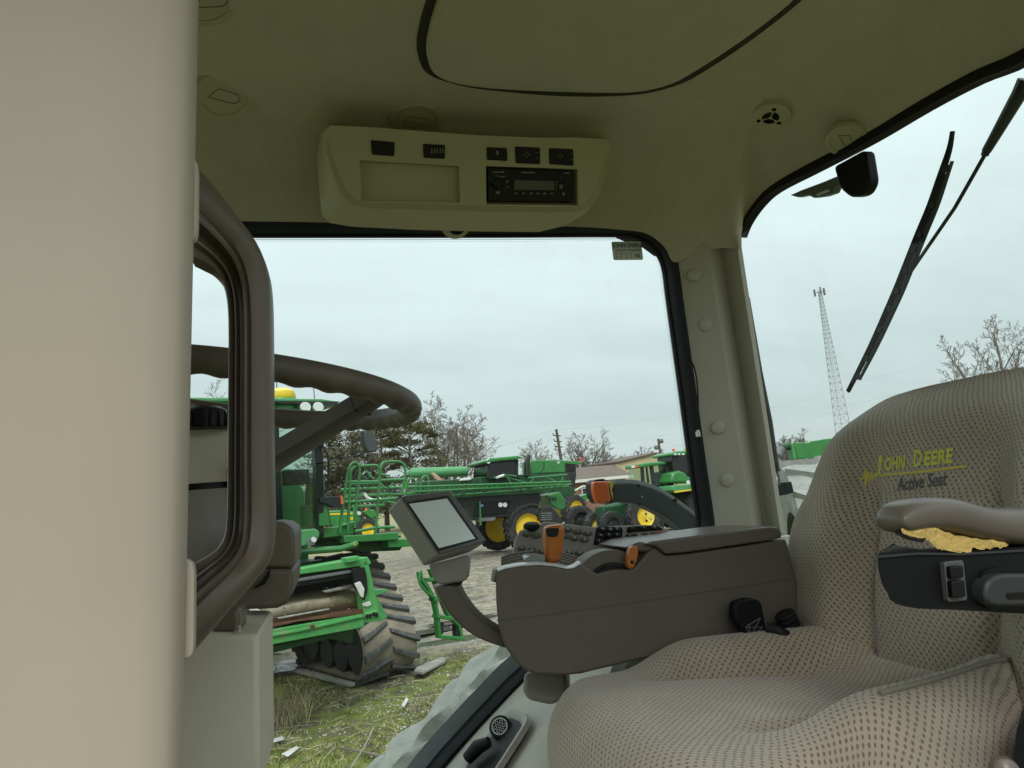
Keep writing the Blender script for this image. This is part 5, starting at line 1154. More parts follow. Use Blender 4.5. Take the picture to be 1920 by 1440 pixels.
fb('rail_lip', [(430,1202),(560,1180),(664,1156),(682,1154),(682,1158),(560,1186),(430,1209)], .03, 'green_worn', FY - .025)
fb('rail_stud', [(583,1172),(591,1171),(591,1177),(583,1178)], .03, 'rust', FY - .04)
fb('end_plate', [(448,1142),(476,1138),(492,1146),(480,1158),(481,1168),(484,1194),(470,1186),(462,1172)], .06, 'machine_white', FY - .06)
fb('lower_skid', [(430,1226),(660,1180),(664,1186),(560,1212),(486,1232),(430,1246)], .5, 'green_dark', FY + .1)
fb('pale_tube', [(430,1236),(530,1226),(528,1240),(480,1250),(430,1256)], .1, 'machine_white', FY + .9)
b = B(); b.prism(fillet([kc(a, c, -2.3) for a, c in [(470,1246),(495,1240),(508,1250),(512,1270),(508,1290),(492,1300),(470,1302)]], .04), (0, .12, 0)); obj('skid_shoe', b, M['machine_black'], cm, .02)

# ================================================================== SHARED: small machine wheels
def wheel(par, c, ax, r, w, rim_r, rim_m='yellow', lugs=22, tyre_m='rubber'):
    ax = V(ax).normalized(); b = B()
    b.lathe([(rim_r, -w*.42), (r*.80, -w*.5), (r*.93, -w*.47), (r*.96, -w*.30), (r*.96, w*.30), (r*.93, w*.47), (r*.80, w*.5), (rim_r, w*.42)], c, ax, 36, cap=False)
    u, v_ = frame_at(ax, (0, 0, 1) if abs(ax.z) < .9 else (1, 0, 0)); c = V(c)
    for k in range(lugs):
        for sd in (-1, 1):
            a = 2*pi*(k + (.5 if sd > 0 else 0))/lugs; d = u*cos(a) + v_*sin(a); a2 = a + .20; d2 = u*cos(a2) + v_*sin(a2)
            b.beam(c + d*(r*.965) + ax*sd*w*.47, c + d2*(r*.975) + ax*sd*w*.03, r*.055, r*.07, up=d)
    ty = obj('wheel', b, M[tyre_m], par, ang=40)
    b = B(); b.lathe([(rim_r*1.02, w*.44), (rim_r*.97, w*.40), (rim_r*.9, w*.2), (rim_r*.45, w*.14), (rim_r*.3, w*.2), (.01, w*.2), (.01, -w*.2), (rim_r*.3, -w*.2), (rim_r*.45, -w*.14), (rim_r*.9, -w*.2), (rim_r*.97, -w*.40), (rim_r*1.02, -w*.44)], c, ax, 32, cap=False)
    obj('rim', b, M[rim_m], ty); return ty
def qp(L_, name, q, y, d, m, par, bev=.02, rad=0, **k):
    bb = B(); pts = [L_(a, c, y) for a, c in q]
    if rad: pts = fillet(pts, rad)
    bb.prism(pts, (0, d, 0)); return obj(name, bb, M[m], par, bev, **k)

# ================================================================== SPRAYER
g0 = PZ(996, 1034, 0); SL = Local((g0.x, g0.y), 8.6)
sp = thing('crop_sprayer', 'green self propelled crop sprayer with long folded booms and dark glazed cab', 'crop sprayer', (g0.x, g0.y, 0), radians(8.6))
rW = SL(993, 944, 0).z / 2
wheel(sp, (0, .25, rW), (0, 1, 0), rW, .5, rW * .57, 'yellow', 24); wheel(sp, SL(932, 990, 3.0) * V((1, 1, 0)) + V((0, 0, rW)) if False else (SL(932, 1000, 2.6).x, 2.6, rW), (0, 1, 0), rW, .5, rW * .62, 'yellow', 24)
wheel(sp, (SL(1052, 960, 2.8).x + 1.2, 3.4, rW * .8), (0, 1, 0), rW * .8, .5, rW * .45, 'machine_black', 24)
qp(SL, 'front_frame', [(780,903),(890,896),(900,930),(780,940)], .5, 1.6, 'green_dark', sp, .05)
qp(SL, 'wheel_arch', [(953,985),(960,962),(975,949),(995,943),(1012,946),(1011,950),(995,948),(978,954),(964,966),(957,985)], -.08, .65, 'machine_black', sp, .01)
qp(SL, 'mudguard', [(1010,965),(1018,952),(1034,951),(1046,962),(1056,978),(1050,980),(1013,976)], -.2, .7, 'machine_black', sp, .02)
for k in range(4): qp(SL, 'mudguard_rib', [(1014,962+4*k),(1034,961+4*k),(1036,963+4*k),(1015,964+4*k)], -.24, .05, 'machine_grey', sp, .005)
qp(SL, 'tank_body', [(800,930),(870,928),(960,924),(1012,920),(1016,935),(1008,948),(990,945),(965,955),(955,970),(890,976),(850,974),(800,970)], .25, 2.0, 'machine_black', sp, .05)
tb_ = qp(SL, 'tank_panel', [(898,942),(960,938),(948,962),(886,968)], .2, .1, 'blue_black', sp, .01)
for a in (938.5, 947):
    b = B(); b.lathe([(.09, 0), (.09, -.03), (.05, -.05)], SL(a, 946.5, .18), (0, -1, 0), 14); obj('round_lamp', b, M['lamp_glass'], tb_)
b = B(); b.lathe([(.05, 0), (.05, -.03)], SL(904, 948, .18), (0, -1, 0), 10); obj('blue_cap', b, mat('blue_cap', (.12, .25, .5), .5), tb_)
qp(SL, 'chassis_frame', [(900,894),(1000,889),(1010,930),(900,935)], .75, 1.2, 'green_dark', sp, .03)
qp(SL, 'green_sill', [(800,929),(1020,918),(1018,924),(800,937)], .1, .3, 'green_dark', sp, .01); qp(SL, 'walkway', [(900,972),(930,970),(928,976),(902,978)], .0, .5, 'machine_grey', sp, .01); qp(SL, 'hand_rail', [(899,940),(901,940),(903,985),(900,985)], -.05, .04, 'green', sp, .0)
# cab
qp(SL, 'cab_interior', [(922,896),(922,868),(966,862),(968,893)], .75, 1.3, 'machine_black', sp, .02)
cbn = qp(SL, 'cab_glass', [(916,897),(916,880),(918,863),(968,860),(970,893)], .5, 1.75, 'dark_glass', sp, .02)
for q in ([(915,864),(919,864),(919,896),(914,896)], [(966,860),(972,860),(972,895),(968,895)], [(916,893),(970,889),(970,894),(916,898)]): qp(SL, 'cab_post', q, .47, .06, 'machine_black', cbn, .005)
b = B(); ro = [SL(a, c, .25) for a, c in [(910,864),(920,859),(940,857),(972,854),(980,857),(979,861),(940,864),(912,868)]]; b.prism(ro, (0, 2.1, 0)); rf_ = obj('cab_roof', b, M['green'], sp, .05, 3)
qp(SL, 'roof_underside', [(912,867),(940,863),(978,860),(976,864),(940,867),(914,870)], .35, 1.95, 'machine_black', rf_, .01)
for a, c in ((916,865),(974,859.5)): b = B(); b.lathe([(.085, 0), (.085, -.04), (.05, -.06)], SL(a, c, .26), (0, -1, 0), 14); obj('roof_lamp', b, M['lamp_glass'], rf_)
b = B(); b.tube([SL(989,892,.6), SL(988,868,.6), SL(992,853,.6)], [.12, .12, .07], 10); obj('exhaust_stack', b, M['machine_black'], sp)
qp(SL, 'engine_hood', [(993,864),(1010,862),(1058,862),(1061,886),(1010,888),(994,890)], 1.0, .8, 'green', sp, .04, 0); qp(SL, 'hood_rear', [(972,890),(1060,887),(1064,905),(972,905)], .7, 1.6, 'green_dark', sp)
b = B(); p0, p1 = SL(1020, 866, .58), SL(1020, 878, .58); b.beam(p0, p1, .03); b.beam(p1, SL(1012, 888, .58), .03); obj('hood_strap', b, M['machine_black'], sp)
b = B(); b.box(SL(1047, 867, .58), (.10, .02, .07)); obj('decal', b, M['machine_white'], sp)
qp(SL, 'rear_frame', [(1028,928),(1050,922),(1062,940),(1060,954),(1052,956),(1040,952),(1032,944)], .6, 1.2, 'green', sp, .04, .05)
for k in range(3): qp(SL, 'grille_slot', [(1030+5*k,932),(1033+5*k,931),(1034+5*k,938),(1031+5*k,939)], .57, .05, 'machine_black', sp, 0)
# solution tank and booms
b = B(); t0, t1 = SL(772, 887, 3.0), SL(874, 884, 3.0); b.tube([t0 + (t0 - t1) * .06, t0, t1, t1 + (t1 - t0) * .04], [.08, .21, .21, .08], 20); obj('solution_tank', b, M['green_pale'], sp, ang=50)
b = B(); b.prism([SL(a, c, 1.2) for a, c in [(808,886),(816,887),(830,899),(826,906),(815,897)]], (0, .1, 0)); obj('tan_hose', b, mat('tan_hose', (.48, .30, .2), .7), sp, .03)
qp(SL, 'white_hopper', [(866,897),(880,895),(886,898),(880,901),(862,902)], .4, .2, 'machine_white', sp, .03)
def boom(chords, y, posts, rad=.032):
    for q in chords:
        b = B(); b.tube([SL(a, c, y) for a, c in q], rad, 6); obj('boom_chord', b, M['green'], sp, ang=60)
    b = B()
    for q in posts: b.tube([SL(a, c, y) for a, c in q], rad * .62, 5)
    obj('boom_braces', b, M['green'], sp, ang=60)
za = lambda x, a, c, d, e: c + (e - c) * (x - a) / (d - a)
u1 = lambda x: za(x, 770, 913, 1071, 903); l1 = lambda x: za(x, 770, 922, 1071, 908); u2 = lambda x: za(x, 930, 895, 1064, 889); l2 = lambda x: za(x, 780, 934, 1066, 912)
boom([[(770,u1(770)),(1071,u1(1071))], [(770,l1(770)),(1071,l1(1071))]], -.35, [[(x,u1(x)),(x+9,l1(x+9))] for x in range(775, 1060, 18)] + [[(x+9,l1(x+9)),(x+18,u1(x+18))] for x in range(775, 1050, 18)])
boom([[(780,l2(780)),(1066,l2(1066))]], -.1, [[(x,l1(x)),(x+10,l2(x+10))] for x in range(800, 1050, 40)], .04)
boom([[(946,889),(952,897),(958,905)], [(953,896),(985,905)], [(1000,896),(992,908)], [(1022,893),(1045,905)], [(1056,895),(1050,908)], [(990,896),(1064,890)], [(926,896),(946,890),(968,893)]], -.2, [[(1000,896),(1022,893)]], .03)
b = B(); b.tube([SL(930,896,-.2), SL(945,891,-.2)], .05, 6); obj('white_nozzle_pipe', b, M['machine_white'], sp)
rnd_ = random.Random(5); b = B()
for k in range(70):
    x = rnd_.uniform(790, 1060); c = rnd_.uniform(u1(x), l2(x)); p = SL(x, c, rnd_.uniform(-.3, .5)); b.box(p, (rnd_.uniform(.04, .22), .06, rnd_.uniform(.03, .10)), M=Mx.Rotation(rnd_.uniform(-.6, .6), 3, 'Y'))
obj('boom_fittings', b, M['green_dark'], sp, kind='stuff')
b = B()
for k in range(26):
    x = 790 + 10.4 * k; p = SL(x, l1(x) + 1.5, -.36); b.tube([p, p - V((0, 0, .07))], .02, 5)
obj('spray_nozzles', b, M['machine_black'], sp, kind='stuff')
rc_ = random.Random(17)
for mname, pn_, cnt, rad_ in (('green', 'fold_brace', 15, .035), ('machine_black', 'hose', 16, .022), ('green_dark', 'fold_arm', 9, .05)):
    for k in range(cnt):
        x, c = rc_.uniform(655, 770), rc_.uniform(885, 950); x2, c2 = x + rc_.uniform(-28, 28), c + rc_.uniform(-22, 22); yv = rc_.uniform(-.2, 1.2)
        b = B(); mid = (x + x2) / 2 + rc_.uniform(-6, 6), (c + c2) / 2 + (9 if mname == 'machine_black' else 0)
        b.tube(smooth_path([SL(x, c, yv), SL(*mid, yv), SL(x2, c2, yv)], 4) if mname == 'machine_black' else [SL(x, c, yv), SL(x2, c2, yv)], rad_, 6); obj(pn_, b, M[mname], sp)
b = B(); b.tube(smooth_path([SL(683,925,-.1), SL(690,934,-.1), SL(702,938,-.1), SL(714,935,-.1)], 4), .055, 8); obj('white_hose', b, M['machine_white'], sp)
for q in ([(640,918),(800,912)], [(645,930),(790,925)], [(660,950),(720,947)]): b = B(); b.tube([SL(*q[0], .6), SL(*q[1], .6)], .05, 6); obj('fold_beam', b, M['green'], sp)
for q in ([(788,921),(790,900),(796,893),(803,897),(804,918)], [(760,925),(764,902),(772,897),(780,905),(778,925)]):
    b = B(); b.tube(smooth_path([SL(a, c, -.2) for a, c in q], 4), .035, 6); obj('boom_hoop', b, M['green'], sp, ang=70)

# ------------------------------------------------ combine behind the sprayer
h0 = PZ(1083, 983, 0); HL = Local((h0.x, h0.y), 8)
h2 = thing('combine_harvester', 'far green combine with black cab and red beacon behind the sprayer booms', 'combine harvester', (h0.x, h0.y, 0), radians(8))
r2 = HL(1083, 927, 0).z / 2; wheel(h2, (0, .3, r2), (.25, -1, 0), r2, .62, r2 * .58, 'yellow', 22); wheel(h2, (0, 3.0, r2), (0, 1, 0), r2, .6, r2 * .58, 'yellow', 22)
wheel(h2, (-4.2, .3, 1.0), (0, 1, 0), 1.0, .7, .55, 'yellow', 22); wheel(h2, (-4.2, 3.0, 1.0), (0, 1, 0), 1.0, .7, .55, 'yellow', 22)
qp(HL, 'black_tower', [(1061,866),(1080,868),(1081,890),(1078,915),(1062,918),(1061,900)], .9, .7, 'machine_black', h2, .05); qp(HL, 'tower_glass', [(1060,868),(1078,870),(1079,884),(1061,884)], .86, .03, 'dark_glass', h2)
qp(HL, 'roof', [(1062,863),(1088,866),(1093,864),(1092,869),(1080,871),(1062,869)], .7, .9, 'green', h2, .03)
qp(HL, 'body', [(1040,905),(1078,915),(1080,925),(1064,935),(1040,938)], .8, 1.8, 'green_dark', h2, .05); qp(HL, 'axle_beam', [(1075,935),(1105,925),(1110,933),(1100,938),(1085,945)], .9, 1.2, 'green', h2, .03)
qp(HL, 'body_side', [(980,900),(1045,895),(1050,935),(980,945)], 1.0, 1.6, 'green_dark', h2, .05)
b = B(); b.lathe([(.10, 0), (.11, .05), (.09, .22), (0, .25)], HL(1090, 865, 1.0), (0, 0, 1), 12); obj('red_beacon', b, M['red'], h2)
b = B(); b.tube([HL(1078, 920, .8), HL(1092, 912, .8), HL(1108, 912, .8)], .06, 6); obj('discharge_pipe', b, M['machine_white'], h2)

# ------------------------------------------------ small tractor seen through the combine's rails
q0 = PZ(692, 1016, 0); QL = Local((q0.x, q0.y), 10)
t3 = thing('tractor', 'green tractor with yellow hood stripe half hidden behind the platform rails', 'tractor', (q0.x, q0.y, 0), radians(10))
r3 = .78; wheel(t3, (.0, .3, r3), (0, 1, 0), r3, .45, .42, 'yellow', 20); wheel(t3, (0, 2.3, r3), (0, 1, 0), r3, .45, .42, 'yellow', 20); wheel(t3, (-3.2, .2, .95), (0, 1, 0), .95, .5, .5, 'yellow', 22); wheel(t3, (-3.2, 2.4, .95), (0, 1, 0), .95, .5, .5, 'yellow', 22)
qp(QL, 'hood', [(610,958),(650,956),(672,962),(678,972),(676,984),(640,990),(610,990)], .7, 1.0, 'green', t3, .08); qp(QL, 'hood_stripe', [(612,963),(664,961),(668,964),(612,966)], .68, .03, 'yellow', t3, 0); qp(QL, 'hood_number', [(657,969),(662,969),(662,975),(657,975)], .68, .03, 'yellow', t3, 0); qp(QL, 'white_lamp', [(669,958),(678,960),(676,967),(670,965)], .6, .3, 'machine_white', t3)
qp(QL, 'fender', [(680,958),(700,955),(705,962),(700,975),(690,968)], .3, .5, 'green', t3, .05)
b = B(); b.box((-2.2, 1.3, 1.0), (3.2, .6, .5)); b.box((-1.6, 1.3, 1.75), (2.6, .85, .5)); obj('engine_block', b, M['green_dark'], t3, .05)
qp(QL, 'red_lamp', [(684,953),(688,952),(689,957),(685,958)], .4, .1, 'lens_orange', t3)

# ------------------------------------------------ two tractors parked to the right
def tractor_a():
    g = PZ(1226, 1003, 0); TL_ = Local((g.x, g.y), 6)
    t = thing('tractor', 'older green tractor with pale yellow wheel centre parked nearest the indicator arm', 'tractor', (g.x, g.y, 0), radians(6), 'tractors parked side by side beyond the window')
    rr = TL_(1222, 935, 0).z / 2; w1 = wheel(t, (0, .3, rr), (0, 1, 0), rr, .55, rr * .5, 'yellow_pale', 22)
    b = B(); cz = rr; b.lathe([(rr*.50, 0), (rr*.5, -.05), (rr*.12, -.06), (rr*.12, -.12), (0, -.12)], (0, .10, rr), (0, 1, 0), 28); disc = obj('wheel_centre', b, M['yellow_pale'], w1)
    for k in range(6):
        a = 2*pi*k/6 + .5; b = B(); b.lathe([(.05, 0), (.05, -.02)], (cos(a)*rr*.38, .04, rr + sin(a)*rr*.38), (0, 1, 0), 10); obj('wheel_hole', b, M['black'], w1)
    wheel(t, (0, 2.0, rr), (0, 1, 0), rr, .55, rr * .5, 'yellow_pale', 22)
    xf = TL_(1146, 960, .4).x; rf2 = rr * .78; wheel(t, (xf, .5, rf2), (0, 1, 0), rf2, .45, rf2 * .5, 'machine_black', 20, 'machine_black'); wheel(t, (xf, 1.9, rf2), (0, 1, 0), rf2, .45, rf2 * .5, 'yellow_pale', 20)
    b = B(); b.box((xf * .5, 1.2, rr * .9), (abs(xf) * .9, .5, .6)); obj('engine', b, M['green_dark'], t, .05)
    b = B(); b.box((xf * .72, 1.2, rr * 1.35), (abs(xf) * .75, .8, .75)); obj('bonnet', b, M['green_dark'], t, .08)
    qp(TL_, 'cab_roof', [(1203,869),(1216,867),(1240,865),(1249,866),(1250,871),(1230,873),(1203,877)], .2, 1.45, 'green', t, .05); 
    cg = qp(TL_, 'cab_glass', [(1204,877),(1225,874),(1246,872),(1256,912),(1262,918),(1206,920)], .35, 1.2, 'tint_glass', t, .01)
    for q in ([(1202,876),(1207,876),(1210,912),(1204,912)], [(1219,874),(1225,874),(1230,912),(1224,912)], [(1246,872),(1252,872),(1266,916),(1252,916)], [(1212,876),(1214,876),(1218,905),(1215,905)]): qp(TL_, 'cab_post', q, .33, .08, 'machine_black', cg, 0)
    qp(TL_, 'cab_seat', [(1233,885),(1246,886),(1249,912),(1231,912)], .7, .4, 'machine_grey', t, .05); qp(TL_, 'front_lamp', [(1186,873),(1190,873),(1190,877),(1186,877)], .1, .1, 'lamp_glass', t, 0); qp(TL_, 'orange_lamp', [(1191,872),(1196,872),(1196,876),(1191,877)], .1, .1, 'lens_orange', t, 0)
    qp(TL_, 'fender', [(1180,935),(1200,924),(1235,922),(1262,930),(1262,936),(1235,930),(1204,932),(1186,941)], .1, .6, 'green', t, .02); qp(TL_, 'step', [(1150,945),(1176,940),(1180,975),(1165,985),(1152,970)], .9, .5, 'green_dark', t, .05)
tractor_a()
def tractor_b():
    g = PZ(1330, 990, 0); TL_ = Local((g.x, g.y), 12)
    t = thing('tractor', 'larger green tractor with yellow dome on its roof behind the older one', 'tractor', (g.x, g.y, 0), radians(12), 'tractors parked side by side beyond the window')
    wheel(t, (0, .3, 1.0), (0, 1, 0), 1.0, .6, .5, 'yellow', 22); wheel(t, (0, 2.4, 1.0), (0, 1, 0), 1.0, .6, .5, 'yellow', 22); wheel(t, (-3.0, .5, .8), (0, 1, 0), .8, .5, .42, 'yellow', 20); wheel(t, (-3.0, 2.2, .8), (0, 1, 0), .8, .5, .42, 'yellow', 20)
    qp(TL_, 'cab_roof', [(1258,850),(1268,846),(1296,844),(1310,845),(1312,850),(1280,853),(1259,855)], .0, 1.35, 'green', t, .05)
    cg = qp(TL_, 'cab_glass', [(1262,855),(1300,850),(1312,850),(1318,892),(1296,894),(1266,884)], .15, 1.1, 'dark_glass', t, .01)
    for q in ([(1262,853),(1271,853),(1273,882),(1264,884)], [(1296,850),(1300,850),(1306,893),(1301,893)]): qp(TL_, 'cab_post', q, .12, .08, 'machine_black', cg, 0)
    for a in (1266, 1273, 1281): b = B(); b.box(TL_(a, 851.5, -.05), (.11, .04, .07)); obj('roof_lamp', b, M['lamp_glass'], t)
    b = B(); b.lathe([(.12, 0), (.12, .08), (0, .14)], TL_(1288, 845, .8), (0, 0, 1), 14); obj('receiver_dome', b, M['yellow'], t); b = B(); b.lathe([(.06, 0), (.06, .1), (0, .12)], TL_(1263, 846, .8), (0, 0, 1), 10); obj('beacon', b, M['lens_orange'], t)
    qp(TL_, 'fender', [(1258,905),(1262,886),(1274,882),(1284,886),(1292,895),(1300,893),(1312,880),(1320,905)], -.1, .9, 'green', t, .08); qp(TL_, 'bonnet', [(1262,910),(1312,906),(1318,916),(1270,924),(1262,920)], -.3, 1.0, 'green_pale', t, .05); qp(TL_, 'bonnet_stripe', [(1264,921),(1316,915),(1318,917),(1266,924)], -.34, .06, 'yellow', t, 0)
    for a, c in ((1291,905),(1300,904)): b = B(); b.lathe([(.10, 0), (.10, -.04)], TL_(a, c, -.12), (0, -1, 0), 12); obj('headlamp', b, M['lamp_glass'], t)
    b = B(); b.box((-1.6, 1.3, 1.3), (3.2, .9, .7)); obj('engine', b, M['green_dark'], t, .05)
tractor_b()
# ------------------------------------------------ combine seen through the rear window
g = PZ(1530, 925, 0); g = PD(1530, 870, 42); CL = Local((g.x, g.y), -14)
c3 = thing('combine_harvester', 'bright green combine with yellow stripe seen between rear pillar and seat', 'combine harvester', (g.x, g.y, 0), radians(-14))
c3z = CL(1520, 890, 0).z
qp(CL, 'grain_tank', [(1489,829),(1515,830),(1522,827),(1545,823),(1600,818),(1600,858),(1496,860)], .0, .9, 'green', c3, .04); qp(CL, 'tank_end', [(1484,831),(1489,829),(1496,860),(1488,861)], .1, .7, 'green_pale', c3, .03)
qp(CL, 'body', [(1490,862),(1600,857),(1600,886),(1520,885),(1493,887)], .05, .9, 'green', c3, .05); qp(CL, 'yellow_stripe', [(1496,862),(1600,856),(1600,860),(1498,866)], -.02, .05, 'yellow', c3, 0)
b = B(); b.tube([CL(1484, 836, .5), CL(1468, 839, .4), CL(1460, 852, .3)], [.22, .2, .24], 10); obj('unloading_auger', b, M['green_dark'], c3)
b = B(); b.lathe([(.24, 0), (.28, .5)], CL(1466, 841, .4), (CL(1457, 856, .3) - CL(1466, 841, .4)), 12); obj('auger_spout', b, M['machine_grey'], c3)
wheel(c3, (CL(1535, 905, .2).x, .4, 1.0), (0, 1, 0), 1.0, .7, .55, 'yellow', 20); wheel(c3, (CL(1535, 905, .2).x + 4, .4, .75), (0, 1, 0), .75, .5, .4, 'yellow', 20); wheel(c3, (CL(1535, 905, .2).x, 2.6, 1.0), (0, 1, 0), 1.0, .7, .55, 'yellow', 20); wheel(c3, (CL(1535, 905, .2).x + 4, 2.6, .75), (0, 1, 0), .75, .5, .4, 'yellow', 20)
qp(CL, 'wheel_arch', [(1512,888),(1516,880),(1526,877),(1540,878),(1540,886)], -.05, .1, 'machine_black', c3, 0)
# parked pale car behind
g = PD(1473, 880, 70); AL = Local((g.x, g.y), 5)
car = thing('parked_car', 'small silver car far off behind the rear pillar', 'car', (g.x, g.y, 0), radians(5))
b = B(); b.prism([(-2.2, 0, .35), (2.2, 0, .35), (2.2, 0, .85), (1.3, 0, .95), (.7, 0, 1.45), (-.9, 0, 1.45), (-1.5, 0, .95), (-2.2, 0, .85)], (0, 1.8, 0)); obj('body', b, M['machine_white'], car, .08)
b = B(); b.prism([(-1.35, -.02, .97), (1.15, -.02, .97), (.65, -.02, 1.38), (-.85, -.02, 1.38)], (0, 1.84, 0)); obj('side_window', b, M['machine_black'], car)
for x in (-1.4, 1.4):
    for y in (.1, 1.7): b = B(); b.lathe([(.33, -.1), (.33, .1)], (x, y, .33), (0, 1, 0), 16); obj('wheel', b, M['machine_black'], car)

# lugged tyre of another machine glimpsed past the rear pillar
tg = PD(1548, 1000, 8.5); ty_ = thing('parked_tractor', 'tractor showing only its large grey lugged tyre between rear pillar and seat back', 'tractor', (tg.x, tg.y, 0), radians(-118))
tz = PD(1560, 872, 8.5).z
tw_ = wheel(ty_, (0, 0, tz / 2 + .05), (0, 1, 0), tz / 2 + .05, .75, tz * .26, 'machine_black', 17, 'dust_rubber'); 
# ================================================================== GROUND
def hgt(x, y):
    d = sqrt(x * x + (y - 8) ** 2); f = 1 - sstep(20, 60, d)
    yard = sstep(10.6, 11.8, y - .25 * (x - 1.5) * 0 + .5 * mnoise.noise(V((x * .5, y * .5, 3))))
    h = .05 * mnoise.noise(V((x * .35, y * .35, 0))) + .02 * mnoise.noise(V((x * 1.7, y * 1.7, 1)))
    ruts = yard * (.10 * mnoise.noise(V((x * .28 + y * .10, y * 1.1 - x * .18, 7))) + .075 * mnoise.noise(V((x * .7, y * 3.0 - x * .5, 9))) + .03 * mnoise.noise(V((x * 2.5, y * 6, 3))))
    fine = .012 * mnoise.noise(V((x * 6, y * 6, 2))) + .008 * mnoise.noise(V((x * 14, y * 14, 5)))
    return (h + ruts + fine * (1 - sstep(8, 30, d))) * f - .03
def axis_pts(lo, hi, f0, f1, step):
    out = [lo]; p = f0
    s = step
    left = []; q = f0
    while q > lo: left.append(q); q -= s; s *= 1.22
    out = [lo] + left[::-1]; q = f0 + step
    while q < f1: out.append(q); q += step
    s = step
    while q < hi: out.append(q); q += s; s *= 1.22
    return out + [hi]
gxs, gys = axis_pts(-700, 900, -2.0, 5.4, .06), axis_pts(-300, 900, 6.0, 21.0, .065)
b = B(); nx, ny_ = len(gxs), len(gys)
b.v = [(x, y, hgt(x, y)) for y in gys for x in gxs]
b.f = [(j * nx + i, j * nx + i + 1, (j + 1) * nx + i + 1, (j + 1) * nx + i) for j in range(ny_ - 1) for i in range(nx - 1)]; b.uv = [None] * len(b.f)
def ground_nodes(nt, p, L, vec, noise, ramp, mixc, last):
    s = nt.nodes.new('ShaderNodeSeparateXYZ'); L.new(vec, s.inputs[0])
    def mt(op, a, b=None):
        n = nt.nodes.new('ShaderNodeMath'); n.operation = op
        for i, q in enumerate((a, b)):
            if q is None: continue
            if isinstance(q, (int, float)): n.inputs[i].default_value = q
            else: L.new(q, n.inputs[i])
        return n.outputs[0]
    n1, n2, n3, n4 = noise(.9, 6, .6), noise(6, 5, .6), noise(26, 4, .6), noise(.25, 4, .55)
    yy = mt('ADD', s.outputs[1], mt('MULTIPLY', mt('SUBTRACT', n1, .5), 2.4))
    yard = mt('MULTIPLY', ramp(yy, 10.7, 11.5, 0, 1), ramp(mt('ADD', yy, mt('MULTIPLY', mt('SUBTRACT', n4, .5), 14)), 34, 42, 1, 0))
    soil = mixc(ramp(n3, .35, .65, 0, 1), (.055, .045, .034), (.155, .130, .098))
    moss = mixc(ramp(n2, .3, .7, 0, 1), (.075, .095, .018), (.20, .22, .05))
    grass = mixc(ramp(mt('ADD', mt('MULTIPLY', n1, .65), mt('MULTIPLY', n2, .35)), .46, .54, 0, 1), soil, moss)
    grass = mixc(ramp(noise(2.3, 5, .65), .56, .66, 0, .75), grass, (.26, .225, .13))
    far = mixc(ramp(n4, .4, .6, 0, 1), (.20, .185, .085), (.30, .265, .15))
    base = mixc(ramp(s.outputs[1], 16, 26, 0, 1), grass, far)
    str_ = nt.nodes.new('ShaderNodeMapping'); str_.inputs['Scale'].default_value = (.35, 1.7, 1); str_.inputs['Rotation'].default_value = (0, 0, -.15); L.new(vec, str_.inputs[0])
    wn_ = nt.nodes.new('ShaderNodeTexNoise'); wn_.inputs['Scale'].default_value = 1.0; wn_.inputs['Detail'].default_value = 5; L.new(str_.outputs[0], wn_.inputs['Vector'])
    mud = mixc(ramp(n2, .35, .65, 0, 1), (.125, .100, .072), (.31, .262, .20)); mud = mixc(ramp(noise(60, 3), .55, .7, 0, .6), mud, (.40, .36, .295)); mud = mixc(ramp(wn_.outputs[0], .36, .46, .65, 0), mud, (.085, .068, .05))
    wet = mt('MULTIPLY', ramp(wn_.outputs[0], .50, .60, 0, 1), ramp(s.outputs[1], 19, 13.5, .25, 1))
    str2 = nt.nodes.new('ShaderNodeMapping'); str2.inputs['Scale'].default_value = (1.2, 5.5, 1); str2.inputs['Rotation'].default_value = (0, 0, -.16); L.new(vec, str2.inputs[0])
    wn2 = nt.nodes.new('ShaderNodeTexNoise'); wn2.inputs['Scale'].default_value = 1.0; wn2.inputs['Detail'].default_value = 5; L.new(str2.outputs[0], wn2.inputs['Vector'])
    mud = mixc(ramp(wn2.outputs[0], .52, .66, 0, .6), mud, (.075, .06, .045))
    mud = mixc(mt('MULTIPLY', wet, .6), mud, (.105, .088, .068))
    L.new(mixc(yard, base, mud), p.inputs['Base Color'])
    wet2 = mt('MULTIPLY', wet, yard)
    L.new(ramp(wet2, .2, .9, .92, .16), p.inputs['Roughness'])
    bn = nt.nodes.new('ShaderNodeBump'); bn.inputs['Distance'].default_value = .03; L.new(mt('SUBTRACT', .7, mt('MULTIPLY', wet2, .6)), bn.inputs['Strength'])
    L.new(mt('ADD', mt('MULTIPLY', n3, .6), mt('MULTIPLY', n2, .6)), bn.inputs['Height']); L.new(bn.outputs[0], p.inputs['Normal'])
ground = struct('ground', b, mat('ground_mix', (.2, .17, .13), .9, spec=.35, extra=ground_nodes), ang=180, fix=False)
# shallow standing water in the yard
b = B(); pw = mat('puddle_water', (.10, .085, .065), .04, spec=.6)
for cx_, cy_, rx_, ry_ in ((2.05, 11.75, 1.15, .30), (1.3, 12.9, .9, .22), (2.9, 13.6, 1.2, .25)):
    pts = []
    for k in range(40):
        a = 2*pi*k/40; f = 1 + .25 * mnoise.noise(V((cos(a) * 1.7 + cx_, sin(a) * 1.7, 4))); pts.append((cx_ + rx_ * f * cos(a), cy_ + ry_ * f * sin(a), -.012))
    b.add(pts, [tuple(range(40))])
obj('puddle_water', b, pw, kind='structure', fix=False)

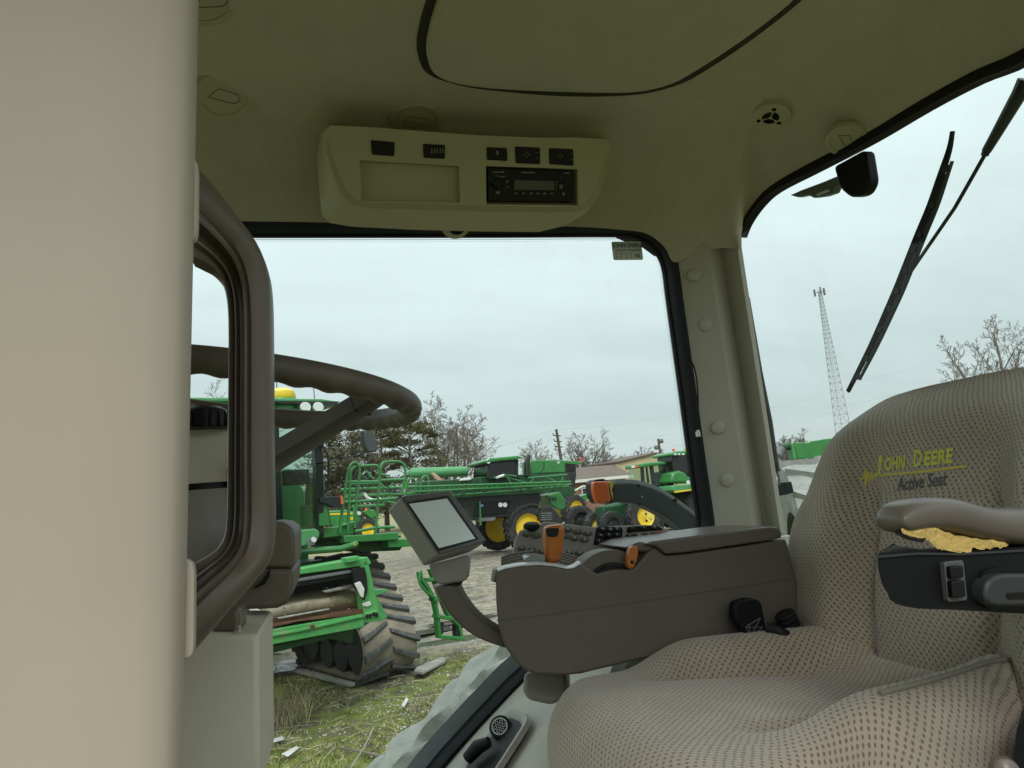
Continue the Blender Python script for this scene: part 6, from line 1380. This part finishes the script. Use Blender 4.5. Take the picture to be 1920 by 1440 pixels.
# near grass, straw, chips
def grass_mask(x, y): return .65 * (mnoise.noise(V((x * .9, y * .9, 21))) * .5 + .5) + .35 * (mnoise.noise(V((x * 5, y * 5, 22))) * .5 + .5)
rg_ = random.Random(11)
def blades(name, n, region, hmin, hmax, wid, cols, thr, lean):
    b = B(); m_ = mat(name + '_blade', cols, .7, spec=.2, var=(3, .35)); k = 0; tries = 0
    while k < n and tries < n * 8:
        tries += 1
        x, y = rg_.uniform(*region[0]), rg_.uniform(*region[1])
        if y > 11.0 + .6 * mnoise.noise(V((x * .5, y * .5, 3))): continue
        g_ = grass_mask(x, y)
        if rg_.random() > sstep(thr, thr + .16, g_): continue
        h = rg_.uniform(hmin, hmax); a = rg_.uniform(0, 2*pi); w = wid * rg_.uniform(.6, 1.3); l = rg_.uniform(.2, lean) * h; la = rg_.uniform(0, 2*pi); z = hgt(x, y) - .004
        dx_, dy_ = cos(a) * w, sin(a) * w; lx, ly = cos(la) * l, sin(la) * l
        b.add([(x - dx_, y - dy_, z), (x + dx_, y + dy_, z), (x + dx_ * .7 + lx * .4, y + dy_ * .7 + ly * .4, z + h * .6), (x - dx_ * .7 + lx * .4, y - dy_ * .7 + ly * .4, z + h * .6), (x + lx, y + ly, z + h)], [(0, 1, 2, 3), (3, 2, 4)]); k += 1
    return obj(name, b, m_, fix=False, ang=180, kind='stuff', label='short patchy grass growing over the near ground')
reg = ((-1.6, 3.6), (6.3, 11.6))
blades('green_grass', 26000, reg, .015, .05, .004, (.15, .18, .04), .42, 1.2)
o = blades('dry_grass', 9000, reg, .02, .07, .0035, (.36, .30, .16), .40, 2.2); o['label'] = 'dry straw coloured grass among the green'
o = blades('tall_dry_grass', 260, ((-.95, -.35), (8.4, 9.3)), .18, .42, .003, (.44, .37, .22), -.5, .9); o['label'] = 'thin tuft of tall dead grass below the combine'
b = B(); k = 0
while k < 4200:
    x, y = rg_.uniform(-1.4, 3.4), rg_.uniform(6.4, 11.6)
    if mnoise.noise(V((x * .8 + 5, y * 1.1, 31))) < -.02 and rg_.random() > .05: continue
    k += 1; s_ = .003 + .012 * rg_.random() ** 2.4; z = hgt(x, y); a = rg_.uniform(0, pi); u = V((cos(a), sin(a), rg_.uniform(-.3, .3))) * s_ * rg_.uniform(.8, 1.7); w = V((-sin(a), cos(a), rg_.uniform(-.3, .3))) * s_; t = V((0, 0, s_ * .6)); c = V((x, y, z + s_ * .25))
    b.add([c - u, c + w, c + u, c - w * .8, c + t], [(0, 1, 4), (1, 2, 4), (2, 3, 4), (3, 0, 4)])
obj('gravel', b, mat('pale_gravel', (.50, .475, .42), .85, var=(4, .35)), fix=False, ang=10, kind='stuff', label='pale stone chips scattered over the near soil')
b = B()
for k in range(420):
    x, y = rg_.uniform(-1.2, 2.6), rg_.uniform(6.6, 11.0); L_ = rg_.uniform(.06, .34); a = rg_.uniform(0, pi); c = V((x, y, hgt(x, y) + .014)); d = V((cos(a), sin(a), rg_.uniform(-.08, .10))) * L_ / 2
    b.tube([c - d, c + V((0, 0, .008)), c + d], .0026, 4)
obj('straw_litter', b, mat('straw', (.50, .42, .27), .8, var=(3, .3)), fix=False, kind='stuff', label='loose dead stalks lying on the near ground')
# plank and stray pieces
def flat_piece(name, q, th, m, label, cat, z=.03):
    o3 = [PZ(a, c, z) for a, c in q]; bb = B(); bb.prism(o3, (0, 0, -th)); t = obj(name, bb, M[m], bevel=.006); return tag(t, label, cat)
flat_piece('wood_plank', [(776,1258),(782,1250),(828,1231),(838,1233),(834,1239),(792,1260)], .035, 'wood', 'grey weathered plank lying in grass beside the combine track', 'plank', .06)
flat_piece('wood_scrap', [(752,1322),(762,1306),(766,1310),(758,1324)], .02, 'machine_white', 'small pale wood splinter on stony soil left of our own track', 'wood scrap', .03)
flat_piece('paper_scrap', [(528,1413),(556,1398),(560,1402),(540,1418)], .006, 'machine_white', 'crumpled pale paper scrap in grass at lower left of window', 'paper scrap', .035)
flat_piece('paper_scrap', [(508,1386),(530,1380),(533,1386),(512,1391)], .006, 'machine_white', 'small white torn paper above the larger pale scrap', 'paper scrap', .035)
b = B(); b.tube([PZ(658,1438,.02), PZ(684,1400,.05), PZ(700,1362,.06)], .006, 5); tag(obj('dead_stick', b, M['wood']), 'thin dead stick standing out of the near grass', 'stick')
b = B(); b.tube([PZ(635,1402,.03), PZ(690,1412,.03), PZ(716,1418,.02)], .012, 6); tag(obj('fallen_branch', b, M['bark']), 'short brown branch lying on the near grass', 'branch')
b = B(); b.sweep([PZ(555,1256,.04), PZ(600,1268,.03), PZ(660,1284,.02)], [(-.05,-.02),(.05,-.02),(.05,.02),(-.05,.02)], (0, 0, 1)); tag(obj('timber_board', b, M['wood'], bevel=.005), 'dark board lying under the combine in front of its track', 'board')

# ================================================================== TREES
def bare_tree(name, base, height, spread, seed, label, levels=5, r0=.22, trunk_f=.30, m='bark', twig=.012, group=None, wide=.75, limbs=5, lean=0.0):
    R = random.Random(seed); tb, cbm = B(), B(); t = thing(name, label, 'tree', base, 0, group)
    counts = {0: limbs, 1: 9, 2: 7, 3: 5, 4: 3, 5: 3}
    def branch(p, d, L_, r, lev, bm):
        n = (6, 6, 5, 4, 3, 3, 2)[lev]; pts = [p]; rs = [r]; q = p.copy(); dd = d.copy(); jit = (.05, .10, .15, .18, .2, .22, .25)[lev]
        for k in range(n):
            up = .10 if lev < 3 else .03
            dd = (dd + V((R.gauss(0, jit), R.gauss(0, jit), R.gauss(up, jit * .6)))).normalized(); q = q + dd * L_ / n; pts.append(q.copy()); rs.append(max(twig, r * (1 - (k + 1) / n * (.45 if lev == 0 else .72))))
        bm.tube(pts, rs, 8 if lev == 0 else (5 if lev < 3 else 3), cap=False)
        if lev >= levels: return
        nk = counts[lev] + R.choice((0, 0, 1)); az_ = R.uniform(0, 2*pi)
        for k in range(nk):
            f = (lerp(.62, 1.0, k / max(1, nk - 1)) if lev == 0 else lerp(.22, 1.0, (k + R.random() * .6) / nk)); f = min(1, f); x = f * n; i = min(n - 1, int(x)); pp = lerp(pts[i], pts[i + 1], x - i); dl = (pts[i + 1] - pts[i]).normalized()
            az_ += 2.4 + R.uniform(-.5, .5); sp_ = (R.uniform(.22, .66) if lev == 0 else R.uniform(.5, 1.05)) * spread * (.55 if (k == nk - 1) else 1)
            u = dl.orthogonal().normalized(); w = dl.cross(u); nd = (dl * cos(sp_) + (u * cos(az_) + w * sin(az_)) * sin(sp_)).normalized()
            L2 = (height * (1 - trunk_f) * R.uniform(.68, .98) if lev == 0 else L_ * R.uniform(.30, .52) * (1.2 - .6 * f))
            branch(pp, nd, L2, lerp(rs[i], rs[i+1], x - i) * (R.uniform(.5, .75) if lev == 0 else R.uniform(.4, .62)), lev + 1, cbm)
    branch(V((0, 0, -.1)), V((lean, 0, 1)).normalized(), height * trunk_f, r0, 0, tb)
    zmax = max(p[2] for p in cbm.v); s_ = height / zmax; xs = sorted(abs(p[0]) for p in cbm.v); sx_ = height * wide * .5 / (xs[int(len(xs) * .99)] * s_); sx_ = min(1.35, max(.6, sx_))
    for bm in (tb, cbm): bm.v = [(p[0] * s_ * sx_, p[1] * s_ * sx_, p[2] * s_) for p in bm.v]
    obj('trunk', tb, M[m], t, ang=180, fix=False); obj('crown', cbm, M[m], t, ang=180, fix=False); return t
def at(px, py, d): p = PD(px, py, d); return V((p.x, p.y, 0))
def top_h(px, py, d): return PD(px, py, d).z
def btree(px, d, top_py, seed, label, spread=1.0, base_py=890, **k):
    pb = at(px, base_py, d); h = top_h(px, top_py, d); return bare_tree('bare_tree', pb, h, spread, seed, label, **k)
btree(846, 74, 726, 4, 'tallest bare tree with wide fine crown just right of steering wheel', 1.08, levels=5, r0=.34, trunk_f=.21, m='bark_pale', twig=.017, wide=.80, limbs=8)
btree(1014, 84, 822, 12, 'small rounded bare tree between sprayer exhaust and leaning utility pole', 1.0, levels=4, r0=.2, m='bark_pale', twig=.014, wide=1.0)
btree(1088, 78, 806, 23, 'wide bare tree just right of the leaning utility pole', 1.05, levels=4, r0=.26, twig=.013, wide=1.05, limbs=6)
btree(1152, 95, 842, 31, 'faint bare tree behind the brown roofed brick building', 1.0, levels=4, r0=.2, m='bark_pale', twig=.016, wide=1.1)
btree(1196, 98, 838, 37, 'low bare tree behind the tan metal gable', 1.0, levels=4, r0=.2, twig=.016, wide=1.2)
btree(1222, 110, 842, 41, 'faint bare tree just left of the floodlight pole', 1.0, levels=4, r0=.2, m='bark_pale', twig=.018, wide=1.2)
btree(1470, 85, 806, 43, 'bare tree above the silver car, left of combine seen through rear window', 1.0, levels=4, r0=.22, twig=.015, base_py=880, wide=.9)
btree(1497, 92, 812, 47, 'bare tree directly above the unloading auger of the rear window combine', 1.0, levels=4, r0=.22, twig=.016, base_py=880, wide=1.0)
btree(1905, 40, 575, 51, 'large bare tree rising behind the seat at the right edge', .95, levels=5, r0=.24, trunk_f=.25, m='bark_pale', twig=.008, base_py=840, wide=.75, limbs=6)
btree(395, 52, 712, 57, 'bare tree seen through the grab handle opening', 1.0, levels=4, r0=.18, twig=.010, base_py=950, wide=.8)
btree(640, 75, 830, 61, 'bare tree behind the grey cedar left of the mirror', 1.0, levels=4, r0=.2, twig=.014, base_py=930, wide=1.0)
def cedar(px, d, top_py, wid, seed, label, m, n=9000, dome=.45, base_py=930, nclump=120):
    R = random.Random(seed); pb = at(px, base_py, d); h = top_h(px, top_py, d); t = thing('cedar_tree', label, 'tree', pb)
    b = B(); b.tube([(0, 0, -.1), (.12, .05, h * .35), (-.08, 0, h * .7), (0, 0, h * .93)], [.26, .2, .12, .03], 8)
    cl = []
    for k in range(nclump):
        f = R.uniform(.16, 1.0); z = h * f; prof = sqrt(max(.02, 1 - ((f - dome) / (1.04 - dome if f > dome else dome + .25)) ** 2)); a = R.uniform(0, 2*pi); lob = .78 + .35 * mnoise.noise(V((cos(a) * 1.5, sin(a) * 1.5, f * 3 + seed))); rr = wid * prof * lob * sqrt(R.uniform(.25, 1.0))
        c = V((cos(a) * rr, sin(a) * rr, z + rr * .05)); cl.append((c, R.uniform(.36, .76), V((cos(a), sin(a), .25))))
        b.tube([(0, 0, max(.4, z - rr * .45)), lerp(V((0, 0, z - rr * .3)), c, .5), tuple(c)], [.05, .03, .012], 4, cap=False)
    obj('trunk', b, M['bark'], t, fix=False)
    b = B()
    for k in range(n):
        c, s_, o_ = R.choice(cl); d_ = V((R.gauss(0, 1), R.gauss(0, 1), R.gauss(0, .28))) * s_ * .74; p = c + d_; L_ = R.uniform(.10, .25); u = (o_ + V((R.gauss(0, .6), R.gauss(0, .6), R.gauss(.1, .5)))).normalized() * L_; w = u.orthogonal().normalized(); w.rotate(Mx.Rotation(R.uniform(0, 6.28), 3, u.normalized())); w = w * L_ * R.uniform(.2, .4)
        b.add([p - u * .5, p + w, p + u, p - w], [(0, 1, 2, 3)])
    obj('crown', b, M[m], t, ang=180, fix=False); return t
cedar(665, 60, 812, 3.2, 71, 'grey green cedar right of the combine cab below the mirror', 'cedar_grey', 15000, .42)
cedar(776, 64, 792, 3.3, 73, 'dark olive cedar between wing mirror and tallest bare tree', 'cedar', 11000, .5, nclump=85)
cedar(722, 68, 800, 2.2, 83, 'thin gappy cedar directly behind the wing mirror', 'cedar', 5000, .55, nclump=55)
cedar(622, 62, 800, 2.3, 79, 'narrow cedar close against the right cab post of the combine', 'cedar', 7000, .5)
# ================================================================== BUILDINGS, POLES, TOWER
bd = 66; bL = at(1040, 895, bd); BL_ = Local((bL.x, bL.y), 4)
bu = thing('brick_building', 'low red brick building with brown roof and white eaves behind the sprayer', 'building', (bL.x, bL.y, 0), radians(4))
zE = BL_(1130, 897, 0).z; zR = BL_(1140, 872, 3.5).z; x1_ = BL_(1172, 895, 0).x
b = B(); b.box((x1_ / 2, 3.5, zE / 2), (x1_, 7, zE)); obj('wall', b, M['brick'], bu)
b = B(); b.prism([(-.5, -.5, zE), (-.5, 7.5, zE), (-.5, 3.5, zR)], (x1_ + 1.2, 0, 0)); obj('roof', b, M['shingle'], bu)
b = B(); b.box((x1_ / 2, -.55, zE - .05), (x1_ + 1.2, .12, .28)); obj('eaves_board', b, M['white_trim'], bu)
for fx in (.15, .45, .75):
    b = B(); b.box((x1_ * fx, -.02, zE * .55), (1.4, .08, 1.2)); w_ = obj('window', b, M['white_trim'], bu); b = B(); b.box((x1_ * fx, -.07, zE * .55), (1.2, .04, 1.0)); obj('pane', b, M['machine_black'], w_)
gL = at(1163, 890, 72); GL = Local((gL.x, gL.y), 14)
mb = thing('metal_building', 'tan metal clad building with shallow gable behind the older tractor', 'building', (gL.x, gL.y, 0), radians(14))
ga = [GL(a, c, 0) for a, c in [(1158,905),(1158,869),(1228,852),(1330,862),(1330,905)]]; ga = [V((p.x, 0, max(p.z, 0) if i not in (0, 4) else 0)) for i, p in enumerate(ga)]
b = B(); b.prism(ga, (0, 6, 0)); obj('wall', b, M['tan_metal'], mb)
b = B(); 
for p, q in ((ga[1], ga[2]), (ga[2], ga[3])): b.add([p + V((-.1, -.25, .05)), q + V((0, -.25, .05)), q + V((0, 6, .05)), p + V((-.1, 6, .05)), p + V((-.1, -.25, .2)), q + V((0, -.25, .2)), q + V((0, 6, .2)), p + V((-.1, 6, .2))], [(3,2,1,0),(4,5,6,7),(0,1,5,4),(1,2,6,5),(2,3,7,6),(3,0,4,7)])
obj('roof', b, M['shingle'], mb, fix=True)
b = B()
for k in range(24):
    x = lerp(ga[0].x, ga[4].x, (k + .5) / 24); b.box((x, -.02, 1.2), (.06, .03, 2.4))
obj('cladding_ribs', b, M['tan_metal'], mb, kind='stuff')

def pole(name, px0, py0, px1, py1, d, r, label, cat, m):
    p0, p1 = PD(px1, py1, d), PD(px0, py0, d); base = p0 + (p0 - p1) * (p0.z / max(.1, (p1.z - p0.z))); t = thing(name, label, cat, (base.x, base.y, 0))
    b = B(); b.tube([V((0, 0, 0)), p1 - V((base.x, base.y, 0))], [r * 1.2, r * .8], 8); obj('pole', b, M[m], t); return t, p1, V((base.x, base.y, 0))
t, ptop, pb = pole('utility_pole', 1043, 805, 1052, 862, 62, .15, 'dark leaning utility pole with brackets rising above the sprayer', 'utility pole', 'pole_wood')
for py in (818, 829, 839):
    p = PD(1041 + (py - 805) * .16, py, 62) - pb; b = B(); b.tube([p + V((.4, 0, .0)), p + V((-.25, 0, .1)), p + V((-.28, 0, .3))], .05, 5); obj('bracket', b, M['machine_black'], t)
t2, ptop2, pb2 = pole('floodlight_pole', 1234, 823, 1238, 850, 66, .13, 'short dark floodlight pole above the larger parked tractor', 'light pole', 'pole_wood')
p = PD(1239, 827, 66) - pb2; b = B(); b.lathe([(.06, -.2), (.2, -.08), (.22, .12), (.14, .22)], p, (1, -.4, .1), 14); obj('floodlight', b, M['machine_grey'], t2); p = PD(1231, 839, 66) - pb2; b = B(); b.lathe([(.06, -.2), (.2, -.08), (.21, .12), (.12, .2)], p, (-1, -.4, 0), 14); obj('floodlight', b, M['machine_grey'], t2)
t3_, _, _ = pole('radio_mast', 1141, 824, 1145, 880, 190, .16, 'very faint thin radio mast far behind the brick building', 'mast', 'galv')
def cable(pts, sag, label, r=.015):
    out = []
    for p, q in zip(pts[:-1], pts[1:]): out += [lerp(p, q, k / 16) - V((0, 0, sag * 4 * (k / 16) * (1 - k / 16))) for k in range(17)]
    b = B(); b.tube(out, r, 4, cap=False); tag(obj('power_line', b, M['galv'], fix=False), label, 'cable', 'overhead power lines')
gl = 'thin overhead power line against the cloudy sky beyond the side window'
cable([PD(700, 880, 70), ptop, PD(1330, 760, 80)], .5, 'power line crossing the top of the leaning utility pole', .009)
cable([PD(1050, 838, 62), PD(1330, 800, 78)], .3, 'lower power line between utility pole and floodlight pole', .009)
cable([PD(1235, 826, 66), PD(1330, 842, 70)], .2, 'short power line sagging right from the floodlight pole', .009)
cable([PD(1400, 772, 75), PD(1600, 718, 78), PD(1900, 625, 84)], .4, 'upper power line behind the lattice tower', .010)
cable([PD(1400, 812, 75), PD(1600, 757, 78), PD(1900, 668, 84)], .4, 'lower power line behind the lattice tower', .010)
# lattice tower
td = 118; tb_ = at(1591, 870, td); th_ = top_h(1535, 545, td)
tw = thing('lattice_tower', 'tall grey steel lattice radio tower rising behind the driver seat', 'radio tower', tb_)
legs = [(cos(a), sin(a)) for a in (pi/2 + .3, pi/2 + 2*pi/3 + .3, pi/2 + 4*pi/3 + .3)]
wr_ = lambda z: lerp(1.55, .26, z / th_)
for lx, ly in legs:
    b = B(); b.tube([(lx * wr_(z), ly * wr_(z), z) for z in (0, th_ * .5, th_)], .055, 6); obj('tower_leg', b, M['galv'], tw)
b = B(); z = 0
while z < th_ - .5:
    st_ = max(.6, wr_(z) * 1.15); z2 = min(th_, z + st_)
    for i in range(3):
        a_, c_ = legs[i], legs[(i + 1) % 3]
        b.tube([(a_[0] * wr_(z), a_[1] * wr_(z), z), (c_[0] * wr_(z2), c_[1] * wr_(z2), z2)], .027, 4, cap=False); b.tube([(c_[0] * wr_(z), c_[1] * wr_(z), z), (a_[0] * wr_(z2), a_[1] * wr_(z2), z2)], .027, 4, cap=False); b.tube([(a_[0] * wr_(z2), a_[1] * wr_(z2), z2), (c_[0] * wr_(z2), c_[1] * wr_(z2), z2)], .025, 4, cap=False)
    z = z2
obj('cross_bracing', b, M['galv'], tw)
for k in range(3):
    a = 2*pi*k/3; b = B(); b.box((cos(a) * .8, sin(a) * .8, th_ - .2), (.25, .2, 1.1), rz=a); b.beam((0, 0, th_ - .2), (cos(a) * .8, sin(a) * .8, th_ - .2), .08); obj('antenna_panel', b, M['machine_grey'], tw)
# far woods closing the horizon
R = random.Random(99); b = B()
for k in range(14000):
    a = R.uniform(-1.35, 1.35); d = R.uniform(230, 330); x, y = sin(a) * d, cos(a) * d; h = (2.2 + 4.5 * (mnoise.noise(V((a * 9, 0, 0))) * .5 + .5)) * (d / 260); z = R.uniform(0, h) ; s_ = R.uniform(.4, 1.3); p = V((x, y, z)); u = V((R.uniform(-1, 1), R.uniform(-1, 1), R.uniform(-.2, 1.2))).normalized() * s_; w = u.orthogonal().normalized() * s_ * .35
    b.add([p - u, p + w, p + u, p - w], [(0, 1, 2, 3)])
obj('far_woods', b, mat('winter_woods', (.13, .11, .095), .95, var=(.05, .3)), fix=False, ang=180, kind='stuff', label='distant leafless woods along the horizon')
